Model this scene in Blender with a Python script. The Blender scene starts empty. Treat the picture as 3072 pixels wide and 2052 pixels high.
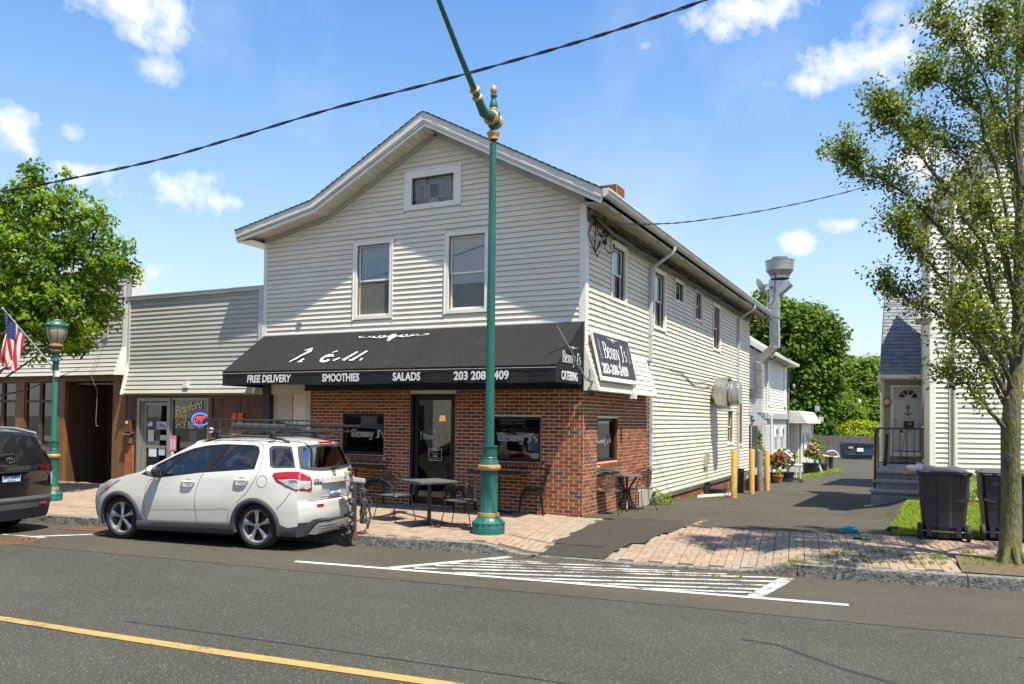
import bpy, bmesh, math, random
from mathutils import Vector, Matrix, noise as mnoise
from mathutils.geometry import delaunay_2d_cdt, tessellate_polygon
R = math.radians
rnd = random.Random(7)
sc = bpy.context.scene
COL = sc.collection

# ------------------------------------------------------------------ camera, sky, sun
# world: x along the shop front (to the right), y away from the street, z up; origin = foot of the brick corner
CAM = Vector((5.339, -13.536, 1.727))
FPX, CX, CY, SY = 2431.224, 1536.0, 1026.0, 173.69
PITCH, ROLL, AZ = 0.023366, 0.0115633, -0.464076
def _cam_matrix():
    base = Matrix(((1,0,0),(0,0,-1),(0,1,0)))
    cp, sp, cr, sr = math.cos(PITCH), math.sin(PITCH), math.cos(ROLL), math.sin(ROLL)
    P = Matrix(((1,0,0),(0,cp,sp),(0,-sp,cp))); Q = Matrix(((cr,-sr,0),(sr,cr,0),(0,0,1)))
    Mx = Q @ P @ base
    W = Matrix(((math.cos(AZ),math.sin(AZ),0),(-math.sin(AZ),math.cos(AZ),0),(0,0,1)))
    return W @ Mx.transposed()          # columns: right, down, forward in world axes
CM = _cam_matrix()
cd = bpy.data.cameras.new('camera'); cam = bpy.data.objects.new('camera', cd); COL.objects.link(cam)
right, down, fwd = CM.col[0], CM.col[1], CM.col[2]
rot = Matrix((right, -down, -fwd)).transposed().to_4x4()
cam.matrix_world = Matrix.Translation(CAM) @ rot
cd.sensor_width = 36; cd.sensor_fit = 'HORIZONTAL'; cd.lens = FPX/3072*36; cd.shift_y = SY/3072
cd.clip_start = 0.1; cd.clip_end = 2000
sc.camera = cam

SUN_TO = Vector((0.88, -0.45, 2.2)).normalized()      # from the ground towards the sun
SUN_EL = math.asin(SUN_TO.z); SUN_AZ = math.atan2(SUN_TO.x, SUN_TO.y)
sd = bpy.data.lights.new('sun', 'SUN'); sd.energy = 4.3; sd.angle = R(0.55); sd.color = (1.0, 0.92, 0.79)
so = bpy.data.objects.new('sun', sd); COL.objects.link(so); so.location = (0, 0, 40)
so.rotation_euler = SUN_TO.to_track_quat('Z', 'Y').to_euler()
sc.view_settings.view_transform = 'Standard'; sc.view_settings.look = 'None'
sc.view_settings.exposure = 1.1; sc.view_settings.gamma = 1.0; sc.view_settings.use_curve_mapping = False
sc.cycles.max_bounces = 6; sc.cycles.transparent_max_bounces = 12; sc.cycles.caustics_reflective = False; sc.cycles.caustics_refractive = False
sc.cycles.sample_clamp_indirect = 6

world = bpy.data.worlds.new('World'); sc.world = world; world.use_nodes = True
def build_sky():
    nt = world.node_tree; N = nt.nodes; L = nt.links; N.clear()
    out = N.new('ShaderNodeOutputWorld'); bg = N.new('ShaderNodeBackground')
    sky = N.new('ShaderNodeTexSky'); sky.sky_type = 'NISHITA'; sky.sun_disc = False
    sky.sun_elevation = SUN_EL; sky.sun_rotation = SUN_AZ; sky.altitude = 0; sky.air_density = 1.0; sky.dust_density = 0.25; sky.ozone_density = 3.0
    bg.inputs['Strength'].default_value = 0.12
    tc = N.new('ShaderNodeTexCoord'); sep = N.new('ShaderNodeSeparateXYZ'); L.new(tc.outputs['Generated'], sep.inputs[0])
    def m(op, a, b=None, c=None, clamp=False):
        n = N.new('ShaderNodeMath'); n.operation = op; n.use_clamp = clamp
        for i, v in enumerate((a, b, c)):
            if v is None: continue
            if isinstance(v, (int, float)): n.inputs[i].default_value = v
            else: L.new(v, n.inputs[i])
        return n.outputs[0]
    az = m('ARCTAN2', sep.outputs[0], sep.outputs[1]); el = m('ARCSINE', sep.outputs[2])
    def nz(scale, det, rough, dist=0.0):
        n = N.new('ShaderNodeTexNoise'); n.inputs['Scale'].default_value = scale; n.inputs['Detail'].default_value = det
        n.inputs['Roughness'].default_value = rough; n.inputs['Distortion'].default_value = dist
        L.new(tc.outputs['Generated'], n.inputs['Vector']); return n.outputs[0]
    n1 = nz(9, 8, 0.62, .4); n2 = nz(34, 6, 0.6)
    edge = m('ADD', m('MULTIPLY', m('SUBTRACT', n1, 0.5), 3.6), m('MULTIPLY', m('SUBTRACT', n2, 0.5), 2.0))
    clouds = CLOUDS
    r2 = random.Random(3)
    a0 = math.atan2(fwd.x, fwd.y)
    fill_clouds = []
    for i in range(44):                  # rest of the sky: unseen clouds, made more and larger as neutral fill light
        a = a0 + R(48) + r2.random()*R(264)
        fill_clouds.append((a if a < math.pi else a-2*math.pi, R(6+r2.random()*38), R(5+r2.random()*9), R(2.5+r2.random()*4), .95))
    tot = None
    for (ca, ce, wa, we, k) in clouds + fill_clouds:
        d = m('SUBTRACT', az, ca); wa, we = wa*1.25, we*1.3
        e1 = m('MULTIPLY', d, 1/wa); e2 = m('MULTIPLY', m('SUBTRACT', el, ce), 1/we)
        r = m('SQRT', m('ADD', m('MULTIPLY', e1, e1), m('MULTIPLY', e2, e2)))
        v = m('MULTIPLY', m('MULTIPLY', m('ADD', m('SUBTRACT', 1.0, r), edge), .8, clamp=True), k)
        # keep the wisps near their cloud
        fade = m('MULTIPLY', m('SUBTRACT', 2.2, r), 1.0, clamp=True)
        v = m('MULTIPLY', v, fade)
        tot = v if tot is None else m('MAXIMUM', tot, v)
    # faint high veil
    veil = nz(3.0, 5, .6); veil = m('MULTIPLY', m('SUBTRACT', veil, .52, clamp=True), .8, clamp=True)
    tot = m('MAXIMUM', tot, veil)
    mix = N.new('ShaderNodeMix'); mix.data_type = 'RGBA'
    L.new(tot, mix.inputs['Factor'])
    hs = N.new('ShaderNodeHueSaturation'); hs.inputs['Saturation'].default_value = 1.2; hs.inputs['Value'].default_value = SKYVAL
    L.new(sky.outputs[0], hs.inputs['Color'])
    # pale band towards the horizon (thin summer haze)
    hz = m('POWER', m('SUBTRACT', 1.0, m('MULTIPLY', m('ABSOLUTE', el), 1/R(34), clamp=True), clamp=True), 2.0)
    mh = N.new('ShaderNodeMix'); mh.data_type = 'RGBA'; L.new(m('MULTIPLY', hz, .9), mh.inputs['Factor'])
    L.new(hs.outputs[0], mh.inputs['A']); mh.inputs['B'].default_value = (2.95, 3.05, 3.1, 1)
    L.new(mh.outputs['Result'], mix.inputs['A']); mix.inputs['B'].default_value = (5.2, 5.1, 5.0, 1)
    L.new(mix.outputs['Result'], bg.inputs['Color']); L.new(bg.outputs[0], out.inputs[0])
SKYVAL = 1.0

# ------------------------------------------------------------------ survey: photo measurements turned into points of the place
def ray(px, py):
    return CM @ Vector(((px-CX)/FPX, (py-CY-SY)/FPX, 1.0))
def onz(px, py, z=0.0): d = ray(px, py); return CAM + d*((z-CAM.z)/d.z)
def ony(px, py, y=0.0): d = ray(px, py); return CAM + d*((y-CAM.y)/d.y)
def onx(px, py, x=0.0): d = ray(px, py); return CAM + d*((x-CAM.x)/d.x)
def dep(px, py, d): return CAM + ray(px, py)*d
def lerp(a, b, t): return a+(b-a)*t
def interp(pts, x):
    if x <= pts[0][0]:
        (x0, y0), (x1, y1) = pts[0], pts[1]
        return y0 + (y1-y0)*(x-x0)/(x1-x0)
    for (x0, y0), (x1, y1) in zip(pts, pts[1:]):
        if x <= x1: return y0 + (y1-y0)*(x-x0)/(x1-x0)
    (x0, y0), (x1, y1) = pts[-2], pts[-1]
    return y0 + (y1-y0)*(x-x0)/(x1-x0)
def sstep(a, b, x):
    t = max(0., min(1., (x-a)/(b-a))); return t*t*(3-2*t)
def cloud_dir(x, y, wx, wy, k=1.0):      # photo position and half-size -> azimuth, elevation, angular half-sizes
    d = ray(x, y).normalized(); d2 = ray(x+wx, y).normalized(); d3 = ray(x, y-wy).normalized()
    a, e = math.atan2(d.x, d.y), math.asin(d.z)
    return (a, e, abs(math.atan2(d2.x, d2.y)-a), abs(math.asin(d3.z)-e), k)
CLOUDS = [cloud_dir(*c) for c in [
    (420, 30, 190, 95), (470, 200, 75, 38, .6), (500, 100, 90, 60, .9), (30, 370, 85, 62), (215, 395, 30, 22, .5), (530, 585, 130, 62), (650, 605, 70, 25, .8),
    (250, 520, 70, 28, .8), (460, 815, 75, 38, .9), (2230, 30, 190, 55), (2170, 80, 60, 45, .8), (2630, 170, 230, 85), (2560, 200, 150, 70), (2900, 70, 200, 130),
    (2440, 250, 70, 40, .8), (2540, 670, 55, 18, .8), (2400, 725, 38, 24, .9), (2760, 480, 90, 55), (2650, 40, 50, 35, .5), (1940, 135, 22, 14, .5), (2870, 600, 70, 40)]]
build_sky()

# ------------------------------------------------------------------ terrain
KERB = [(-60,-12.6),(-20,-6.3),(-8.7,-4.42),(-7.1,-4.15),(-2.42,-3.53),(-1.52,-3.44),(-0.51,-3.27),(0.39,-3.09),(1.63,-3.03),(3.3,-2.81),(3.92,-2.72),(5.0,-2.61),(5.72,-2.48),(6.45,-2.35),(12,-1.5),(60,6.0)]
def yk(x): return interp(KERB, x)
def drop(x): return sstep(-0.45, 0.45, x)*(1-sstep(3.25, 3.95, x))
def ktop(x): return lerp(-0.072, -0.2, drop(x))
def zdrive(y): return -.035*min(y,15)-.025*min(max(y-15,0),13)-.013*max(y-28,0) if y > 0 else 0.
def zroad(x, y):
    d = max(0., yk(x)-y)*.992
    return -.222 + .019*min(d, 5.6) - .019*max(0, min(d, 11.2)-5.6)
LZ = lambda y: .16*sstep(.8,4.4,y)
def zwalk(x, y):
    if y >= 0:
        zl = -.035*y if x < 4.2 else lerp(-.035*y, 0.0, sstep(4.3, 5.3, x))
        zz = zdrive(y)
        if x > 5.4: zz = LZ(y) if y < 12 else -.02*(y-12)
        elif x > 4.3: zz = lerp(zdrive(y), LZ(y) if y < 12 else -.02*(y-12), sstep(4.3, 5.4, x))
        return max(zz, -2.4)
    t = min(1., y/(yk(x)+.001)) if yk(x) < 0 else 0
    return ktop(x)*(t**1.4)

# ------------------------------------------------------------------ materials
MATS = {}
def _nt(name):
    m = bpy.data.materials.new(name); m.use_nodes = True; nt = m.node_tree; nt.nodes.clear()
    o = nt.nodes.new('ShaderNodeOutputMaterial'); return m, nt, nt.nodes, nt.links, o
def _noise(N, L, vec, scale, detail=4, rough=.55, dist=0):
    n = N.new('ShaderNodeTexNoise'); n.inputs['Scale'].default_value = scale; n.inputs['Detail'].default_value = detail
    n.inputs['Roughness'].default_value = rough; n.inputs['Distortion'].default_value = dist; L.new(vec, n.inputs['Vector']); return n.outputs[0]
def _ramp(N, L, f, stops):
    r = N.new('ShaderNodeValToRGB'); L.new(f, r.inputs[0]); e = r.color_ramp.elements
    while len(e) > 1: e.remove(e[0])
    e[0].position = stops[0][0]; e[0].color = (*stops[0][1], 1)
    for p, c in stops[1:]:
        k = e.new(p); k.color = (*c, 1)
    return r.outputs[0]
def _mix(N, L, f, a, b, mode='MIX'):
    n = N.new('ShaderNodeMix'); n.data_type = 'RGBA'; n.blend_type = mode
    for key, v in (('Factor', f), ('A', a), ('B', b)):
        if isinstance(v, (int, float)): n.inputs[key].default_value = v
        elif isinstance(v, tuple): n.inputs[key].default_value = (*v, 1)
        else: L.new(v, n.inputs[key])
    return n.outputs['Result']
def mat(name, col, rough=.6, metal=0., var=.12, scale=3., bump=0., bscale=80., col2=None, thr=(.45,.62), stretch=(1,1,1), spec=.5, coat=0., emit=0., fine=.0, rvar=0., rand=0., bd=.004):
    if name in MATS: return MATS[name]
    m, nt, N, L, o = _nt(name)
    b = N.new('ShaderNodeBsdfPrincipled'); L.new(b.outputs[0], o.inputs[0])
    g = N.new('ShaderNodeNewGeometry'); mp = N.new('ShaderNodeMapping'); mp.inputs['Scale'].default_value = stretch
    L.new(g.outputs['Position'], mp.inputs['Vector']); v = mp.outputs[0]
    n1 = _noise(N, L, v, scale, 5, .6)
    c = tuple(col)
    cc = _ramp(N, L, n1, [(.28, tuple(x*(1-var) for x in c)), (.72, tuple(min(1, x*(1+var)) for x in c))])
    if col2 is not None:
        n2 = _noise(N, L, v, scale*1.7+3, 7, .65)
        f = _ramp(N, L, n2, [(thr[0], (0,0,0)), (thr[1], (1,1,1))])
        cc = _mix(N, L, f, cc, tuple(col2))
    if fine:
        n3 = _noise(N, L, v, bscale, 3, .7)
        f3 = _ramp(N, L, n3, [(.3, (1-fine,)*3), (.7, (1+fine,)*3)])
        cc = _mix(N, L, 1.0, cc, f3, 'MULTIPLY')
    if rand:
        oi = N.new('ShaderNodeObjectInfo')
        fr = _ramp(N, L, oi.outputs['Random'], [(0, (1-rand,)*3), (1, (1+rand,)*3)])
        cc = _mix(N, L, 1.0, cc, fr, 'MULTIPLY')
    L.new(cc, b.inputs['Base Color'])
    b.inputs['Roughness'].default_value = rough; b.inputs['Metallic'].default_value = metal; b.inputs['Specular IOR Level'].default_value = spec
    if rvar:
        nr = _noise(N, L, v, scale*2, 4, .6); mr = N.new('ShaderNodeMapRange'); L.new(nr, mr.inputs[0])
        mr.inputs[1].default_value = .3; mr.inputs[2].default_value = .7; mr.inputs[3].default_value = rough-rvar; mr.inputs[4].default_value = rough+rvar
        L.new(mr.outputs[0], b.inputs['Roughness'])
    if coat: b.inputs['Coat Weight'].default_value = coat; b.inputs['Coat Roughness'].default_value = .04
    if bump:
        nb = _noise(N, L, v, bscale, 4, .6); bp = N.new('ShaderNodeBump'); bp.inputs['Strength'].default_value = bump; bp.inputs['Distance'].default_value = bd
        L.new(nb, bp.inputs['Height']); L.new(bp.outputs[0], b.inputs['Normal'])
    if emit: b.inputs['Emission Color'].default_value = (*c, 1); b.inputs['Emission Strength'].default_value = emit
    MATS[name] = m; return m
def mat_glass(name, tint=(.75,.8,.8), rough=.02, refl=1.0):
    if name in MATS: return MATS[name]
    m, nt, N, L, o = _nt(name)
    t = N.new('ShaderNodeBsdfTransparent'); t.inputs[0].default_value = (*tint, 1)
    g = N.new('ShaderNodeBsdfGlossy'); g.inputs['Roughness'].default_value = rough; g.inputs[0].default_value = (refl, refl, refl, 1)
    f = N.new('ShaderNodeFresnel'); f.inputs[0].default_value = 1.52
    mr = N.new('ShaderNodeMath'); mr.operation = 'MULTIPLY_ADD'; L.new(f.outputs[0], mr.inputs[0]); mr.inputs[1].default_value = 1.3; mr.inputs[2].default_value = .03; mr.use_clamp = True
    x = N.new('ShaderNodeMixShader'); L.new(mr.outputs[0], x.inputs[0]); L.new(t.outputs[0], x.inputs[1]); L.new(g.outputs[0], x.inputs[2]); L.new(x.outputs[0], o.inputs[0])
    MATS[name] = m; return m
def mat_leaf(name, cols, rough=.45, trans=.35):
    if name in MATS: return MATS[name]
    m, nt, N, L, o = _nt(name)
    at = N.new('ShaderNodeAttribute'); at.attribute_name = 'tone'
    cc = _ramp(N, L, at.outputs['Fac'], [(i/(len(cols)-1), c) for i, c in enumerate(cols)])
    b = N.new('ShaderNodeBsdfPrincipled'); L.new(cc, b.inputs['Base Color']); b.inputs['Roughness'].default_value = rough; b.inputs['Specular IOR Level'].default_value = .18
    t = N.new('ShaderNodeBsdfTranslucent'); hs = N.new('ShaderNodeHueSaturation'); hs.inputs['Hue'].default_value = .48; hs.inputs['Value'].default_value = 1.9; L.new(cc, hs.inputs['Color']); L.new(hs.outputs[0], t.inputs[0])
    x = N.new('ShaderNodeMixShader'); x.inputs[0].default_value = trans; L.new(b.outputs[0], x.inputs[1]); L.new(t.outputs[0], x.inputs[2]); L.new(x.outputs[0], o.inputs[0])
    MATS[name] = m; return m
def mat_asphalt(name, base, chips=.5, warm=(1,1,1), patch=.12):
    m, nt, N, L, o = _nt(name)
    b = N.new('ShaderNodeBsdfPrincipled'); L.new(b.outputs[0], o.inputs[0]); b.inputs['Roughness'].default_value = .86; b.inputs['Specular IOR Level'].default_value = .3
    g = N.new('ShaderNodeNewGeometry'); v = g.outputs['Position']
    big = _noise(N, L, v, .55, 5, .6, .3); st = N.new('ShaderNodeMapping'); st.inputs['Scale'].default_value = (.25, 2.2, 1); st.inputs['Rotation'].default_value = (0, 0, R(-7)); L.new(v, st.inputs[0])
    stre = _noise(N, L, st.outputs[0], .8, 4, .6)
    c = tuple(base)
    cc = _ramp(N, L, big, [(.3, tuple(x*(1-patch) for x in c)), (.7, tuple(x*(1+patch) for x in c))])
    cc = _mix(N, L, 1.0, cc, _ramp(N, L, stre, [(.3, (.9,)*3), (.7, (1.1,)*3)]), 'MULTIPLY')
    fn = _noise(N, L, v, 130, 3, .8); cc = _mix(N, L, 1.0, cc, _ramp(N, L, fn, [(.3, (.55,)*3), (.7, (1.5,)*3)]), 'MULTIPLY')
    mid = _noise(N, L, v, 38, 3, .7); cc = _mix(N, L, 1.0, cc, _ramp(N, L, mid, [(.3, (.82,)*3), (.7, (1.2,)*3)]), 'MULTIPLY')
    vo = N.new('ShaderNodeTexVoronoi'); vo.inputs['Scale'].default_value = 115; L.new(v, vo.inputs['Vector'])
    wn = N.new('ShaderNodeSeparateColor'); L.new(vo.outputs['Color'], wn.inputs[0])
    gt = N.new('ShaderNodeMath'); gt.operation = 'GREATER_THAN'; L.new(wn.outputs[0], gt.inputs[0]); gt.inputs[1].default_value = .90
    lt = N.new('ShaderNodeMath'); lt.operation = 'LESS_THAN'; L.new(vo.outputs['Distance'], lt.inputs[0]); lt.inputs[1].default_value = .42
    ml = N.new('ShaderNodeMath'); ml.operation = 'MULTIPLY'; L.new(gt.outputs[0], ml.inputs[0]); L.new(lt.outputs[0], ml.inputs[1])
    m2 = N.new('ShaderNodeMath'); m2.operation = 'MULTIPLY'; L.new(ml.outputs[0], m2.inputs[0]); m2.inputs[1].default_value = chips
    cc = _mix(N, L, m2.outputs[0], cc, (.36, .34, .29))
    # stray dark spots (old gum, oil)
    v2 = N.new('ShaderNodeTexVoronoi'); v2.inputs['Scale'].default_value = 2.3; L.new(v, v2.inputs['Vector'])
    sp = _ramp(N, L, v2.outputs['Distance'], [(.035, (1,1,1)), (.055, (0,0,0))]); cc = _mix(N, L, sp, cc, tuple(x*.4 for x in c))
    L.new(cc, b.inputs['Base Color'])
    bp = N.new('ShaderNodeBump'); bp.inputs['Strength'].default_value = .55; bp.inputs['Distance'].default_value = .006; L.new(fn, bp.inputs['Height']); L.new(bp.outputs[0], b.inputs['Normal'])
    MATS[name] = m; return m
def mat_paint(name, col, under, wear=.5):
    m, nt, N, L, o = _nt(name)
    b = N.new('ShaderNodeBsdfPrincipled'); L.new(b.outputs[0], o.inputs[0]); b.inputs['Roughness'].default_value = .75
    g = N.new('ShaderNodeNewGeometry'); v = g.outputs['Position']
    n = _noise(N, L, v, 42, 5, .75); n2 = _noise(N, L, v, 2.2, 3, .6)
    ad = N.new('ShaderNodeMath'); ad.operation = 'ADD'; L.new(n, ad.inputs[0]); L.new(n2, ad.inputs[1])
    f = _ramp(N, L, ad.outputs[0], [(wear*2-.12, (0,0,0)), (wear*2+.04, (1,1,1))]) if wear*2+.04 < 1 else None
    if f is None:
        dv = N.new('ShaderNodeMath'); dv.operation = 'MULTIPLY'; dv.inputs[1].default_value = .5; L.new(ad.outputs[0], dv.inputs[0])
        f = _ramp(N, L, dv.outputs[0], [(wear-.05, (0,0,0)), (wear+.03, (1,1,1))])
    fn = _noise(N, L, v, 130, 3, .8); cu = _mix(N, L, 1.0, tuple(under), _ramp(N, L, fn, [(.3, (.6,)*3), (.7, (1.5,)*3)]), 'MULTIPLY')
    cp = _mix(N, L, 1.0, tuple(col), _ramp(N, L, fn, [(.3, (.85,)*3), (.7, (1.08,)*3)]), 'MULTIPLY')
    L.new(_mix(N, L, f, cp, cu), b.inputs['Base Color']); MATS[name] = m; return m

white = mat('white_trim', (.78,.74,.66), .45, var=.06, scale=2, col2=(.62,.6,.54), thr=(.55,.8))
siding = mat('cream_siding', (.70,.64,.51), .5, var=.05, scale=1.2, bump=.15, bscale=30, rand=.035, col2=(.66,.585,.45), thr=(.56,.85))
siding_g = mat('grey_siding', (.42,.41,.35), .5, var=.05, scale=1.2, bump=.12, bscale=30, rand=.03)
siding_w = mat('white_siding', (.78,.76,.68), .5, var=.05, scale=1.2, bump=.12, bscale=30, rand=.03)
fascia = mat('grey_fascia', (.60,.57,.51), .5, var=.04)
black = mat('black_metal', (.012,.012,.014), .4, var=.3, spec=.4)
dark = mat('dark_void', (.012,.011,.01), .8, var=.1)
mortar = mat('mortar', (.74,.64,.44), .9, var=.12, scale=14, bump=.4, bscale=160)
mortar_w = mat('white_mortar', (.6,.6,.58), .8, var=.08, scale=14)
BRICKS = [mat('brick_'+n, c, .85, var=.22, scale=11, bump=.6, bscale=120, fine=.16) for n, c in
          (('red',(.24,.062,.024)),('warm',(.29,.086,.032)),('deep',(.19,.050,.024)),('orange',(.33,.115,.040)),('char',(.075,.062,.050)))]
green = mat('green_paint', (.013,.11,.088), .42, var=.22, scale=5, col2=(.33,.22,.07), thr=(.655,.72), stretch=(1,1,.18), fine=.1, bscale=60)
gold = mat('gold_paint', (.46,.24,.07), .5, metal=.15, var=.2, scale=20)
steel = mat('galvanised_steel', (.46,.46,.45), .36, metal=.85, var=.16, scale=7, stretch=(1,1,.35), rvar=.08)
rust = mat('rusty_steel', (.16,.075,.035), .8, var=.35, scale=18, fine=.2)
iron = mat('black_iron', (.018,.018,.02), .45, var=.3, scale=20)
rubber = mat('rubber', (.025,.025,.026), .75, var=.2, scale=20, bump=.3)
granite = mat('granite', (.20,.195,.18), .85, var=.3, scale=9, bump=1.0, bscale=42, fine=.4, col2=(.085,.078,.065), thr=(.46,.62), bd=.02)
concrete = mat('concrete', (.36,.34,.31), .9, var=.16, scale=5, bump=.5, fine=.1)
blackpl = mat('black_plastic', (.02,.02,.022), .5, var=.2)

# ------------------------------------------------------------------ mesh helpers
UP = Vector((0,0,1))
class MB:
    def __init__(s): s.v, s.f, s.m, s.mats = [], [], [], []
    def mi(s, m):
        if m is None: return -1
        if m not in s.mats: s.mats.append(m)
        return s.mats.index(m)
    def add(s, vs, fs, m=None):
        k = len(s.v); s.v += [Vector(p) for p in vs]; i = s.mi(m)
        for f in fs: s.f.append(tuple(k+j for j in f)); s.m.append(i)
    def hexa(s, p, m=None):      # 8 corners: bottom 4 then top 4, counter-clockwise from above
        s.add(p, [(3,2,1,0),(4,5,6,7),(0,1,5,4),(1,2,6,5),(2,3,7,6),(3,0,4,7)], m)
    def box(s, x0, x1, y0, y1, z0, z1, m=None):
        s.hexa([(x0,y0,z0),(x1,y0,z0),(x1,y1,z0),(x0,y1,z0),(x0,y0,z1),(x1,y0,z1),(x1,y1,z1),(x0,y1,z1)], m)
    def fbox(s, fr, a0, a1, z0, z1, d0, d1, m=None):
        s.hexa([fr(a0,z0,d1),fr(a1,z0,d1),fr(a1,z0,d0),fr(a0,z0,d0),fr(a0,z1,d1),fr(a1,z1,d1),fr(a1,z1,d0),fr(a0,z1,d0)], m)
    def quad(s, a, b, c, d, m=None): s.add([a,b,c,d], [(0,1,2,3)], m)
    def poly(s, pts, m=None): s.add(pts, [tuple(range(len(pts)))], m)
    def prism(s, pts, off, m=None):   # polygon pts (3D) extruded by vector off
        n = len(pts); off = Vector(off); a = [Vector(p) for p in pts]; b = [p+off for p in a]
        s.add(a+b, [tuple(range(n))[::-1], tuple(range(n, 2*n))]+[(i,(i+1)%n,n+(i+1)%n,n+i) for i in range(n)], m)
    def tube(s, path, r, n=8, m=None, cap=True, flat=None):
        P = [Vector(p) for p in path]; N = len(P); rr = r if isinstance(r, (list, tuple)) else [r]*N
        k = len(s.v); ref = None; i0 = s.mi(m)
        for i, p in enumerate(P):
            t = (P[min(i+1,N-1)]-P[max(i-1,0)])
            if t.length < 1e-9: t = Vector((0,0,1))
            t.normalize()
            if ref is None: ref = t.orthogonal().normalized()
            ref = (ref - t*ref.dot(t)); ref = ref.normalized() if ref.length > 1e-6 else t.orthogonal().normalized()
            b = t.cross(ref)
            for j in range(n):
                a = 2*math.pi*j/n; s.v.append(p + (ref*math.cos(a)+b*math.sin(a))*rr[i])
        for i in range(N-1):
            for j in range(n):
                s.f.append((k+i*n+j, k+i*n+(j+1)%n, k+(i+1)*n+(j+1)%n, k+(i+1)*n+j)); s.m.append(i0)
        if cap:
            s.f.append(tuple(k+j for j in range(n))[::-1]); s.f.append(tuple(k+(N-1)*n+j for j in range(n))); s.m += [i0, i0]
    def lathe(s, prof, n=24, m=None, at=(0,0,0), axis=None, a0=0., a1=None, mfn=None):
        at = Vector(at); Q = (axis.normalized().to_track_quat('Z','Y').to_matrix() if axis is not None else Matrix.Identity(3))
        k = len(s.v); full = a1 is None; cnt = n if full else n+1; i0 = s.mi(m)
        for (r, z) in prof:
            for j in range(cnt):
                a = a0 + ((2*math.pi if full else a1-a0)*j/n)
                s.v.append(at + Q @ Vector((r*math.cos(a), r*math.sin(a), z)))
        for i in range(len(prof)-1):
            for j in range(n):
                j2 = (j+1) % cnt if full else j+1
                s.f.append((k+i*cnt+j, k+i*cnt+j2, k+(i+1)*cnt+j2, k+(i+1)*cnt+j)); s.m.append(i0 if mfn is None else s.mi(mfn(i)))
    def sphere(s, c, r, n=10, m=None, sq=(1,1,1)):
        c = Vector(c); pr = [(math.sin(math.pi*i/(n//2+2)), -math.cos(math.pi*i/(n//2+2))) for i in range(n//2+3)]
        k = len(s.v); s.lathe([(p[0]*r+1e-5, p[1]*r) for p in pr], n, m)
        for i in range(k, len(s.v)): q = s.v[i]; s.v[i] = c + Vector((q.x*sq[0], q.y*sq[1], q.z*sq[2]))
    def build(s, name, m=None, parent=None, smooth=False, sharp=35, label=None, kind=None, bevel=0):
        me = bpy.data.meshes.new(name)
        inv = MW[parent.name].inverted() if parent is not None and parent.name in MW else Matrix.Identity(4)
        me.from_pydata([tuple(inv @ p) for p in s.v], [], s.f)
        ms = list(s.mats)
        if not ms or -1 in s.m:
            if m not in ms: ms.append(m)
            d_ = ms.index(m); s.m = [d_ if q < 0 else q for q in s.m]
        for q in ms: me.materials.append(q)
        if len(ms) > 1: me.polygons.foreach_set('material_index', s.m)
        me.update()
        if smooth:
            me.shade_smooth(); me.set_sharp_from_angle(angle=R(sharp))
        o = bpy.data.objects.new(name, me); COL.objects.link(o)
        if parent is not None: o.parent = parent; MW[o.name] = MW.get(parent.name, Matrix.Identity(4))
        else: MW[o.name] = Matrix.Identity(4)
        if bevel:
            bm = bmesh.new(); bm.from_mesh(me); bmesh.ops.bevel(bm, geom=bm.edges[:], offset=bevel, segments=1, affect='EDGES'); bm.to_mesh(me); bm.free()
        if label: o['label'] = label
        if kind: o['kind'] = kind
        return o
MW = {}
def thing(name, label, cat, loc=(0,0,0), group=None, rz=0.):
    o = bpy.data.objects.new(name, None); COL.objects.link(o); o.location = loc; o.rotation_euler = (0,0,rz); o.empty_display_size = .2
    MW[o.name] = Matrix.Translation(Vector(loc)) @ Matrix.Rotation(rz, 4, 'Z')
    o['label'] = label; o['category'] = cat
    if group: o['group'] = group
    return o
def tag(o, label, cat, group=None):
    o['label'] = label; o['category'] = cat
    if group: o['group'] = group
    return o
def struct(name, mb, m, smooth=False):
    return mb.build(name, m, kind='structure', smooth=smooth)
def shared(name, me, M4, parent):     # one more object on shared mesh data, M4 = world matrix
    o = bpy.data.objects.new(name, me); COL.objects.link(o)
    if parent is not None:
        o.parent = parent; o.matrix_basis = MW.get(parent.name, Matrix.Identity(4)).inverted() @ M4
    else: o.matrix_basis = M4
    return o
def copy_tree(root, M4, label=None):
    def cp(o, par):
        c = o.copy(); COL.objects.link(c); c.parent = par
        for ch in kids.get(o.name, ()): cp(ch, c)
        return c
    kids = {}
    def walk(o):
        kids[o.name] = list(o.children)
        for ch in o.children: walk(ch)
    walk(root)
    c = cp(root, None); c.matrix_basis = M4; MW[c.name] = M4
    if label: c['label'] = label
    return c
def frame(O, u, n):
    O, u, n = Vector(O), Vector(u).normalized(), Vector(n).normalized()
    f = lambda a, z, d=0.: O + u*a + UP*z + n*d
    f.u, f.n, f.O = u, n, O
    return f
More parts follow.
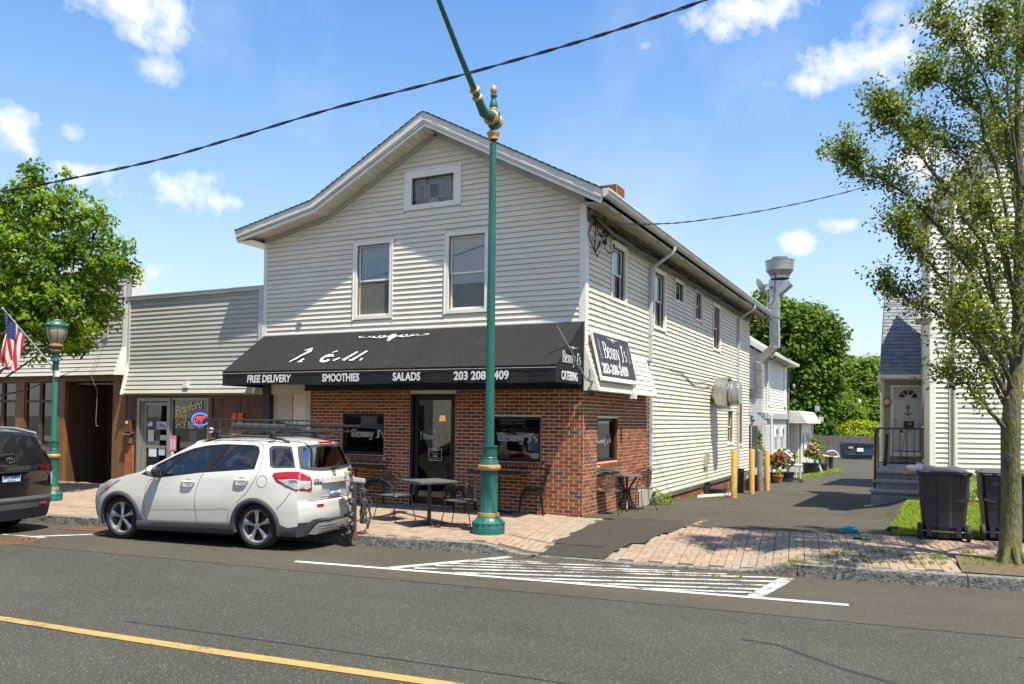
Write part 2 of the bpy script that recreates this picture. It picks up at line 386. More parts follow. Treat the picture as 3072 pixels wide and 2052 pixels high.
def cdt(outer, holes, fn, mb, m, step=None, flip=False):
    """triangulate a 2D outline with holes (and inner grid points) and map it to 3D with fn(x, z)"""
    vs = [Vector(p) for p in outer]; es = [(i, (i+1) % len(outer)) for i in range(len(outer))]
    for h in holes:
        k = len(vs); vs += [Vector(p) for p in h]; es += [(k+i, k+(i+1) % len(h)) for i in range(len(h))]
    def inside(p, poly):
        c = False; n = len(poly)
        for i in range(n):
            (x0, y0), (x1, y1) = poly[i], poly[(i+1) % n]
            if (y0 > p[1]) != (y1 > p[1]) and p[0] < (x1-x0)*(p[1]-y0)/(y1-y0)+x0: c = not c
        return c
    if step:
        x0 = min(p[0] for p in outer); x1 = max(p[0] for p in outer); y0 = min(p[1] for p in outer); y1 = max(p[1] for p in outer)
        y = y0+step*.5
        while y < y1:
            x = x0+step*.5
            while x < x1:
                if inside((x, y), outer) and not any(inside((x, y), h) for h in holes): vs.append(Vector((x, y)))
                x += step
            y += step
    r = delaunay_2d_cdt([v.to_2d() for v in vs], es, [], 0, 1e-6)
    pv, pf = r[0], r[2]; fs = []
    for f in pf:
        c = sum((pv[i] for i in f), Vector((0,0)))/len(f)
        if inside(c, outer) and not any(inside(c, h) for h in holes): fs.append(tuple(f)[::-1] if flip else tuple(f))
    mb.add([fn(p[0], p[1]) for p in pv], fs, m)
def rect(a0, a1, z0, z1): return [(a0,z0),(a1,z0),(a1,z1),(a0,z1)]
def clapboards(fr, z0, z1, ext, iv, holes, m, parent, name='clapboard', thick=.027, seam=0):
    """lapped siding: one object per course; iv(z) gives the course's extent"""
    z = z0; out = []
    while z < z1-.01:
        zt = min(z+ext, z1); a0, a1 = iv(min(z+.3*ext, z1)); b0, b1 = iv(zt)
        segs = [(a0, a1)]
        for (h0, h1, g0, g1) in holes:
            if g0 < z+.75*ext and g1 > z+.25*ext:
                ns = []
                for (s0, s1) in segs:
                    if h1 <= s0 or h0 >= s1: ns.append((s0, s1)); continue
                    if h0 > s0: ns.append((s0, h0))
                    if h1 < s1: ns.append((h1, s1))
                segs = ns
        for (s0, s1) in segs:
            if s1-s0 < .02: continue
            t0 = max(s0, b0) if abs(s0-a0) < 1e-6 else s0; t1 = min(s1, b1) if abs(s1-a1) < 1e-6 else s1
            wob = rnd.uniform(-.0012, .0012)
            cuts = [s0]; 
            if seam:
                q = s0 + rnd.uniform(.5, seam)
                while q < s1-.3: cuts.append(q); q += seam*rnd.uniform(.8, 1.1)
            cuts.append(s1)
            for i, (c0, c1) in enumerate(zip(cuts, cuts[1:])):
                u0 = t0 if i == 0 else c0; u1 = t1 if i == len(cuts)-2 else c1; lift = .0012*(i % 2)
                mb = MB(); mb.hexa([fr(c0,z,thick+wob+lift),fr(c1,z,thick+wob+lift),fr(c1,z,-.01),fr(c0,z,-.01),fr(u0,zt-.004,.004+lift),fr(u1,zt-.004,.004+lift),fr(u1,zt-.004,-.01),fr(u0,zt-.004,-.01)]); out.append(mb.build(name, m, parent))
        z += ext
    return out
def text(body, M4, size, m, parent, name='lettering', align='LEFT', xs=1.0, shear=0., bold=0., ext=.0015, label=None):
    cu = bpy.data.curves.new('t', 'FONT'); cu.body = body; cu.size = size; cu.align_x = align; cu.align_y = 'BOTTOM_BASELINE' if hasattr(cu, 'align_y') else cu.align_y
    cu.shear = shear; cu.offset = bold; cu.extrude = ext; cu.resolution_u = 3
    to = bpy.data.objects.new('t', cu); me = bpy.data.meshes.new_from_object(to); bpy.data.objects.remove(to); bpy.data.curves.remove(cu)
    me.name = name; me.transform(M4 @ Matrix.Diagonal((xs,1,1,1)))
    if parent is not None and parent.name in MW: me.transform(MW[parent.name].inverted())
    me.materials.clear(); me.materials.append(m)
    o = bpy.data.objects.new(name, me); COL.objects.link(o)
    if parent is not None: o.parent = parent
    if label: o['label'] = label
    return o
def TM(origin, u, v):
    """matrix for flat lettering: baseline start, reading direction u, up direction v"""
    u = Vector(u).normalized(); v = Vector(v); v = (v-u*v.dot(u)).normalized(); w = u.cross(v)
    M4 = Matrix((u, v, w)).transposed().to_4x4(); M4.translation = Vector(origin); return M4
def strokes(lines, M4, w, m, parent, name, label=None, ext=.002):
    """lettering drawn as strokes: lines = list of polylines [(x,y,width factor)]; each stroke sits a hair above the last"""
    mb = MB()
    for k, ln in enumerate(lines):
        e = ext + k*.00012; P = [Vector((p[0], p[1])) for p in ln]; W = [w*(p[2] if len(p) > 2 else 1)*.5 for p in ln]; L_, R_ = [], []
        for i, p in enumerate(P):
            t = P[min(i+1,len(P)-1)]-P[max(i-1,0)]; t = t.normalized() if t.length > 0 else Vector((1,0)); n = Vector((-t.y, t.x))
            L_.append(M4 @ Vector((*(p+n*W[i]), e))); R_.append(M4 @ Vector((*(p-n*W[i]), e)))
        n = len(P); mb.add(L_+R_, [(i, n+i, n+i+1, i+1) for i in range(n-1)])
    return mb.build(name, m, parent, label=label)
def arc(cx, cy, rx, ry, a0, a1, n=10, w0=1., w1=None, wm=None):
    out = []
    for i in range(n+1):
        t = i/n; a = R(a0+(a1-a0)*t); ww = w0 if w1 is None else lerp(w0, w1, t)
        if wm is not None: ww = lerp(w0, wm, math.sin(math.pi*t))
        out.append((cx+rx*math.cos(a), cy+ry*math.sin(a), ww))
    return out
def serif_benny():
    """'Benny J's' in a tall roman with serifs; cap height 1, returns strokes and the total width"""
    T, H_ = 1.0, .42; S = []; x = 0.
    def stem(x, y0, y1, s=.1, b=True, t=True):
        S.append([(x, y0, T), (x, y1, T)])
        if b: S.append([(x-s, y0+.02, H_), (x+s, y0+.02, H_)])
        if t: S.append([(x-s, y1-.02, H_), (x+s*.4, y1-.02, H_)])
    # B
    stem(.12, 0, 1); S.append([(.12,.98,H_),(.3,.98,H_)]); S.append(arc(.30,.76,.17,.22,90,-90,10,H_,wm=1.1)); S.append([(.12,.52,H_),(.33,.52,H_)]); S.append(arc(.32,.27,.21,.25,90,-90,10,H_,wm=1.15)); S.append([(.12,.02,H_),(.32,.02,H_)])
    # e
    x = .66; S.append([(x-.02,.42,.5),(x+.32,.42,.5)]); S.append(arc(x+.15,.34,.17,.34,15,325,16,.45,wm=1.1))
    def n_(x): stem(x+.06, 0, .66, .08); S.append(arc(x+.2,.42,.14,.24,170,10,8,.45,1.)); S.append([(x+.34,.44,T),(x+.34,0,T)]); S.append([(x+.26,.02,H_),(x+.42,.02,H_)])
    n_(1.06); n_(1.54)
    # y
    x = 2.02; S.append([(x+.05,.66,T),(x+.22,.05,T)]); S.append([(x+.4,.66,H_),(x+.2,-.18,.6)]); S.append(arc(x+.1,-.18,.1,.12,0,-160,6,.6,1.)); S.append([(x-.03,.65,H_),(x+.13,.65,H_)]); S.append([(x+.32,.65,H_),(x+.47,.65,H_)])
    # J
    x = 2.78; S.append([(x+.18,1,T),(x+.18,.1,T)]); S.append([(x+.06,.98,H_),(x+.3,.98,H_)]); S.append(arc(x+.07,.1,.11,.16,0,-165,8,.9,.6))
    # ' and s
    x = 3.1; S.append([(x+.05,1.02,1.1),(x+.06,.9,.9),(x+.01,.78,.35)])
    x = 3.3; S.append(arc(x+.13,.5,.11,.15,50,270,10,.5,wm=.95)); S.append(arc(x+.13,.18,.13,.17,90,-140,10,.9,.5))
    return S, 3.58
SERIF, SERIFW = serif_benny()
def benny(origin, u, v, width, height, m, parent, outline=None, label=None):
    """the shop's name; with outline: pale letters with a dark inner line"""
    M4 = TM(origin, u, v) @ Matrix.Diagonal((width/SERIFW, height, 1, 1)); w = .115
    if outline is None: return strokes(SERIF, M4, w, m, parent, 'lettering', label)
    strokes(SERIF, M4, w*1.9, m, parent, 'lettering', label)
    return strokes(SERIF, M4, w*.6, outline, parent, 'lettering_fill', None, ext=.0065)
def scrollwork(origin, u, v, w, m, parent):
    h = w*.16; L_ = []
    for s in (-1, 1):
        L_.append([(s*x, y, k) for x, y, k in ((.03,0,1.6),(.12,.28,1.6),(.22,.1,1.3),(.34,-.15,1.1),(.5,.05,.9),(.62,.2,.8),(.8,.12,.6),(.92,.2,.6),(.97,.45,.5),(.9,.6,.5),(.84,.45,.5))])
        L_.append([(s*x, y, k) for x, y, k in ((.2,.1,.6),(.25,.5,.7),(.36,.55,.6),(.4,.3,.6),(.33,.15,.5))])
        L_.append([(s*x, y, k) for x, y, k in ((.5,.05,.6),(.55,.45,.6),(.66,.5,.5),(.68,.3,.5))])
    L_.append([(0,.8,1.),(0,.2,2.6),(0,-.3,1.8),(0,-1.2,.4)]); L_.append([(-.1,.3,1.),(.1,.3,1.)])
    M4 = TM(origin, u, v) @ Matrix.Diagonal((w*.5, h*.5, 1, 1))
    return strokes(L_, M4, .09, m, parent, 'scroll_ornament')
def whisk(origin, u, v, h, m, parent):
    L_ = [arc(0,.86,.1,.12,0,180,6,.3), [(-.1,.86,.3),(-.05,.55,.4),(0,.5,.5)], [(.1,.86,.3),(.05,.55,.4),(0,.5,.5)], [(0,.5,.7),(0,.2,.35)], arc(0,.1,.09,.11,90,450,12,.35), [(-.1,.86,.25),(.1,.86,.25)]]
    return strokes(L_, TM(origin,u,v) @ Matrix.Diagonal((h,h,1,1)), .06, m, parent, 'glass_emblem')
# ------------------------------------------------------------------ the ground, road and pavement
TH = math.atan(.125)
asph = mat_asphalt('asphalt_lane', (.050,.048,.036), .7)
asph_p = mat_asphalt('asphalt_parking_strip', (.062,.054,.038), .35, patch=.1)
asph_d = mat_asphalt('asphalt_driveway', (.058,.051,.035), .5, patch=.2)
asph_n = mat_asphalt('asphalt_patch', (.043,.038,.028), .2, patch=.08)
soil = mat('soil', (.11,.075,.045), .95, var=.4, scale=14, bump=1, bscale=60, fine=.3, col2=(.075,.09,.03), thr=(.5,.6))
turf_m = mat('turf', (.09,.16,.02), .9, var=.35, scale=5, bump=1, bscale=90, fine=.3)
bed = mat('paver_bed', (.07,.055,.038), .95, var=.3, scale=12, fine=.3, col2=(.08,.1,.03), thr=(.55,.66))
def sheet(xs, ys, fz, mb, m=None):
    k = len(mb.v); nx = len(xs)
    vs = [(x, y, fz(x, y)) for y in ys for x in xs]; fs = [(j*nx+i, j*nx+i+1, (j+1)*nx+i+1, (j+1)*nx+i) for j in range(len(ys)-1) for i in range(nx-1)]
    mb.add(vs, fs, m)
def rng(a, b, s):
    n = max(1, int(round((b-a)/s))); return [a+(b-a)*i/n for i in range(n+1)]
mb = MB(); sheet([-700,-300,-120,-60]+rng(-58,58,4)+[60,120,300,700], [-700,-200,-60]+rng(-30,90,3)+[120,200,400,900], lambda x, y: (zwalk(x, min(y,90)) if y > 0 else -.1)-(.6 if y < 100 else .75), mb)
struct('ground', mb, mat('dry_ground', (.10,.105,.065), .95, var=.35, scale=.6, fine=.3, col2=(.13,.11,.08), thr=(.5,.6)))
SEAM = lambda x: -5.59+.095*x
def strip(name, m, f0, f1, x0, x1, dx, n):
    xs = rng(x0, x1, dx); mb = MB(); vs = []; 
    for j in range(n+1):
        for x in xs:
            y = lerp(f0(x), f1(x), j/n); vs.append((x, y, zroad(x, y)))
    nx = len(xs); mb.add(vs, [(j*nx+i, j*nx+i+1, (j+1)*nx+i+1, (j+1)*nx+i) for j in range(n) for i in range(nx-1)]); return struct(name, mb, m)
strip('road', asph, lambda x: yk(x)-11.3, SEAM, -60, 60, .6, 14)
strip('parking_lane', asph_p, SEAM, lambda x: yk(x)+.02, -60, 60, .3, 6)
mb = MB(); xs = rng(-60,60,2); sheet(xs, [0,1], lambda x, y: 0, mb); n = len(xs)
for i, x in enumerate(xs):
    mb.v[i] = Vector((x, yk(x)-17, -.12)); mb.v[i+n] = Vector((x, yk(x)-11.3, -.14))
struct('far_pavement', mb, concrete)

EL = [(-3.4,.44),(-2.9,.54),(-2.43,.50),(-1.99,.40),(-1.9,.47),(-1.66,.49),(-1.6,.43),(-1.09,.46),(-.47,.45),(0.05,.48)]
edgeL = lambda y: interp(EL, y)
PR = [(1.93,-.35),(1.88,-.95),(1.77,-1.0),(1.72,-1.4),(1.70,-1.85),(1.53,-1.9),(1.47,-2.5),(1.50,-3.0),(3.3,-2.7),(6.45,-2.25),(12,-1.4),(12,1.3),(6.74,.57),(5.07,.38),(4.22,.06),(3.68,-.02),(2.41,-.27)]
SO = [(5.78,-1.15),(5.82,-2.32),(8.6,-1.95),(8.6,-.8),(7.0,-.85),(6.2,-.98)]
def inpoly(p, poly):
    c = False; n = len(poly)
    for i in range(n):
        (x0, y0), (x1, y1) = poly[i], poly[(i+1) % n]
        if (y0 > p[1]) != (y1 > p[1]) and p[0] < (x1-x0)*(p[1]-y0)/(y1-y0)+x0: c = not c
    return c
mb = MB(); bx = rng(-32, 12, .35); nb = 10; vs = []
for j in range(nb+1):
    for x in bx:
        y1 = .1 if x < 2 else interp([(2,-.1),(3.68,.0),(5.07,.4),(6.74,.6),(12,1.3)], x); y = lerp(yk(x)+.03, y1, j/nb); vs.append((x, y, zwalk(x, min(y,0))-.02))
mb.add(vs, [(j*len(bx)+i, j*len(bx)+i+1, (j+1)*len(bx)+i+1, (j+1)*len(bx)+i) for j in range(nb) for i in range(len(bx)-1)])
walk = struct('pavement', mb, bed); MW[walk.name] = Matrix.Identity(4)
mb = MB()
cdt([(-.04,-.03),(.46,-.02),(1.2,.05),(1.95,-.32),(2.41,-.26),(3.68,-.01),(4.22,.07),(5.07,.39),(5.05,1.0),(5.0,2.2),(5.12,4.4),(5.1,6.2),(6.4,6.6),(6.4,14),(8,20),(11,60),(10,80),(-14,80),(-14,16.3),(-.04,16.3)], [], lambda x, y: (x, y, zwalk(x, y)), mb, None, step=.8)
struct('driveway', mb, asph_d)
mb = MB(); cdt([(x, y) for y, x in EL[::-1] if y < 0]+[(.46,-3.06),(1.5,-2.93)]+[(x+.0, y) for x, y in PR[6::-1]]+[(1.7,.25),(1.1,.42),(.7,.2)], [], lambda x, y: (x, y, zwalk(x, y)+.004), mb, None, step=.25)
struct('asphalt_patch', mb, asph_n)
mb = MB(); cdt([(5.02,.36),(6.74,.62),(12,1.35),(30,4),(30,30),(6.4,14),(6.3,6.62),(5.12,6.3),(5.12,4.45),(5.0,2.2),(4.93,1.2)], [], lambda x, y: (x, y, zwalk(x, y)+.012), mb, None, step=.5)
struct('lawn', mb, turf_m)
mb = MB(); cdt(SO, [], lambda x, y: (x, y, zwalk(x, y)+.004+.02*mnoise.noise(Vector((x*3,y*3,0)))), mb, None, step=.18)
struct('tree_pit', mb, soil)

# pavers, basket weave: the nearest 300 single, the rest joined
PAV = [mat('paver_'+n, c, .9, var=.14, scale=6, bump=.5, bscale=140, fine=.16, col2=c2, thr=(.6,.8)) for n, c, c2 in
       (('pink',(.275,.20,.14),(.20,.15,.105)),('tan',(.30,.225,.145),(.23,.175,.115)),('rose',(.265,.18,.125),(.20,.145,.10)),('grey',(.26,.22,.16),(.19,.165,.12)))]
def pmesh(m):
    mb = MB(); w, l, h, b = .0935, .1935, .05, .005
    mb.add([(-w/2,-l/2,-h),(w/2,-l/2,-h),(w/2,l/2,-h),(-w/2,l/2,-h),(-w/2,-l/2,-b),(w/2,-l/2,-b),(w/2,l/2,-b),(-w/2,l/2,-b),(-w/2+b,-l/2+b,0),(w/2-b,-l/2+b,0),(w/2-b,l/2-b,0),(-w/2+b,l/2-b,0)],
           [(0,1,5,4),(1,2,6,5),(2,3,7,6),(3,0,4,7),(4,5,9,8),(5,6,10,9),(6,7,11,10),(7,4,8,11),(8,9,10,11)])
    me = bpy.data.meshes.new('paver'); me.from_pydata([tuple(v) for v in mb.v], [], mb.f); me.materials.append(m); return me, mb
PM = [pmesh(m) for m in PAV]; ct, st_ = math.cos(TH), math.sin(TH); cand = []
for i in range(-95, 70):
    for j in range(-24, 14):
        u, v = i*.2, j*.2
        for k in range(2):
            o_ = (-.05, .05)[k]
            if (i+j) % 2: du, dv, rz = o_, 0, 0
            else: du, dv, rz = 0, o_, math.pi/2
            x = (u+du)*ct-(v+dv)*st_; y = (u+du)*st_+(v+dv)*ct
            if y < yk(x)+.19 or x < -18 or x > 11.5: continue
            left = x < edgeL(y)-.02 and y < -.055
            right = not left and inpoly((x, y), PR) and not inpoly((x, y), SO)
            if not (left or right): continue
            border = (left and (edgeL(y)-x) < .42) or (right and (3.25 < x-.25*(y+1.5) < 3.7 or (x-1.7) < .0))
            wi = 3 if border and rnd.random() < .8 else rnd.choices((0,1,2,3), (4,3,3,1))[0]
            cand.append((((x-CAM.x)**2+(y-CAM.y)**2), x, y, rz, wi, left))
cand.sort(); rest = [MB() for _ in range(4)]
for n_, (d_, x, y, rz, wi, left) in enumerate(cand):
    z = zwalk(x, min(y, 0)) + (.02*max(0,y) if y > 0 else 0)*0 + rnd.uniform(-.0022, .0022); gx = (zwalk(x+.05, min(y,-.001))-zwalk(x-.05, min(y,-.001)))/.1; gy = (zwalk(x, min(y,-.06)+.05)-zwalk(x, min(y,-.06)-.05))/.1
    nrm = Vector((-gx+rnd.uniform(-.006,.006), -gy+rnd.uniform(-.006,.006), 1)).normalized()
    M4 = Matrix.Translation((x, y, z)) @ UP.rotation_difference(nrm).to_matrix().to_4x4() @ Matrix.Rotation(rz+TH+rnd.uniform(-.02,.02), 4, 'Z')
    if n_ < 300: shared('paver', PM[wi][0], M4, walk)
    else: rest[wi].add([M4 @ p for p in PM[wi][1].v], PM[wi][1].f, PAV[wi])
allr = MB()
for r_ in rest:
    k = len(allr.v); allr.v += r_.v; i0 = allr.mi(r_.mats[0])
    allr.f += [tuple(k+a for a in f) for f in r_.f]; allr.m += [i0]*len(r_.f)
allr.build('paver_field', None, walk, kind='stuff')

# granite kerb stones
kroot = bpy.data.objects.new('kerb', None); COL.objects.link(kroot); kroot['kind'] = 'structure'; MW['kerb'] = Matrix.Identity(4)
x = -15.0
while x < 11:
    L_ = rnd.uniform(1.7, 2.3)
    if x < 3.98 < x+L_ : L_ = 3.98-x
    if x < .42 < x+L_ and x < .2: L_ = .42-x
    x1 = x+L_; mb = MB(); xs = rng(x+.006, x1-.006, .07); rows = []
    for xx in xs:
        y0 = yk(xx); zt = ktop(xx)+.002; zb = zroad(xx, y0-.01)-.06; sl = (yk(xx+.01)-yk(xx-.01))/.02; nx, ny = -sl, 1; l_ = math.hypot(nx, ny); nx /= l_; ny /= l_; r_ = []
        hgt = max(0, zt-zroad(xx, y0))
        prof = [(0.0, zb), (0.0, zb+(zt-zb)*.35), (.0, zb+(zt-zb)*.62), (.0, zb+(zt-zb)*.85), (.008, zt-.008), (.018, zt), (.085, zt+.001), (.155, zt), (.155, zb)]
        for q, (o, z) in enumerate(prof):
            amp = .012*min(1, hgt/.08) if 0 < q < 4 else (.003 if q < 8 else 0)
            o2 = o + (mnoise.noise(Vector((xx*7, z*22, q)))*amp*1.6) + (.006 if 0 < q < 4 else 0)
            r_.append((xx+nx*o2, y0+ny*o2, z+(.0015*mnoise.noise(Vector((xx*4,q,1)))) ))
        rows.append(r_)
    n = len(rows[0]); mb.add([p for r_ in rows for p in r_], [(i*n+j, (i+1)*n+j, (i+1)*n+j+1, i*n+j+1) for i in range(len(rows)-1) for j in range(n-1)]+[tuple(range(n))[::-1], tuple(range((len(rows)-1)*n, len(rows)*n))])
    mb.build('kerb_stone', granite, kroot, smooth=True, sharp=28); x = x1

# painted lines
wp = mat_paint('road_white', (.60,.59,.55), (.09,.08,.065), .60); yp = mat_paint('road_yellow', (.36,.25,.075), (.07,.066,.055), .585); wp2 = mat_paint('road_white_worn', (.56,.55,.51), (.09,.08,.065), .53)
def line(mb, a, b, w, m=None, lift=.004):
    a, b = Vector(a), Vector(b); n = max(1, int((b-a).length/.3)); t = (b-a).normalized(); q = Vector((-t.y, t.x))*w/2; vs = []
    for i in range(n+1):
        p = a.lerp(b, i/n)
        for s in (1, -1):
            c = p+q*s*(1+rnd.uniform(-.04,.04)); vs.append((c.x, c.y, zroad(c.x, c.y)+lift))
    mb.add(vs, [(2*i, 2*i+1, 2*i+3, 2*i+2) for i in range(n)], m)
def g2(px, py, z=-.2): p = onz(px, py, z); return (p.x, p.y)
mb = MB(); Y = [(-30,-11.9),(-14,-10.2),(-2.02,-9.04),(-.86,-8.97),(.5,-8.86),(2.35,-8.68),(8,-8.1),(30,-5.6)]
for a, b in zip(Y, Y[1:]): line(mb, a, b, .115)
struct('yellow_line', mb, yp)
mb = MB(); line(mb, (-2.01,-5.19), (4.69,-4.28), .10); struct('white_edge_line', mb, wp)
mb = MB(); line(mb, (-14,-6.7), (-7.6,-5.64), .09); line(mb, (-7.6,-5.62), (-6.75,-5.50), .09); line(mb, (-7.0,-5.53), (-6.4,-4.72), .09); struct('white_bay_line', mb, wp2)
mb = MB()
for k_ in range(9):
    A = [(.30,-3.62),(.78,-3.47)] if k_ == 0 else None
    s = [((-.02,-3.72),(.78,-3.47)),((-.11,-3.97),(1.91,-3.13)),((-.20,-4.24),(2.58,-3.13)),((-.28,-4.48),(3.17,-3.04)),((-.40,-4.80),(3.80,-2.94)),((.20,-4.82),(3.80,-3.26)),((.85,-4.80),(3.74,-3.58)),((1.55,-4.72),(3.72,-3.88)),((2.40,-4.60),(3.68,-4.13))][k_]
    line(mb, s[0], s[1], .085, lift=.0045)
line(mb, (.22,-3.3), (-.66,-4.97), .15, lift=.006); line(mb, (3.90,-2.92), (3.74,-4.40), .17, lift=.006)
struct('white_hatching', mb, wp2)
# thin tar line on the seam between lane and parking strip
mb = MB(); line(mb, (-20,SEAM(-20)), (20,SEAM(20)), .022, lift=.003); line(mb, (.5,-5.15), (2.0,-4.55), .012); line(mb, (-1.0,-8.55),(6.5,-8.0),.012)
for q in ((2234,1915),(2330,1925),(2420,1960),(2520,2010),(2681,2060)): pass
Qs = [onz(*q, -.14) for q in ((2225,1913),(2330,1930),(2430,1968),(2540,2010),(2700,2056))]
for a, b in zip(Qs, Qs[1:]): line(mb, (a.x,a.y), (b.x,b.y), .05, lift=.0025)
struct('tar_seam', mb, mat('tar', (.025,.024,.023), .7))
# orange utility marks
mb = MB(); spray = mat_paint('spray_orange', (.55,.28,.06), (.12,.108,.09), .52)
def gl(px, py): P = onz(px, py, -.03); return (P.x, P.y)
def walkline(mb, a, b, w, lift=.006):
    a, b = Vector(a), Vector(b); n = max(1, int((b-a).length/.1)); t = (b-a).normalized(); q = Vector((-t.y, t.x))*w/2; vs = []
    for i in range(n+1):
        p = a.lerp(b, i/n)
        for s in (1, -1): c = p+q*s; vs.append((c.x, c.y, zwalk(c.x, c.y)+lift))
    mb.add(vs, [(2*i, 2*i+1, 2*i+3, 2*i+2) for i in range(n)])
P4 = lambda x, y: (1400+x/2.348, 1500+y/2.348)
for a, b in (((1600,185),(1660,155)),((1660,155),(1695,148)),((1655,142),(1692,142)),((1610,190),(1655,186))): walkline(mb, gl(*P4(*a)), gl(*P4(*b)), .05)
struct('orange_survey_mark', mb, spray)

# ------------------------------------------------------------------ brick, wall and window builders
BW, BH, BJ = .2032, .0677, .0115
def brick_unit(L_, m):
    me = bpy.data.meshes.new('brick'); l, h, d = L_-BJ, BH-BJ, .04
    me.from_pydata([(0,0,0),(l,0,0),(l,d,0),(0,d,0),(0,0,h),(l,0,h),(l,d,h),(0,d,h)], [], [(3,2,1,0),(4,5,6,7),(0,1,5,4),(1,2,6,5),(2,3,7,6),(3,0,4,7)]); me.materials.append(m); return me
def brickwork(walls, parent, top, budget, mats=BRICKS, wts=(5,3,4,1.6,.8), single=True):
    """running bond; walls = [(frame, a0, a1, z0, holes, phase)]; nearest bricks single objects, rest joined"""
    items = []
    for (fr, a0, a1, z0, holes, ph) in walls:
        nrow = int((top-z0)/BH)
        for r_ in range(nrow+1):
            zb = top-(r_+1)*BH
            if zb+BH*.4 < z0: break
            off = (ph + (.5 if r_ % 2 else 0))*BW; a = a0+off-BW
            while a < a1-.02:
                s, e = max(a, a0), min(a+BW, a1)
                segs = [(s, e)] if e-s > .03 else []
                for (h0, h1, g0, g1) in holes:
                    if g0 < zb+BH*.6 and g1 > zb+BH*.4:
                        ns = []
                        for (s0, s1) in segs:
                            if h1 <= s0 or h0 >= s1: ns.append((s0, s1)); continue
                            if h0-s0 > .03: ns.append((s0, h0))
                            if s1-h1 > .03: ns.append((h1, s1))
                        segs = ns
                for (s0, s1) in segs: items.append((fr, s0, s1, zb))
                a += BW
    items.sort(key=lambda it: (it[0]((it[1]+it[2])/2, it[3])-CAM).length)
    cache = {}; mb = MB()
    for n_, (fr, s0, s1, zb) in enumerate(items):
        wi = rnd.choices(range(len(mats)), wts[:len(mats)])[0]; pr = rnd.uniform(-.001, .001); L_ = round(s1-s0, 2)
        M3 = Matrix((fr.u, -fr.n, UP)).transposed().to_4x4(); M3.translation = fr(s0+BJ/2, zb+BJ/2,   .0005+pr)
        if single and n_ < budget:
            key = (L_, wi)
            if key not in cache: cache[key] = brick_unit(L_, mats[wi])
            if M3.to_3x3().determinant() < 0:      # keep the copy right-handed
                M3 = Matrix((-fr.u, -fr.n, UP)).transposed().to_4x4(); M3.translation = fr(s1-BJ/2, zb+BJ/2,   .0005+pr)
            shared('brick', cache[key], M3, parent)
        else:
            mb.fbox(fr, s0+BJ/2, s1-BJ/2, zb+BJ/2, zb+BH-BJ/2, -.03,   .0005+pr, mats[wi])
    if mb.v: mb.build('brick_field', None, parent, kind='stuff')
pane_up = mat_glass('window_glass', (.86,.90,.91), .015); pane_dark = mat_glass('shop_glass', (.22,.22,.22), .008)
blind_m = mat('pale_blind', (.72,.80,.82), .7, var=.04); screen_m = mat('grey_blind', (.115,.11,.09), .8, var=.05); room = mat('dark_room', (.02,.018,.016), .9, var=.3); weathered = mat('weathered_wood', (.17,.13,.09), .9, var=.4, scale=30)
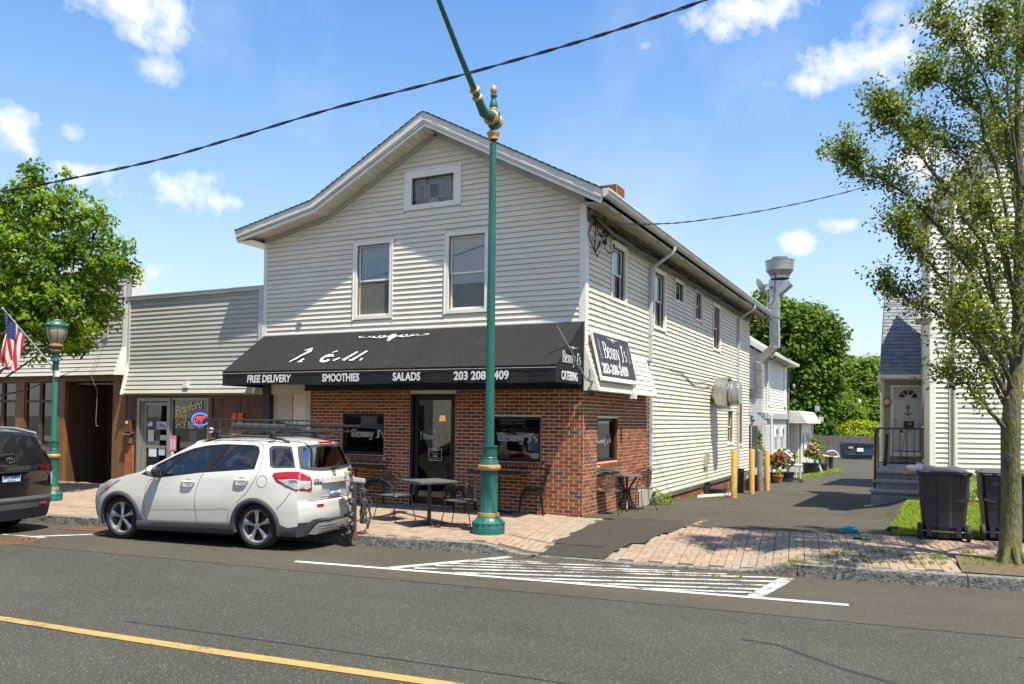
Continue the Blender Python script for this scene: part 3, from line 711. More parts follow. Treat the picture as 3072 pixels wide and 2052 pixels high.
def sash_window(fr, a0, a1, z0, z1, parent, cas=.085, m=white, blind=(.0,1.), depth=.06, label=None, split=True, bm_=None, blank=False, slats=True):
    """outer casing a0..a1; parts: casing > sash, pane, blind"""
    mb = MB(); c = cas
    mb.fbox(fr, a0, a0+c, z0, z1, -.02, .034, m); mb.fbox(fr, a1-c, a1, z0, z1, -.02, .034, m); mb.fbox(fr, a0+c, a1-c, z1-c, z1, -.02, .034, m); mb.fbox(fr, a0+c, a1-c, z0, z0+c*.8, -.02, .034, m)
    mb.fbox(fr, a0-.012, a1+.012, z1, z1+.02, -.02, .045, m); mb.fbox(fr, a0-.008, a0+.014, z0-.015, z1, .034, .044, m); mb.fbox(fr, a1-.014, a1+.008, z0-.015, z1, .034, .044, m)
    i0, i1, j0, j1 = a0+c, a1-c, z0+c*.8, z1-c
    for (q0, q1, w0, w1) in ((i0, i0+.012, j0, j1), (i1-.012, i1, j0, j1), (i0, i1, j1-.012, j1)): mb.fbox(fr, q0, q1, w0, w1, -depth, -.02, weathered)
    mb.fbox(fr, i0, i1, j0-.005, j0+.02, -depth-.03, -.02, m)
    w = mb.build('window', None, parent, label=label); jm = (j0+j1)/2 if split else None; s = .035
    rows = [(j0+.02, jm+.015, -depth), (jm-.015, j1, -depth+.02)] if split else [(j0+.02, j1, -depth)]
    for (w0, w1, d) in rows:
        mb = MB(); mb.fbox(fr, i0+.012, i0+.012+s, w0, w1, d-.02, d); mb.fbox(fr, i1-.012-s, i1-.012, w0, w1, d-.02, d); mb.fbox(fr, i0+.012+s, i1-.012-s, w0, w0+s, d-.02, d); mb.fbox(fr, i0+.012+s, i1-.012-s, w1-s, w1, d-.02, d)
        mb.build('sash', m, w)
        mb = MB(); mb.quad(fr(i0+.012+s, w0+s, d-.01), fr(i1-.012-s, w0+s, d-.01), fr(i1-.012-s, w1-s, d-.01), fr(i0+.012+s, w1-s, d-.01)); mb.build('pane', pane_up, w)
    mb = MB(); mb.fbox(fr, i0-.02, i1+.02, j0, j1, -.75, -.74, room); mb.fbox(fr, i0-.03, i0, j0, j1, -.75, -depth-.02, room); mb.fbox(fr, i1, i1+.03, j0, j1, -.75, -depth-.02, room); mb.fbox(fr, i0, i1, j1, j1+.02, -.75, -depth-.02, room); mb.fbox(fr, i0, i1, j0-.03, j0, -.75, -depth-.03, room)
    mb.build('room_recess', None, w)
    if bm_:
        mb = MB(); mb.fbox(fr, i0+.05, i1-.05, j0+.05, (j0+j1)/2-.03, -depth+.004, -depth+.008); mb.build('insect_screen', bm_, w)
    if blind:
        b0, b1 = lerp(j0, j1, blind[0]), lerp(j0, j1, blind[1]); mb = MB(); z = b0; h = .024 if slats else b1-b0
        while z < b1-.002:
            zt = min(z+h, b1); mb.quad(fr(i0+.02, z, -depth-.03), fr(i1-.02, z, -depth-.03), fr(i1-.02, zt, -depth-.04), fr(i0+.02, zt, -depth-.04)); z += h
        mb.build('blind', blind_m, w)
    return w
def wallplate(fr, outline, holes, d, m, parent, name='wall', reveal=.08):
    mb = MB(); cdt(outline, [rect(*h) for h in holes], lambda a, z: fr(a, z, d), mb, m)
    for (a0, a1, z0, z1) in holes:
        for p, q in (((a0,z0),(a1,z0)),((a1,z0),(a1,z1)),((a1,z1),(a0,z1)),((a0,z1),(a0,z0))): mb.quad(fr(*p, d), fr(*q, d), fr(*q, d-reveal), fr(*p, d-reveal), m)
    return mb.build(name, None, parent)
# ------------------------------------------------------------------ the corner shop
FR = frame((0,0,0), (1,0,0), (0,-1,0)); SD = frame((0,0,0), (0,1,0), (1,0,0))
shop = thing('shop_building', 'two-storey cream clapboard building with brick ground floor and kinked gable roof', 'building', (-3.5,0,0))
RAKE = [(-8.0,5.53),(-5.86,5.96),(-3.17,7.36),(.46,5.46)]          # lower edge of the rake boards
def rake_z(a): return interp([(-8.0,5.53),(-5.86,5.96),(-3.17,7.36)], a) if a < -3.17 else interp([(-3.17,7.36),(.46,5.46)], a)
def gable(z):       # extent of the front wall at height z
    if z <= 5.4: return -7.56, 0.0
    l = interp([(5.55,-7.56),(5.62,-7.4),(5.98,-5.86),(7.36,-3.17)], z) if z > 5.55 else -7.56
    r_ = interp([(5.46,.3),(7.36,-3.17)], z)
    return max(-7.56, l-.1), min(0.0, r_+.1)
W1 = (-5.14,-4.15,3.74,5.36); W2 = (-2.93,-1.95,3.76,5.36); WA = (-3.90,-2.58,5.88,6.66)
uph = [W1, W2, WA]
inner = lambda w, c=.085: (w[0]+c, w[1]-c, w[2]+c*.8, w[3]-c)
wallplate(FR, [(-7.56,2.2),(0,2.2),(0,5.68),(-3.17,7.45),(-5.86,6.05),(-7.56,5.7)], [inner(w) for w in uph], -.012, siding, shop, 'upper_wall')
clapboards(FR, 3.50, 7.36, .1016, gable, uph, siding, shop, seam=2.6)
sash_window(FR, *W1, shop, blind=(.0,1.), bm_=screen_m); w2_ = sash_window(FR, *W2, shop, blind=(.36,1.)); w2_['label'] = 'upstairs window half hidden by the lamp post, its blind pulled up a little'
# leaded attic window
mb = MB(); c = .17; a0, a1, z0, z1 = WA
for q in ((a0,a0+c,z0,z1),(a1-c,a1,z0,z1),(a0+c,a1-c,z1-.14,z1),(a0+c,a1-c,z0,z0+.1)): mb.fbox(FR, *q, -.02, .034)
mb.fbox(FR, a0-.012, a1+.012, z1, z1+.02, -.02, .045)
wa = mb.build('window', white, shop, label='small leaded attic window under the gable peak')
g0, g1, h0, h1 = a0+c, a1-c, z0+.1, z1-.14; mb = MB(); n_ = 0
cols = [g0+(g1-g0)*t for t in (0,.12,.28,.40,.60,.72,.88,1)]; rows = [h0, h0+.12, h1-.14, h1]
gm = [mat('leaded_glass_'+n, cc, .12, var=.2, spec=.8) for n, cc in (('grey',(.10,.105,.115)),('slate',(.06,.065,.075)),('dark',(.025,.025,.03)),('pale',(.17,.18,.18)))]
for i in range(7):
    for j in range(3):
        mb = MB(); mb.fbox(FR, cols[i]+.004, cols[i+1]-.004, rows[j]+.004, rows[j+1]-.004, -.06, -.05+rnd.uniform(-.003,.003)); mb.build('pane', gm[2 if (i == 3 and j == 1) or (i+j) % 4 == 0 else (3 if j == 0 and i == 3 else rnd.choice((0,0,1)))], wa)
mb = MB()
for x in cols[1:-1]: mb.fbox(FR, x-.006, x+.006, h0, h1, -.055, -.042)
for z in rows[1:-1]: mb.fbox(FR, g0, g1, z-.006, z+.006, -.055, -.041)
mb.build('lead_came', mat('lead_came', (.34,.36,.27), .6), wa); mb = MB(); mb.fbox(FR, g0-.02, g1+.02, h0-.02, h1+.02, -.09, -.065); mb.build('backing', dark, wa)

# side wall upstairs and at the back
SW = [(1.32,2.24,4.06,5.22),(4.15,5.13,3.81,5.19),(5.90,6.84,4.66,5.24),(7.94,8.76,4.43,5.28),(10.08,11.08,3.80,5.18)]
LW = (12.09,13.07,.97,2.14); BRW = (13.72,14.5,1.01,2.34)
wallplate(SD, [(0,2.2),(3.85,2.2),(3.85,-.1),(15.82,-.1),(15.82,5.7),(0,5.7)], [inner(w, .08) for w in SW]+[inner(LW, .08)], -.012, siding, shop, 'side_wall')
clapboards(SD, 3.05, 5.50, .1016, lambda z: (0, 15.82), SW+[LW], siding, shop, seam=3.7)
clapboards(SD, .03, 3.05, .1016, lambda z: (3.86, 15.82), SW+[LW,(BRW)], siding, shop, seam=3.7)
for i, w in enumerate(SW): sash_window(SD, *w, shop, cas=.08, blind=(.55,1.) if i in (0,3) else (.5,1.), split=(i != 2), depth=.07)
sash_window(SD, *LW, shop, cas=.08, blind=(.0,1.), depth=.07)
mb = MB(); a0, a1, z0, z1 = BRW; mb.fbox(SD, a0, a1, z0, z1, -.02, .012, mat('brown_board', (.16,.062,.025), .7, var=.25, scale=5, stretch=(1,1,.15)))
mb.fbox(SD, a0-.06, a0, z0-.04, z1+.04, -.02, .03, white); mb.fbox(SD, a1, a1+.06, z0-.04, z1+.04, -.02, .03, white); mb.fbox(SD, a0-.08, a1+.08, z0-.1, z0-.04, -.02, .05, white)
mb.build('boarded_window', None, shop)
# corner boards
mb = MB(); mb.box(-.095, .012, -.028, -.012, 3.5, 5.62); mb.box(.012, .03, -.028, .11, 3.08, 5.66); mb.build('corner_board', white, shop)
mb = MB(); mb.box(-7.585, -7.5, -.03, .0, 3.5, 5.62); mb.box(-7.6, -7.585, -.03, .3, 2.2, 5.62); mb.build('corner_board', white, shop)
mb = MB(); mb.box(.0, .03, 3.86, 3.97, -.12, 2.26); mb.build('corner_board', white, shop)
# far end and back walls
mb = MB(); mb.quad((0,15.82,-.9),(-7.56,15.82,-.9),(-7.56,15.82,5.7),(0,15.82,5.7)); mb.quad((-7.56,15.82,-.9),(-7.56,0,-.9),(-7.56,0,5.7),(-7.56,15.82,5.7)); mb.poly([(0,15.82,5.7),(-7.56,15.82,5.7),(-5.86,15.82,6.05),(-3.17,15.82,7.4)]); mb.build('back_wall', siding, shop)

# roof: shingle slab, rake boards, soffit planks, courses
shingle = mat('dark_shingle', (.035,.034,.034), .9, var=.3, scale=20, bump=.8, fine=.3)
YF, YB = -.47, 16.5
TOP = [(-8.03,5.775),(-5.90,6.215),(-3.2,7.64),(.50,5.70)]; BOT = [(-8.0,5.60),(-5.86,6.03),(-3.17,7.42),(.46,5.53)]
mb = MB()
for (t0, t1), (b0, b1) in zip(zip(TOP, TOP[1:]), zip(BOT, BOT[1:])):
    mb.add([(t0[0],YF,t0[1]),(t1[0],YF,t1[1]),(t1[0],YB,t1[1]),(t0[0],YB,t0[1]),(b0[0],YF,b0[1]),(b1[0],YF,b1[1]),(b1[0],YB,b1[1]),(b0[0],YB,b0[1])], [(0,1,2,3),(7,6,5,4)])
roof = mb.build('roof', shingle, shop)
for (t0, t1) in zip(TOP, TOP[1:]):
    L_ = math.hypot(t1[0]-t0[0], t1[1]-t0[1]); n = int(L_/.142); up_ = t1[1] > t0[1]
    for i in range(n):
        s0, s1 = i/n, (i+1)/n; lo, hi = (s0, s1) if up_ else (s1, s0); mb = MB(); nx, nz = -(t1[1]-t0[1])/L_, (t1[0]-t0[0])/L_
        if nz < 0: nx, nz = -nx, -nz
        pl = (lerp(t0[0],t1[0],lo), lerp(t0[1],t1[1],lo)); ph = (lerp(t0[0],t1[0],hi), lerp(t0[1],t1[1],hi)); y0 = YF-.024+rnd.uniform(-.003,.003)
        mb.prism([(pl[0],y0,pl[1]-.004),(ph[0],y0,ph[1]-.004),(ph[0]+nx*.006,y0,ph[1]+nz*.006),(pl[0]+nx*.024,y0,pl[1]+nz*.024)], (0,YB-y0,0)); mb.build('shingle_course', shingle, roof)
# the two-step rake board: upper face grey, lower strip paler
for k, ((t0, t1), (b0, b1), (r0, r1)) in enumerate(zip(zip(TOP, TOP[1:]), zip(BOT, BOT[1:]), zip(RAKE, RAKE[1:]))):
    m0 = ((t0[0]*.42+r0[0]*.58), t0[1]*.42+r0[1]*.58); m1 = ((t1[0]*.42+r1[0]*.58), t1[1]*.42+r1[1]*.58)
    mb = MB(); mb.prism([(r0[0],YF+.02,r0[1]),(r1[0],YF+.02,r1[1]),(m1[0],YF+.02,m1[1]),(m0[0],YF+.02,m0[1])], (0,.05,0)); mb.build('rake_board', white, roof)
    mb = MB(); mb.prism([(m0[0],YF-.004,m0[1]),(m1[0],YF-.004,m1[1]),(t1[0],YF-.004,t1[1]-.012),(t0[0],YF-.004,t0[1]-.012)], (0,.075,0)); mb.build('rake_board', fascia, roof)
    mb = MB(); mb.prism([(t0[0],YF-.012,t0[1]-.03),(t1[0],YF-.012,t1[1]-.03),(t1[0],YF-.012,t1[1]-.008),(t0[0],YF-.012,t0[1]-.008)], (0,.008,0)); mb.build('drip_edge', fascia, roof)
    # soffit planks run from the rake to the wall
    L_ = math.hypot(r1[0]-r0[0], r1[1]-r0[1]); n = int(L_/.125); vec = Vector((r1[0]-r0[0], 0, r1[1]-r0[1])).normalized(); nn = Vector((-vec.z, 0, vec.x))
    for i in range(n):
        s0 = L_*i/n+.004; s1 = L_*(i+1)/n-.004; mb = MB(); o = Vector((r0[0],0,r0[1]))+nn*.02
        a, b = o+vec*s0, o+vec*s1
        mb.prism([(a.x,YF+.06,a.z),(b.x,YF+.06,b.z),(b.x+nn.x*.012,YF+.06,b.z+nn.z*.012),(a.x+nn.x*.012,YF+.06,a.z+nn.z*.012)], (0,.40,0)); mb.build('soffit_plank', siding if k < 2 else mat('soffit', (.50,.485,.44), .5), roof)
    mb = MB(); mb.prism([(a_.x,a_.y,a_.z) for a_ in (Vector((r0[0],YF+.06,r0[1]))+nn*.034, Vector((r1[0],YF+.06,r1[1]))+nn*.034, Vector((r1[0],YF+.06,r1[1]))+nn*.05, Vector((r0[0],YF+.06,r0[1]))+nn*.05)], (0,.42,0)); mb.build('soffit_backing', dark, roof)
    # frieze board on the wall below the soffit
    mb = MB(); d_ = nn*-.075; q = [Vector((r0[0],-.05,r0[1]))+d_, Vector((r1[0],-.05,r1[1]))+d_, Vector((r1[0],-.05,r1[1]))+nn*.02, Vector((r0[0],-.05,r0[1]))+nn*.02]
    lo, hi = -7.56, 0.0
    def clipx(p, q_, X):
        t = (X-p.x)/(q_.x-p.x); return p.lerp(q_, t)
    if k == 0: q[0] = clipx(q[0], q[1], lo); q[3] = clipx(q[3], q[2], lo)
    if k == 2: q[1] = clipx(q[0], q[1], hi); q[2] = clipx(q[3], q[2], hi)
    mb.prism(q, (0,.036,0)); mb.build('frieze_board', mat('frieze', (.42,.405,.36), .5), roof)
# left eave box end and left soffit
mb = MB(); mb.box(-8.0, -7.56, YF+.05, YB, 5.52, 5.545); mb.box(-8.02, -8.0, YF, YB, 5.53, 5.76); mb.build('eave_soffit', white, roof)
# right eave: soffit in steps, gutter
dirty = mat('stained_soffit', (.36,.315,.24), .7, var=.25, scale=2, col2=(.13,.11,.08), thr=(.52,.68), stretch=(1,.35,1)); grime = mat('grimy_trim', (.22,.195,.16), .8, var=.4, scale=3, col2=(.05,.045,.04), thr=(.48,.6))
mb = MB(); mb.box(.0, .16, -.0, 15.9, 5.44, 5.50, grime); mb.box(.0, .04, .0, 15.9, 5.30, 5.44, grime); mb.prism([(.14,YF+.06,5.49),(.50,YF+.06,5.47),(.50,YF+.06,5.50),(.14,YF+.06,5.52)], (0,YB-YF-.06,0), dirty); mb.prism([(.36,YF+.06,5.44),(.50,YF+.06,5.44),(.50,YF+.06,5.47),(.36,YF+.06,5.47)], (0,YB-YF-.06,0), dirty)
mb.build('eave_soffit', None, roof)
mb = MB(); pr = [(.50,5.56),(.565,5.565),(.60,5.60),(.605,5.64),(.625,5.665),(.625,5.70),(.612,5.70),(.612,5.67),(.59,5.645),(.585,5.60),(.555,5.58),(.512,5.575),(.512,5.70),(.50,5.70)]
mb.prism([(x,YF-.01,z) for x, z in pr], (0,YB-YF+.02,0)); mb.prism([(x,YF-.02,z) for x, z in [(.50,5.56),(.565,5.565),(.60,5.60),(.605,5.64),(.625,5.665),(.625,5.70),(.50,5.70)]], (0,.02,0)); mb.build('gutter', mat('gutter_white', (.55,.545,.52), .45, var=.15, scale=2, col2=(.30,.28,.23), thr=(.5,.75)), roof)
def downspout(y, x0, z0, parent, m=white):
    mb = MB(); mb.tube([(.55,y+.02,5.58),(.55,y+.02,5.48),(.50,y,5.40),(.16,y-.06,5.16),(.07,y-.08,5.08),(.06,y-.08,4.98)], .042, 10); mb.box(.02, .10, y-.13, y-.04, z0, 5.0)
    for z in (4.95, 3.6, 2.0):
        if z > z0: mb.box(.0, .105, y-.14, y-.03, z, z+.03)
    return mb.build('downspout', m, parent)
downspout(3.90, 0, 3.04, shop, mat('downspout', (.5,.5,.48), .5, var=.1)); downspout(13.72, 0, -.3, shop, MATS['downspout'])
mb = MB(); mb.box(.02, .09, 3.86, 3.94, 0, 2.26); mb.tube([(.06,3.80,3.06),(.22,3.70,2.3)], .012, 6); mb.build('downspout', MATS['downspout'], shop)
# brick chimney behind the eave
ch = MB(); p = ony(1815, 548, 5.0); cx = -.35
chm = MB(); chm.box(-.66, -.28, 2.45, 2.95, 5.4, 6.66); chim = chm.build('chimney', mortar, shop)
for fr_, a0, a1 in ((frame((-.66,2.45,0),(1,0,0),(0,-1,0)), 0, .38), (frame((-.28,2.45,0),(0,1,0),(1,0,0)), 0, .5)):
    mb = MB()
    for r_ in range(8):
        a = a0 + (.1 if r_ % 2 else 0)-.2
        while a < a1:
            s, e = max(a, a0), min(a+BW, a1); a += BW
            if e-s > .02: mb.fbox(fr_, s+.004, e-.004, 6.66-(r_+1)*BH+.004, 6.66-r_*BH-.004, -.02, .007)
    mb.build('brick_field', BRICKS[0], chim, kind='stuff')

# ground-floor brick
WB1 = (-5.38,-4.33,.96,1.80); WB2 = (-1.88,-.84,.93,1.77); DR = (-3.70,-2.66,-.1,2.27); WSD = (.71,1.84,.93,1.76)
bw = MB(); fr_holes = [WB1, WB2, (DR[0],DR[1],-.3,2.30)]
cdt([(-6.23,-.3),(-3.70,-.3),(-3.70,2.27),(-2.66,2.27),(-2.66,-.3),(0,-.3),(0,2.30),(-6.23,2.30)], [rect(*WB1), rect(*WB2)], lambda a, z: FR(a, z, -.003), bw, mortar)
cdt([(0,-.3),(3.2,-.3),(3.2,.2),(3.85,.2),(3.85,2.3),(0,2.3)], [rect(*WSD)], lambda a, z: SD(a, z, -.003), bw, mortar)
cdt([(3.2,-.35),(3.85,-.35),(3.85,.2),(3.2,.2)], [], lambda a, z: SD(a, z, .02), bw, concrete)
for (fr, h) in ((FR, WB1), (FR, WB2), (SD, WSD)):
    a0, a1, z0, z1 = h
    for p, q in (((a0,z0),(a1,z0)),((a1,z0),(a1,z1)),((a1,z1),(a0,z1)),((a0,z1),(a0,z0))): bw.quad(fr(*p,-.003), fr(*q,-.003), fr(*q,-.14), fr(*p,-.14), BRICKS[2])
brickw = bw.build('brick_wall', None, shop)
brickwork([(FR,-6.23,-3.70,-.12,[WB1,(WB1[0]-.08,WB1[1]+.02,.86,.96)],.5),(FR,-2.66,0,-.12,[WB2,(WB2[0]-.02,WB2[1]+.08,.83,.93)],.25),(SD,0,3.85,-.2,[WSD,(3.2,3.85,-.4,.2),(WSD[0]-.02,WSD[1]+.07,.75,.93)],.5)], brickw, 2.27, 300)
# rowlock sills
for (fr, a0, a1, zt, dd) in ((FR, WB1[0]-.08, WB1[1]+.02, .97, .07), (FR, WB2[0]-.02, WB2[1]+.08, .94, .07), (SD, WSD[0]-.02, WSD[1]+.07, .93, .07)):
    mb = MB(); mb.fbox(fr, a0, a1, zt-.096, zt-.05, -.1, dd-.006); s_ = mb.build('sill', mortar, shop); n = int((a1-a0)/.0677)
    for i in range(n):
        q = (a1-a0)/n; mb = MB(); mb.hexa([fr(a0+i*q+.005,zt-.10,dd),fr(a0+(i+1)*q-.005,zt-.10,dd),fr(a0+(i+1)*q-.005,zt-.06,-.12),fr(a0+i*q+.005,zt-.06,-.12),fr(a0+i*q+.005,zt-.03,dd),fr(a0+(i+1)*q-.005,zt-.03,dd),fr(a0+(i+1)*q-.005,zt,-.12),fr(a0+i*q+.005,zt,-.12)])
        mb.build('brick', rnd.choice((BRICKS[0],BRICKS[1],BRICKS[2],BRICKS[2])), s_)
# shop windows and door
textw = mat('white_vinyl', (.66,.66,.66), .5, var=.02); texti = mat('vinyl_inner', (.03,.03,.035), .4)
def shop_window(fr, h, parent, fw=.06, name='shop_window', label=None):
    a0, a1, z0, z1 = h; mb = MB()
    for q in ((a0,a0+fw,z0,z1),(a1-fw,a1,z0,z1),(a0+fw,a1-fw,z1-fw,z1),(a0+fw,a1-fw,z0,z0+fw)): mb.fbox(fr, *q, -.12, -.06)
    w = mb.build(name, black, parent, label=label)
    mb = MB(); mb.quad(fr(a0+fw,z0+fw,-.09), fr(a1-fw,z0+fw,-.09), fr(a1-fw,z1-fw,-.09), fr(a0+fw,z1-fw,-.09)); mb.build('pane', pane_dark, w)
    return w
s1 = shop_window(FR, WB1, shop); s2 = shop_window(FR, WB2, shop); s3 = shop_window(SD, WSD, shop)
tx = lambda fr, a, z, d: fr(a, z, d)
benny(FR(-5.21+.0,1.32,-.086), (1,0,0), UP, .83, .15, textw, s1, texti); benny(FR(-1.77,1.31,-.086), (1,0,0), UP, .82, .15, textw, s2, texti); benny(SD(.84,1.29,-.086), (0,1,0), UP, .82, .15, textw, s3, texti)
# interior: back wall, floor, pendant lamps, tables seen dimly
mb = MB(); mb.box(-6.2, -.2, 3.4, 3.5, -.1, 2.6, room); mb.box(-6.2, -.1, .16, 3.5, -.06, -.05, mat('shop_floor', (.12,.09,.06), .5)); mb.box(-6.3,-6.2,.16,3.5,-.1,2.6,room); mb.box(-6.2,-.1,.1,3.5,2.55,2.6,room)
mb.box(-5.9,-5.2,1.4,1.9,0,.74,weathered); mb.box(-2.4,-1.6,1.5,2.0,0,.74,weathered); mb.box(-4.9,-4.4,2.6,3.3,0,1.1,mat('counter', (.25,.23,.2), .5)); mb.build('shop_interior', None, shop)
amber = mat('lamp_shade_amber', (.9,.38,.04), .5, emit=1.6)
for (x, y, z) in ((-4.75,.9,1.72),(-3.62,1.1,1.66)):
    mb = MB(); mb.lathe([(.05,.12),(.075,0)], 12, amber, (x,y,z)); mb.tube([(x,y,z+.12),(x,y,2.55)], .004, 5, black); mb.build('pendant_lamp', None, shop)
# door: black aluminium frame, glass leaf
a0, a1, z0, z1 = DR; mb = MB()
for q in ((a0,a0+.05,-.02,z1),(a1-.05,a1,-.02,z1),(a0+.05,a1-.05,2.17,z1)): mb.fbox(FR, *q, -.16, -.02)
mb.fbox(FR, a0+.05, a1-.05, -.03, .03, -.2, -.02, steel)
mb.mats = [black, steel] if False else mb.mats
fd = mb.build('door_frame', black, shop)
mb = MB(); l0, l1 = a0+.055, a1-.055
for q in ((l0,l0+.085,.04,2.165),(l1-.085,l1,.04,2.165),(l0+.085,l1-.085,2.08,2.165),(l0+.085,l1-.085,.04,.17)): mb.fbox(FR, *q, -.12, -.075)
door = mb.build('door', black, shop)
mb = MB(); mb.quad(FR(l0+.085,.17,-.095),FR(l1-.085,.17,-.095),FR(l1-.085,2.08,-.095),FR(l0+.085,2.08,-.095)); mb.build('pane', pane_dark, door)
mb = MB(); mb.tube([FR(l1-.045,1.0,-.02),FR(l1-.045,1.36,-.02)], .012, 8); mb.fbox(FR, l1-.055, l1-.035, 1.0, 1.03, -.075,-.02); mb.fbox(FR, l1-.055, l1-.035, 1.33, 1.36, -.075,-.02); mb.fbox(FR, l1-.075, l1-.02, 1.02,1.34,-.075,-.06); mb.build('handle', blackpl, door)
benny(FR(-3.44,1.31,-.091), (1,0,0), UP, .54, .10, textw, door, texti); scrollwork(FR(-3.17,1.475,-.090), (1,0,0), UP, .30, textw, door); whisk(FR(-3.50,1.29,-.090), (1,0,0), UP, .17, textw, door); whisk(FR(-2.81,1.29,-.090), (1,0,0), UP, .17, textw, door)
mb = MB(); h = (-3.31,-3.01,.89,1.12)
for q in ((h[0],h[1],h[2],h[2]+.008),(h[0],h[1],h[3]-.008,h[3]),(h[0],h[0]+.008,h[2]+.008,h[3]-.008),(h[1]-.008,h[1],h[2]+.008,h[3]-.008)): mb.fbox(FR, *q, -.093, -.091)
mb.build('hours_frame', textw, door)
text('Business Hours', TM(FR(-3.16,1.075,-.092),(1,0,0),UP), .030, textw, door, align='CENTER'); text('CLOSED ON MON', TM(FR(-3.16,1.02,-.092),(1,0,0),UP), .022, textw, door, align='CENTER'); text('OPEN', TM(FR(-3.16,.963,-.092),(1,0,0),UP), .036, textw, door, align='CENTER', bold=.002); text('TUE SUN  11:00am to 9:30pm', TM(FR(-3.16,.93,-.092),(1,0,0),UP), .017, textw, door, align='CENTER')
# black header band, white side door at the left end, black post
mb = MB(); mb.box(-6.37, .012, -.05, .0, 2.27, 2.45); mb.box(.0, .02, .0, .25, 2.25, 2.6); mb.build('header_band', black, shop)
mb = MB(); mb.box(-7.56, -7.34, -.06, .0, -.05, 1.95); mb.box(-7.55,-7.36,-.05,0,1.95,2.6); mb.build('black_post', mat('dark_paint', (.03,.03,.035), .6), shop)
cream = mat('cream_door_paint', (.56,.53,.45), .5)
mb = MB(); mb.box(-7.34, -6.23, .12, .2, -.1, 2.6); mb.box(-6.31, -6.23, -.02, .12, -.1, 2.4); mb.box(-7.34,-6.8,.06,.12,-.1,2.4); mb.build('entry_recess', cream, shop)
mb = MB(); mb.box(-6.78, -6.34, .07, .12, .0, 2.3); e_ = mb.build('panel_door', white, shop)
for z0 in (.2, .95, 1.4, 2.08):
    mb = MB(); zt = {.2:.85,.95:1.3,1.4:1.98,2.08:2.22}[z0]; mb.box(-6.70, -6.42, .062, .068, z0, zt); mb.build('door_panel', white, e_)
mb = MB(); mb.box(-7.22, -7.02, .0, .06, 1.22, 1.62); mb.box(-7.2,-7.05,-.05,.0,1.25,1.5); mb.build('mailbox', blackpl, shop); text('119', TM((-7.12,-.052,1.3),(1,0,0),UP), .07, textw, shop, name='house_number')
mb = MB(); mb.fbox(FR, -6.62, -6.50, 3.70, 3.78, .0, .05); mb.build('wall_vent', mat('vent_grey', (.3,.3,.28), .5), shop)
# foundation of the side wall
mb = MB(); mb.quad(SD(3.85,-.5,-.06),SD(5.7,-.5,-.06),SD(5.7,.03,-.06),SD(3.85,.03,-.06), concrete); mb.quad(SD(5.7,-.9,-.05),SD(15.82,-.9,-.05),SD(15.82,.03,-.05),SD(5.7,.03,-.05), mortar); mb.quad(SD(5.7,-.5,-.06),SD(5.7,-.5,-.05),SD(5.7,.03,-.05),SD(5.7,.03,-.06), mortar)
mb.fbox(SD, 9.3, 9.9, -.9, .02, -.06, .0, dark); mb.fbox(SD, 12.8, 15.4, -.9, .03, -.04, .03, mat('rubble_stone', (.11,.115,.12), .9, var=.6, scale=9, bump=1, bscale=14))
fnd = mb.build('foundation', None, shop)
mb = MB(); r_ = 0; z = .03-BH
while z > -.6:
    a = 5.72+(.1 if r_ % 2 else 0)
    while a < 12.7:
        if z > -.035*a-.12 and not (9.25 < a+.1 < 9.95): mb.fbox(SD, a+.005, a+BW-.005, z+.005, z+BH-.005, -.06, -.042+rnd.uniform(-.004,.003), rnd.choice((BRICKS[0],BRICKS[1],BRICKS[3],BRICKS[2])))
        a += BW
    z -= BH; r_ += 1
mb.build('brick_field', None, fnd, kind='stuff')
mb = MB(); mb.fbox(SD, 3.9, 15.8, -.0, .035, -.02, .03); mb.build('siding_skirt', mat('skirt', (.42,.4,.34), .6, var=.2), shop)

# small mansard over the side brick wall with the sign
NM = Vector((.8,0,.22)).normalized()
MT, MBt = 3.07, 2.27; mxo = .26
mb = MB(); mb.prism([(.012,0,MT+.02),(.012,0,MBt),(mxo,0,MBt)], (0,3.62,0), siding); mb.prism([(.012,-.035,MT+.03),(.012,-.035,MBt-.02),(mxo+.03,-.035,MBt-.02),(mxo+.03,-.035,MBt+.06)], (0,.035,0), white)
mb.box(.0, mxo+.02, -.0, 3.62, MBt-.025, MBt, white); mb.prism([(.01,3.62,MT+.02),(.01,3.62,MBt-.02),(mxo+.02,3.62,MBt-.02)], (0,.025,0), white)
man = mb.build('side_mansard', None, shop)
n = 8
for i in range(n):
    z0 = MBt+(MT-MBt)*i/n; z1 = MBt+(MT-MBt)*(i+1)/n; xf = lambda z: .012+(mxo-.012)*(MT-z)/(MT-MBt)
    mb = MB(); mb.hexa([(xf(z0)+.018,0,z0),(xf(z0)+.018,3.62,z0),(xf(z0)-.01,3.62,z0),(xf(z0)-.01,0,z0),(xf(z1)+.003,0,z1),(xf(z1)+.003,3.62,z1),(xf(z1)-.01,3.62,z1),(xf(z1)-.01,0,z1)]); mb.build('clapboard', siding, man)
signm = mat('sign_black', (.028,.03,.03), .45, var=.25, scale=4)
S0, S1 = Vector((.30,.14,2.48)), Vector((.10,.14,3.31)); su = Vector((0,1,0)); sv = (S1-S0).normalized(); sn = su.cross(sv); SWd, SHt = 1.98, (S1-S0).length
mb = MB(); mb.prism([S0-su*.03-sv*.04, S0+su*(SWd+.03)-sv*.04, S0+su*(SWd+.03)+sv*(SHt+.04), S0-su*.03+sv*(SHt+.04)], -sn*.04 if sn.x > 0 else sn*.04); sgn = mb.build('sign', white, shop, label='black and white name sign with telephone number leaning on the side wall')
sx = sn if sn.x > 0 else -sn
mb = MB(); mb.prism([S0+sx*.004+sv*.04, S0+su*SWd+sx*.004+sv*.04, S0+su*SWd+sx*.004+sv*SHt, S0+sx*.004+sv*SHt], -sx*.003); mb.build('sign_face', signm, sgn)
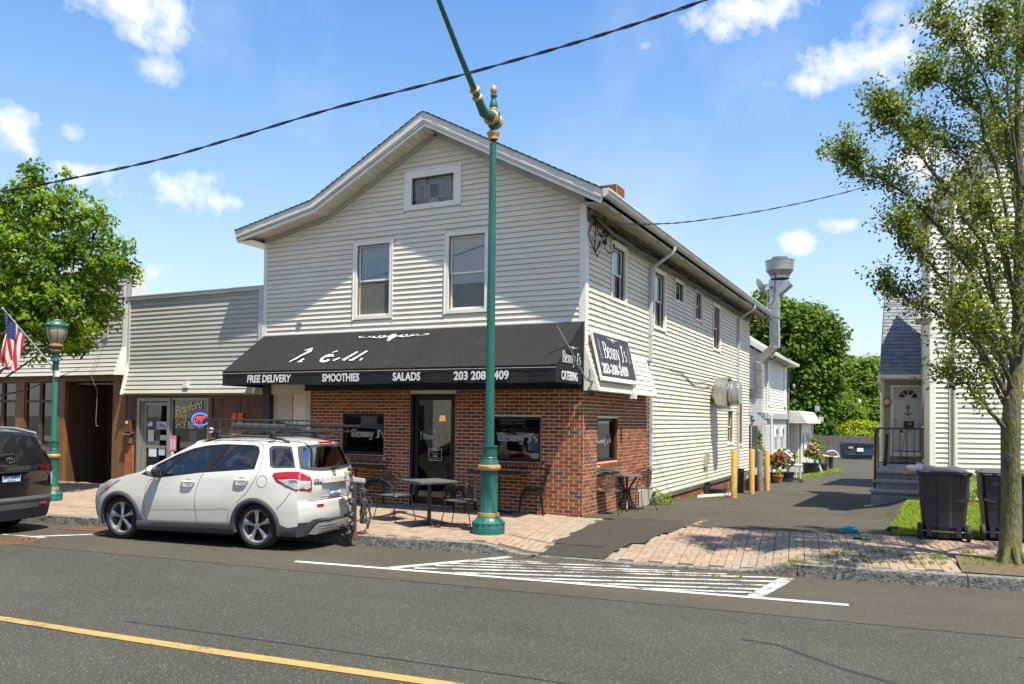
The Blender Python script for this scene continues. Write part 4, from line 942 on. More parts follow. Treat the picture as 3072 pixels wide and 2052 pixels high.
sp = lambda a, b: S0+su*a+sv*b+sx*.006
benny(sp(.36,.40), su, sv, 1.26, .31, textw, sgn); scrollwork(sp(1.0,.78), su, sv, .62, textw, sgn); whisk(sp(.18,.38), su, sv, .36, textw, sgn); whisk(sp(1.80,.38), su, sv, .36, textw, sgn)
text('203-208-2409', TM(sp(.10,.10), su, sv), .27, textw, sgn, xs=1.13*.84, bold=.007)
# flag-less pole, corner bracket, small lamp and camera under the mansard
mb = MB(); mb.tube([(.10,-.12,2.42),(-.10,-1.0,3.30)], .014, 8); mb.tube([(.17,-.10,2.42),(.16,-.15,2.62)], .018, 8); mb.tube([(.13,-.14,2.45),(.19,-.06,2.40)], .035, 10); mb.build('flag_pole', steel, shop)
mb = MB(); mb.sphere((.16,-.02,2.2), .06, 10); mb.box(.10,.22,-.08,.06,2.21,2.25); mb.build('security_camera', blackpl, shop)
mb = MB(); mb.tube([(.3,1.86,2.27),(.33,1.9,2.37)], .02, 8); mb.box(.25,.36,1.84,1.95,2.15,2.25); mb.lathe([(.02,0),(.045,.09),(.04,.12)], 10, None, (.33,1.9,2.36)); mb.build('flood_light', white, shop)

# ------------------------------------------------------------------ the awning
AX0, AX1, AZT, AZF, AZB, AY = -7.56, -.02, 3.50, 2.64, 2.35, -1.2
cloth = mat('awning_cloth', (.017,.017,.018), .8, var=.2, scale=2.5, bump=.2, bscale=200, spec=.25, fine=.12, col2=(.024,.024,.024), thr=(.45,.7))
awn = thing('awning', 'long black canvas awning with white lettering on its valance over the brick shop front', 'awning', (-3.8,-.6,2.35))
mb = MB(); nx, ny = 60, 8; T_ = []
for j in range(ny+1):
    for i in range(nx+1):
        t, s = j/ny, i/nx; x = lerp(AX0, AX1, s); z = lerp(AZT, AZF, t)-.018*math.sin(math.pi*t)*(1+.5*math.sin(s*37))+.004*math.sin(s*61+t*5); T_.append((x, AY*t-.01, z))
mb.add(T_, [(j*(nx+1)+i, (j+1)*(nx+1)+i, (j+1)*(nx+1)+i+1, j*(nx+1)+i+1) for j in range(ny) for i in range(nx)])
mb.build('canopy', cloth, awn, smooth=True)
# pitched ends
for X in (AX0, AX1):
    mb = MB(); mb.poly([(X,-.01,AZT),(X,-.01,AZF),(X,AY,AZF)]); mb.build('end_panel', cloth, awn)
mb = MB(); n = 110; vs = []; path = [(AX0,0),(AX0,AY)]+[(lerp(AX0,AX1,i/90),AY) for i in range(1,91)]+[(AX1,0)]
full = []
for a, b in zip(path, path[1:]):
    k = max(1, int(math.hypot(b[0]-a[0], b[1]-a[1])/.08)); full += [(lerp(a[0],b[0],i/k), lerp(a[1],b[1],i/k)) for i in range(k)]
full.append(path[-1])
for (x, y) in full:
    edge_ = math.exp(-abs(x-AX0)*3)+math.exp(-abs(x-AX1)*3); ox = .012*math.sin(x*9)*.5+.02*edge_*math.sin(x*22)
    for j in range(4): vs.append((x, y+ox*(j/3)*(1 if y < -1 else .2), lerp(AZF, AZB+.012*math.sin(x*1.7), j/3)))
mb.add(vs, [(4*i+j, 4*i+j+1, 4*i+5+j, 4*i+4+j) for i in range(len(full)-1) for j in range(3)]); mb.build('valance', mat('valance_cloth', (.014,.015,.018), .6, var=.3, scale=3, bump=.3, bscale=9, spec=.3), awn, smooth=True)
mb = MB(); mb.tube([(AX0,AY-.012,AZF-.045),(AX1,AY-.012,AZF-.045)], .004, 6); mb.build('piping', mat('piping', (.5,.48,.4), .6), awn)
mb = MB()
for x in (AX0+.03, -5.7, -3.8, -1.9, AX1-.03): mb.tube([(x,-.02,AZT-.05),(x,AY+.03,AZF-.03),(x,-.02,AZF-.03)], .014, 6)
mb.tube([(AX0,AY+.02,AZF-.03),(AX1,AY+.02,AZF-.03)], .014, 6); mb.tube([(AX0,-.03,AZT-.02),(AX1,-.03,AZT-.02)], .014, 6); mb.build('awning_frame', steel, awn)
mb = MB(); mb.box(AX0, AX1+.02, -.035, -.0, AZT-.02, AZT+.012); mb.build('flashing', white, awn)
vt = lambda x, z: (x, AY-.026, z)
for s, x, w_ in (('FREE DELIVERY', -6.86, 1.16), ('SMOOTHIES', -4.92, .88), ('SALADS', -3.28, .60), ('203 208 2409', -1.98, 1.09)):
    o = text(s, TM(vt(x,2.405),(1,0,0),UP), .205, textw, awn, xs=1, bold=.006, shear=.12 if s[0] == 'F' else 0)
    xs_ = [v.co.x for v in o.data.vertices]; w0 = max(xs_)-min(xs_); x_0 = min(xs_)
    for v in o.data.vertices: v.co.x = x_0+(v.co.x-x_0)*w_/w0
sl = Vector((0,AY,AZF-AZT)).normalized(); an = Vector((1,0,0)).cross(-sl); an = an if an.z > 0 else -an
ap = lambda x, t: Vector((x, AY*t, lerp(AZT,AZF,t)))+an*.014
scrollwork(ap(-3.98,.22), (1,0,0), -sl, 1.72, textw, awn)
LT = [[(0,0,.5),(.12,.12,1.2),(.3,.4,.6)],[(.12,.42,.6),(.3,.48,1.5),(.36,.38,1.4),(.22,.24,1.)],[(.33,-.02,.6),(.42,.1,1.2)],[(.35,0,1.),(.46,0,.6)],
 arc(1.22,.1,.16,.12,20,330,14,.8,1.6),[(1.1,.14,.8),(1.36,.2,.8)],[(1.2,.3,.5),(1.34,.36,.6)],[(1.52,0,1.3),(1.66,.1,.8)],[(1.86,0,1.7),(2.06,.3,1.0)],[(2.16,.02,1.5),(2.36,.32,1.1)],[(2.4,.02,1.6),(2.46,.02,1.6)],[(1.8,.04,.6),(1.92,.0,.8)],[(2.06,.0,.8),(2.2,.0,.6)]]
strokes([[(p[0]*.73, p[1]*1.05, p[2]) for p in l] for l in LT], TM(ap(-5.98,.80),(1,0,0),-sl), .05, textw, awn, 'lettering', 'torn remains of the painted name on the slope')
benny((AX1+.012,-.98,2.70), (0,1,0), UP, .82, .19, textw, awn); scrollwork((AX1+.012,-.52,2.97), (0,1,0), UP, .46, textw, awn)
o = text('CATERING', TM((AX1+.018,-1.02,2.405),(0,1,0),UP), .205, textw, awn, bold=.006)
ys_ = [v.co.y for v in o.data.vertices]; w0 = max(ys_)-min(ys_)
for v in o.data.vertices: v.co.y = min(ys_)+(v.co.y-min(ys_))*.72/w0
# ------------------------------------------------------------------ shoe repair shop (middle) and the wooden-fronted shop (left)
wood = mat('stained_plywood', (.20,.092,.026), .6, var=.35, scale=3, stretch=(4,4,.3), fine=.12, bscale=40, bump=.2)
wood_d = mat('dark_boards', (.10,.045,.02), .6, var=.3, scale=3, stretch=(5,5,.3), fine=.1, bscale=40, rand=.25)
alu = mat('grey_aluminium', (.30,.29,.26), .4, metal=.4, var=.1)
mid = thing('shoe_repair_shop', 'low grey clapboard shop with brown board front and a neon OPEN sign in its window', 'shop', (-9.8,0,0))
mb = MB(); mb.quad((-11.96,0,2.2),(-7.6,0,2.2),(-7.6,0,4.6),(-11.96,0,4.6)); mb.quad((-7.6,0,4.6),(-11.96,0,4.6),(-11.96,9,4.5),(-7.6,9,4.5)); mb.quad((-11.96,9,-.1),(-7.6,9,-.1),(-7.6,9,4.5),(-11.96,9,4.5)); mb.build('wall', siding_g, mid)
for i in range(22):
    z = 2.235+i*.1055; fl = lambda q: .16*max(0, (2.95-q)/.72)**1.3; yb, yt = -fl(z), -fl(z+.1055)
    mb = MB(); xl = -11.93; mb.hexa([(xl,yb-.022,z),(-7.72,yb-.022,z),(-7.72,yb+.01,z),(xl,yb+.01,z),(xl,yt-.004,z+.101),(-7.72,yt-.004,z+.101),(-7.72,yt+.01,z+.101),(xl,yt+.01,z+.101)])
    mb.build('clapboard', siding_g, mid)
mb = MB(); mb.box(-12.0, -7.6, -.06, .12, 4.52, 4.60); mb.box(-12.0,-7.6,-.075,.13,4.60,4.615); mb.box(-7.72, -7.6, -.045, .0, 2.95, 4.52); mb.box(-11.96,-11.9,-.05,0,2.9,4.52); mb.build('trim', mat('grey_trim', (.5,.5,.49), .5), mid)
mb = MB(); mb.prism([(-11.96,.02,2.98),(-11.96,-.05,2.98),(-11.96,-.23,2.21),(-11.96,.02,2.21)], (.05,0,0)); mb.prism([(-7.65,.0,2.98),(-7.65,-.03,2.98),(-7.65,-.20,2.22),(-7.65,.0,2.22)], (-.07,0,0)); mb.build('trim', white, mid)
mb = MB(); mb.box(-9.86,-9.72,-.19,-.13,2.36,2.52); mb.build('junction_box', white, mid)
mb = MB(); mb.box(-12.0, -7.58, .02, .14, 2.13, 2.24); mb.box(-11.99,-11.61,.02,.08,-.1,2.13); mb.box(-9.24,-9.13,.0,.1,-.1,2.13); mb.box(-9.13,-7.58,.08,.12,-.1,2.13); mb.box(-11.6,-9.2,.02,.1,-.1,.0); mb.box(-10.5,-9.2,.03,.1,0,.45); mb.build('wood_front', wood_d, mid)
for i in range(11):
    x0 = -9.12+i*.14; mb = MB(); mb.box(x0+.004, x0+.136, .045+rnd.uniform(-.004,.004), .08, -.08, 2.13); mb.build('board', wood_d, mid)
for i in range(3):
    x0 = -11.98+i*.125; mb = MB(); mb.box(x0+.003, x0+.122, .0+rnd.uniform(-.004,.004), .02, -.08, 2.13); mb.build('board', wood_d, mid)
mb = MB()
for q in ((-11.6,-11.52,-.02,2.13),(-10.55,-10.47,-.02,2.13),(-11.52,-10.55,2.05,2.13)): mb.box(q[0],q[1],-.02,.12,q[2],q[3])
d_ = mb.build('door_frame', alu, mid)
mb = MB()
for q in ((-11.44,-11.36,.0,2.03),(-10.66,-10.58,.0,2.03),(-11.36,-10.66,1.95,2.03),(-11.36,-10.66,.0,.22),(-11.36,-10.66,.93,.99)): mb.box(q[0],q[1],.06,.1,q[2],q[3])
dr = mb.build('door', alu, mid); mb = MB(); mb.quad((-11.36,.08,.2),(-10.66,.08,.2),(-10.66,.08,1.96),(-11.36,.08,1.96)); mb.build('pane', pane_dark2 if 'pane_dark2' in globals() else mat_glass('store_glass', (.6,.6,.58), .01), dr)
mb = MB(); mb.box(-11.52,-11.44,.03,.09,0,2.05); mb.build('door_jamb', alu, mid)
mb = MB()
for q in ((-10.47,-10.42,.45,2.13),(-9.28,-9.24,.45,2.13),(-10.42,-9.28,2.08,2.13),(-10.42,-9.28,.45,.55)): mb.box(q[0],q[1],.01,.07,q[2],q[3])
wn = mb.build('shop_window', alu, mid); mb = MB(); mb.quad((-10.42,.05,.55),(-9.28,.05,.55),(-9.28,.05,2.08),(-10.42,.05,2.08)); mb.build('pane', MATS['store_glass'], wn)
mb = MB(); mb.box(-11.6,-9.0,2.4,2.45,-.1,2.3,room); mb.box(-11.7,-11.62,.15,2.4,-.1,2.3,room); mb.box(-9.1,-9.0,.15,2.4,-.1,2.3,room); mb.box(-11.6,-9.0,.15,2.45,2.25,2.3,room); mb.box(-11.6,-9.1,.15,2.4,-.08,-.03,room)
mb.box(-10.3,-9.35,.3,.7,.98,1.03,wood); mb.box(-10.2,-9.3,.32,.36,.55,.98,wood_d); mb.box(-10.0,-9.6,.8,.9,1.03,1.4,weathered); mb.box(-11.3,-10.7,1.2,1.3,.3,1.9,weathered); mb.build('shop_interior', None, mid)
paper = mat('white_paper', (.7,.72,.72), .7); blueish = mat('blue_paper', (.12,.2,.5), .7); pinkp = mat('pink_paper', (.65,.18,.28), .7)
def sheet_(x0, x1, z0, z1, m, y=.045, name='notice', par=None, label=None):
    mb = MB(); mb.box(x0,x1,y-.003,y,z0,z1); return mb.build(name, m, par or mid, label=label)
ops = sheet_(-11.02,-10.66,1.37,1.57,mat('open_border', (.05,.16,.45), .5), .072, 'open_sign', label='white OPEN card with a blue border hanging in the door'); sheet_(-11.0,-10.68,1.39,1.55,paper,.068,'sign_face',ops); text('OPEN', TM((-10.985,.064,1.41),(1,0,0),UP), .155, black, ops, xs=.70, bold=.004)
sheet_(-11.33,-11.16,1.45,1.56,paper,.07); sheet_(-11.32,-11.25,1.50,1.56,blueish,.066); sheet_(-11.30,-11.10,1.09,1.36,paper,.07); sheet_(-11.26,-11.0,.72,.92,paper,.07); sheet_(-10.92,-10.70,.76,.92,mat('oval_sticker', (.45,.58,.6), .6),.07); sheet_(-10.88,-10.66,1.12,1.24,MATS['oval_sticker'],.07)
po = sheet_(-10.47,-10.25,.88,1.24,pinkp,.0,'hours_poster', label='pink poster with rows of opening hours'); 
for i in range(6):
    sheet_(-10.44,-10.385,1.12-i*.04,1.145-i*.04,paper,-.004,'poster_row',po); sheet_(-10.345,-10.28,1.12-i*.04,1.145-i*.04,paper,-.004,'poster_row',po)
sheet_(-10.43,-10.33,.74,.86,paper,.0); sheet_(-10.05,-9.82,1.12,1.36,mat('pale_card', (.5,.62,.62), .6),.2,'card')
gilt = mat('gilt_letters', (.62,.56,.30), .5); gold2 = mat('orange_letters', (.55,.36,.04), .5, emit=.25)
text('Branford', TM((-10.32,.03,1.72),(.96,0,.20),UP), .30, gilt, wn, shear=.35, xs=.80, bold=.004); text('SHOE', TM((-10.33,.03,1.42),(1,0,0),UP), .24, gilt, wn, xs=.60, bold=.002); text('REPAIR', TM((-9.93,.03,1.42),(1,0,0),UP), .24, gilt, wn, xs=.68, bold=.004)
text('SHOE', TM((-10.41,.075,1.78),(1,0,0),UP), .22, gold2, wn, xs=.62); text('REPAIR', TM((-10.41,.075,1.60),(1,0,0),UP), .22, gold2, wn, xs=.62)
neon_b = mat('neon_blue', (.02,.10,1.), .5, emit=5.); neon_r = mat('neon_red', (1.,.03,.04), .5, emit=3.)
neon = thing('neon_sign', 'oval blue neon sign with red OPEN glowing in the shoe repair window', 'neon sign', (-9.62,.12,1.5)); mb = MB(); mb.tube([(-9.62+.27*math.cos(a),.12,1.63+.14*math.sin(a)) for a in [2*math.pi*i/28 for i in range(29)]], .013, 6, cap=False); mb.build('neon_tube', neon_b, neon); text('OPEN', TM((-9.82,.115,1.575),(.99,0,.08),UP), .16, neon_r, neon, xs=.9)
mb = MB(); mb.lathe([(.001,-.012),(.105,-.012),(.11,0)], 22, None, (-8.97,.035,2.04), Vector((0,-1,0))); d2 = MB(); mb.v = [Vector((v.x, v.y, v.z)) for v in mb.v]; mb.build('round_plaque', mat('tan_plaque', (.42,.33,.12), .6, var=.3, scale=20), mid)
opn = mat('orange_plastic', (.55,.10,.025), .55)
lj = thing('orange_barrier', 'pair of orange plastic boards standing against the brown board wall', 'boards', (-8.35,0,0))
for x0, x1 in ((-8.52,-8.38),(-8.34,-8.18)):
    mb = MB(); mb.hexa([(x0,-.03,.85),(x1,-.03,.85),(x1,.02,.85),(x0,.02,.85),(x0+.01,.0,1.78),(x1,.0,1.8),(x1,.035,1.8),(x0+.01,.035,1.78)]); mb.build('board', opn, lj)
mb = MB(); mb.box(-8.6,-8.0,-.03,.0,.85,1.0); mb.build('cross_board', opn, lj)
# letter box and small shelf on the boards by the repair shop door
mb = MB(); mb.box(-11.93,-11.76,-.10,-.01,1.30,1.60,wood_d); mb.prism([(-11.97,-.14,1.22),(-11.72,-.14,1.22),(-11.70,-.01,1.28),(-11.97,-.01,1.28)],(0,0,.02),wood_d); mb.box(-11.93,-11.75,-.1,-.01,1.02,1.22,rust); mb.box(-11.88,-11.82,-.11,-.10,1.5,1.56,paper); lb = mb.build('letter_box', None); tag(lb, 'weathered brown letter box with a small shelf left of the repair shop door', 'letter box')
mb = MB(); mb.hexa([(-11.95,-.08,0.12),(-11.66,-.08,0.12),(-11.66,-.02,0.12),(-11.95,-.02,.12),(-11.95,-.04,.98),(-11.7,-.04,.98),(-11.7,-.0,.98),(-11.95,-.0,.98)]); o = mb.build('wooden_shutter', mat('orange_wood', (.30,.10,.035), .7, var=.3, scale=8)); tag(o, 'reddish wooden board leaning below the letter box', 'board')

left = thing('wooden_front_shop', 'grey clapboard shop with stained plywood front and deep doorway at the left edge', 'shop', (-15,0,0))
mb = MB(); mb.quad((-30,.0,2.6),(-12.2,.0,2.6),(-12.2,.0,5.35),(-30,.0,5.35)); mb.quad((-30,0.3,4.45),(-30,9,4.3),(-12.0,9,4.3),(-12.0,0.3,4.45)); mb.box(-30,-12.0,.012,.3,4.4,5.34); mb.build('wall', siding_g, left)
for i in range(26):
    z = 2.70+i*.1055
    if z > 5.3: break
    fl = lambda q: .20*max(0, (3.35-q)/.65)**1.3; yb, yt = -fl(z), -fl(z+.1055); mb = MB()
    for a, b in ((-30,-24),(-24,-18),(-18,-12.14)): mb.hexa([(a,yb-.022,z),(b,yb-.022,z),(b,yb+.01,z),(a,yb+.01,z),(a,yt-.004,z+.101),(b,yt-.004,z+.101),(b,yt+.01,z+.101),(a,yt+.01,z+.101)])
    mb.build('clapboard', siding_g, left)
mb = MB(); mb.box(-12.14,-11.985,-.05,.35,2.95,5.45); mb.prism([(-12.16,.0,3.38),(-12.16,-.05,3.38),(-12.16,-.26,2.69),(-12.16,.0,2.69)], (.15,0,0)); mb.box(-30,-11.99,-.07,.2,5.35,5.45); mb.build('trim', white, left)
mb = MB(); mb.box(-12.02,-11.82,-.06,.35,4.62,5.42); mb.build('parapet_end', mat('parapet_end', (.5,.5,.5), .5), left)
mb = MB(); mb.box(-12.86,-12.70,-.05,-.0,3.62,3.92); mb.build('junction_box', siding_g, left)
mb = MB(); mb.box(-30,-12.02,-.02,.12,2.56,2.71); mb.box(-12.5,-12.03,-.0,.1,-.1,2.56); mb.box(-14.76,-14.35,.0,.1,-.2,2.56); mb.box(-16.38,-16.02,.0,.1,-.2,2.62); mb.box(-30,-14.7,.02,.1,-.2,.85); mb.build('plywood_front', wood, left)
mb = MB(); mb.box(-14.36,-14.35,.1,1.3,-.2,2.6); mb.box(-12.5,-12.49,.1,1.3,-.2,2.6); mb.box(-14.36,-12.5,1.25,1.3,-.2,2.6); mb.box(-14.36,-12.5,.1,1.3,2.55,2.6); rec = mb.build('recess', mat('recess_boards', (.085,.045,.025), .7, var=.3, scale=3, stretch=(5,5,.3)), left)
for i in range(13):
    mb = MB(); x0 = -14.34+i*.14; mb.box(x0+.003,x0+.137,1.235,1.25,-.15,2.55)
    if not -13.4 < x0 < -12.6: mb.build('board', MATS['recess_boards'], rec)
mb = MB(); mb.box(-13.36,-12.66,1.18,1.235,-.05,2.08,wood); mb.box(-13.42,-13.36,1.17,1.25,-.05,2.15,rust); mb.box(-13.34,-13.28,1.13,1.18,.45,1.25,steel); mb.tube([(-13.28,1.12,.85),(-13.12,1.12,.85)],.012,6,steel); mb.build('door', None, left)
mb = MB(); mb.box(-14.3,-12.5,.3,.9,2.50,2.52); mb.build('recess_light', mat('dim_tube', (.5,.5,.45), .6), left)
glz = mat_glass('store_glass2', (.30,.30,.28), .01)
for x0, x1 in ((-20,-18.4),(-18.3,-17.0),(-16.98,-16.38),(-16.0,-15.36),(-15.34,-14.76)):
    mb = MB(); f = .05
    for q in ((x0,x0+f,.85,2.58),(x1-f,x1,.85,2.58),(x0+f,x1-f,2.53,2.58),(x0+f,x1-f,.85,.92),(x0+f,x1-f,2.02,2.08)): mb.box(q[0],q[1],.02,.09,q[2],q[3])
    w_ = mb.build('shop_window', wood_d, left); mb = MB(); mb.quad((x0+f,.06,.92),(x1-f,.06,.92),(x1-f,.06,2.02),(x0+f,.06,2.02)); mb.build('pane', glz, w_); mb = MB(); mb.quad((x0+f,.06,2.08),(x1-f,.06,2.08),(x1-f,.06,2.53),(x0+f,.06,2.53)); mb.build('pane', glz, w_)
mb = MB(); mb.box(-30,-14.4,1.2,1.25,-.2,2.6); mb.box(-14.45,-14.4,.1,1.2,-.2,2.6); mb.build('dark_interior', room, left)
# hanging cable over the left shop
mb = MB(); P = [(-12.55,-.12,4.3),(-12.62,-.10,3.9),(-12.78,-.08,3.7),(-12.86,-.22,3.1),(-12.95,-.30,2.7),(-12.95,-.1,2.3),(-12.98,-.1,1.6),(-13.0,-.08,1.45),(-12.92,-.08,1.42)]
mb.tube(P, .007, 5); o = mb.build('hanging_cable', mat('old_cable', (.3,.27,.22), .7), smooth=True); tag(o, 'thin pale cable dangling in front of the plywood doorway', 'cable')

# ------------------------------------------------------------------ the house on the right with its entrance wing
H = lambda x, y: (2560+x/3.824, 1100+y/3.824)
A15 = R(15.6); hu = Vector((math.cos(A15), math.sin(A15), 0)); hn = Vector((math.sin(A15), -math.cos(A15), 0))
Hc = dep(2790, 1400, 16.6); Hc.z = 0
HF0 = frame(Hc, hu, hn); HF = lambda a, z, d=0.: HF0(a*.802, 1.727+(z-1.727)*.802, d)
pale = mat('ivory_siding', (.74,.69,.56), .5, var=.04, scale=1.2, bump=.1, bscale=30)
house = thing('right_house', 'tall ivory clapboard house with a shingled entrance wing and white front door behind the bins', 'house', tuple(Hc))
zb, ze = .50, 7.6
mb = MB(); mb.add([HF(0,-.9,-.02),HF(9,-.9,-.02),HF(9,11.8,-.02),HF(4.4,11.9,-.02),HF(0,ze,-.02)], [(0,1,2,3,4)]); bk = Vector((-.02,1,0)); mb.add([HF(0,-.3,-.02),HF(0,-.9,-.02)+bk*7,HF(0,ze,-.02)+bk*7,HF(0,ze,-.02)], [(0,1,2,3)])
mb.build('wall', pale, house); z = zb; i = 0
while z < 10.5:
    a1 = 9.0; a0 = 0 if z < ze else (z-ze)/1.0; 
    mb = MB(); mb.hexa([HF(a0,z,.03),HF(a1,z,.03),HF(a1,z,-.02),HF(a0,z,-.02),HF(a0+(0 if z < ze else .12),z+.124,.004),HF(a1,z+.124,.004),HF(a1,z+.124,-.02),HF(a0,z+.124,-.02)]); mb.build('clapboard', pale, house); z += .1272
mb = MB(); mb.fbox(HF, -.02, .12, .42, ze, -.0, .045); mb.build('corner_board', white, house)
mb = MB(); mb.fbox(HF, 0, 9, -.9, zb, -.02, .01); mb.fbox(HF, 0, 9, zb-.06, zb, -.0, .05); mb.build('foundation', mat('painted_foundation', (.6,.58,.52), .7), house)
mb = MB(); mb.tube([HF(.56,.45,.07), HF(.56,7.6,.07)], .04, 10); mb.fbox(HF, .44,.50,.5,8.2,.03,.045); mb.build('downspout', pale, house)
mb = MB(); mb.fbox(HF, 2.62, 3.6, .75, 3.4, .0, .05); w_ = mb.build('window', white, house); mb = MB(); mb.fbox(HF, 2.76, 3.5, .9, 3.25, .05, .055); mb.build('pane', mat('window_dark', (.03,.035,.04), .1), w_)
rb = mat('house_rake', (.55,.54,.52), .5)
mb = MB(); mb.prism([HF(-.45,ze-.55,.35), HF(4.4,ze+4.35,.35), HF(4.4,ze+4.6,.35), HF(-.45,ze-.28,.35)], Vector((.02,6,0))); mb.build('roof', rb, house); mb = MB(); mb.prism([HF(-.5,4.38,.35),HF(-.06,4.38,.35),HF(-.06,4.7,.35),HF(-.5,4.7,.35)], Vector((.02,1.2,0))); mb.build('eave_return', rb, house)
tall = thing('rear_house', 'pale gabled house rising behind the tree at the right edge', 'house', tuple(dep(2990,1300,27)))
TF = frame((dep(2880,1400,27).x, dep(2880,1400,27).y, 0), hu, hn); mb = MB(); mb.add([TF(0,0,0),TF(8,0,0),TF(8,9.5,0),TF(2.5,12.2,0),TF(0,9.8,0)], [(0,1,2,3,4)]); mb.build('wall', pale, tall)
for k in range(60):
    z = 3+k*.13; mb = MB(); a0 = 0 if z < 9.8 else (z-9.8)*1.04; mb.fbox(TF, a0, 7.5, z, z+.1, 0, .02)
    if z < 10.5: mb.build('clapboard', pale, tall)
mb = MB(); mb.prism([TF(-.6,9.3,.4),TF(2.5,12.2,.4),TF(2.5,12.5,.4),TF(-.6,9.6,.4)], Vector((.3,7,0))); mb.prism([TF(5.6,9.3,.4),TF(2.5,12.2,.4),TF(2.5,12.5,.4),TF(5.6,9.6,.4)], Vector((.3,7,0))); mb.build('roof', rb, tall)
# entrance wing
Wl = dep(2641,1200,22.3); Wr = dep(2779,1200,22.3); wu = (Wr-Wl); wu.z = 0; wL = wu.length; wu.normalize(); wn_ = Vector((wu.y,-wu.x,0)); WF = frame((Wl.x,Wl.y,0), wu, wn_)
def wz(py): return CAM.z + (1272.5-py)*22.3/FPX
def wa_(px): return (px-2641)/138*wL
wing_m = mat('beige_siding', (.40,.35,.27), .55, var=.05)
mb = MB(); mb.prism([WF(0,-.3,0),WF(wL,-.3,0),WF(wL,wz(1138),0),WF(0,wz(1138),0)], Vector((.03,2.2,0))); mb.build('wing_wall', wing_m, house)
for k in range(26):
    z = wz(1392)+k*.115
    if z+.11 > wz(1145): break
    segs_ = [(wa_(2650), wa_(2668)), (wa_(2768), wL-.02)]
    if z < wz(1372): segs_ = [(wa_(2650), wL-.02)]
    for a, b in segs_:
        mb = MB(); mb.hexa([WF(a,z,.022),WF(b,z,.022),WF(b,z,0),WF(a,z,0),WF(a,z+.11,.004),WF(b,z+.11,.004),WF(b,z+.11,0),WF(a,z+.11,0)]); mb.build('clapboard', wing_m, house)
mb = MB(); mb.fbox(WF, 0, wa_(2651), -.3, wz(1143), 0, .04); mb.build('corner_board', white, house)
mb = MB(); mb.fbox(WF, wa_(2669), wa_(2677), wz(1366), wz(1158), 0, .07); mb.fbox(WF, wa_(2766), wa_(2774), wz(1366), wz(1158), 0, .07); mb.fbox(WF, wa_(2677), wa_(2766), wz(1164), wz(1158), 0, .07); mb.fbox(WF, wa_(2667), wa_(2774), wz(1371), wz(1357), 0, .1); mb.build('door_frame', white, house)
dm = mat('door_white', (.55,.55,.56), .45, var=.02); mb = MB(); da, db, dz0, dz1 = wa_(2678), wa_(2765), wz(1356), wz(1164); mb.fbox(WF, da, db, dz0, dz1, 0, .03); fdoor = mb.build('door', dm, house)
dw, dh = db-da, dz1-dz0
for (u0, u1, v0, v1) in ((.12,.44,.08,.37),(.54,.88,.08,.37),(.12,.44,.47,.80),(.54,.88,.47,.80)):
    mb = MB(); mb.fbox(WF, da+dw*u0, da+dw*u1, dz0+dh*v0, dz0+dh*v1, .03, .036); mb.fbox(WF, da+dw*(u0+.03), da+dw*(u1-.03), dz0+dh*(v0+.015), dz0+dh*(v1-.015), .036, .042); mb.build('door_panel', dm, fdoor)
fc = (da+db)/2; fz = wz(1200); fr_ = .37*dw
mb = MB(); pts = [WF(fc+fr_*math.cos(R(a)), fz+fr_*.95*math.sin(R(a)), .031) for a in range(0,181,12)]; mb.prism(pts, hn*.02); mb.build('fanlight', dm, fdoor)
gk = mat('fanlight_glass', (.02,.03,.025), .1)
for k in range(4):
    a0, a1 = 5+k*43.5, 5+k*43.5+38; mb = MB(); pts = [WF(fc+fr_*.36*math.cos(R(a)), fz+.02+fr_*.34*math.sin(R(a)), .054) for a in (a0+6,a1-6)] + [WF(fc+fr_*.88*math.cos(R(a)), fz+.02+fr_*.82*math.sin(R(a)), .054) for a in (a1,(a0+a1)/2,a0)]; mb.prism(pts, hn*.004); mb.build('pane', gk, fdoor)
mb = MB(); az_ = wz(1233)
mb.tube([WF(fc,az_-.13,.05),WF(fc,az_+.10,.05)], .012, 6); mb.tube([WF(fc-.07,az_+.06,.05),WF(fc+.07,az_+.06,.05)], .01, 6); mb.tube([WF(fc+.10*math.cos(R(a)),az_-.03+.10*math.sin(R(a)),.05) for a in range(200,341,14)], .012, 6); mb.lathe([(.012,-.008),(.03,0),(.012,.008)],10,None,WF(fc,az_+.12,.05),hn); mb.build('anchor_knocker', iron, fdoor)
mb = MB(); 
for z in (wz(1262), wz(1275)): mb.lathe([(.001,.05),(.03,.045),(.034,.02),(.02,.0)], 12, None, WF(da+.04,z,.03), hn)
mb.build('door_knob', mat('satin_nickel', (.4,.39,.36), .3, metal=.9), fdoor)
mb = MB(); mb.fbox(WF, fc-.11, fc+.12, wz(1289), wz(1266), .03, .13); mbx = mb.build('mailbox', blackpl, fdoor); text('1185', TM(WF(fc-.075,wz(1277),.132),wu,UP), .085, textw, mbx, xs=.8, name='house_number'); text('2', TM(WF(fc-.02,wz(1286),.132),wu,UP), .07, textw, mbx, name='house_number')
mb = MB(); mb.lathe([(.001,.0),(.115,.0),(.115,.05),(.10,.06)], 20, black, WF(wa_(2659),wz(1210),.02), hn); mb.lathe([(.10,.055),(.08,.10),(.04,.12),(.001,.125)], 20, mat('lamp_glass', (.52,.42,.24), .3), WF(wa_(2659),wz(1210),.02), hn); mb.build('wall_lamp', None, house, smooth=True)
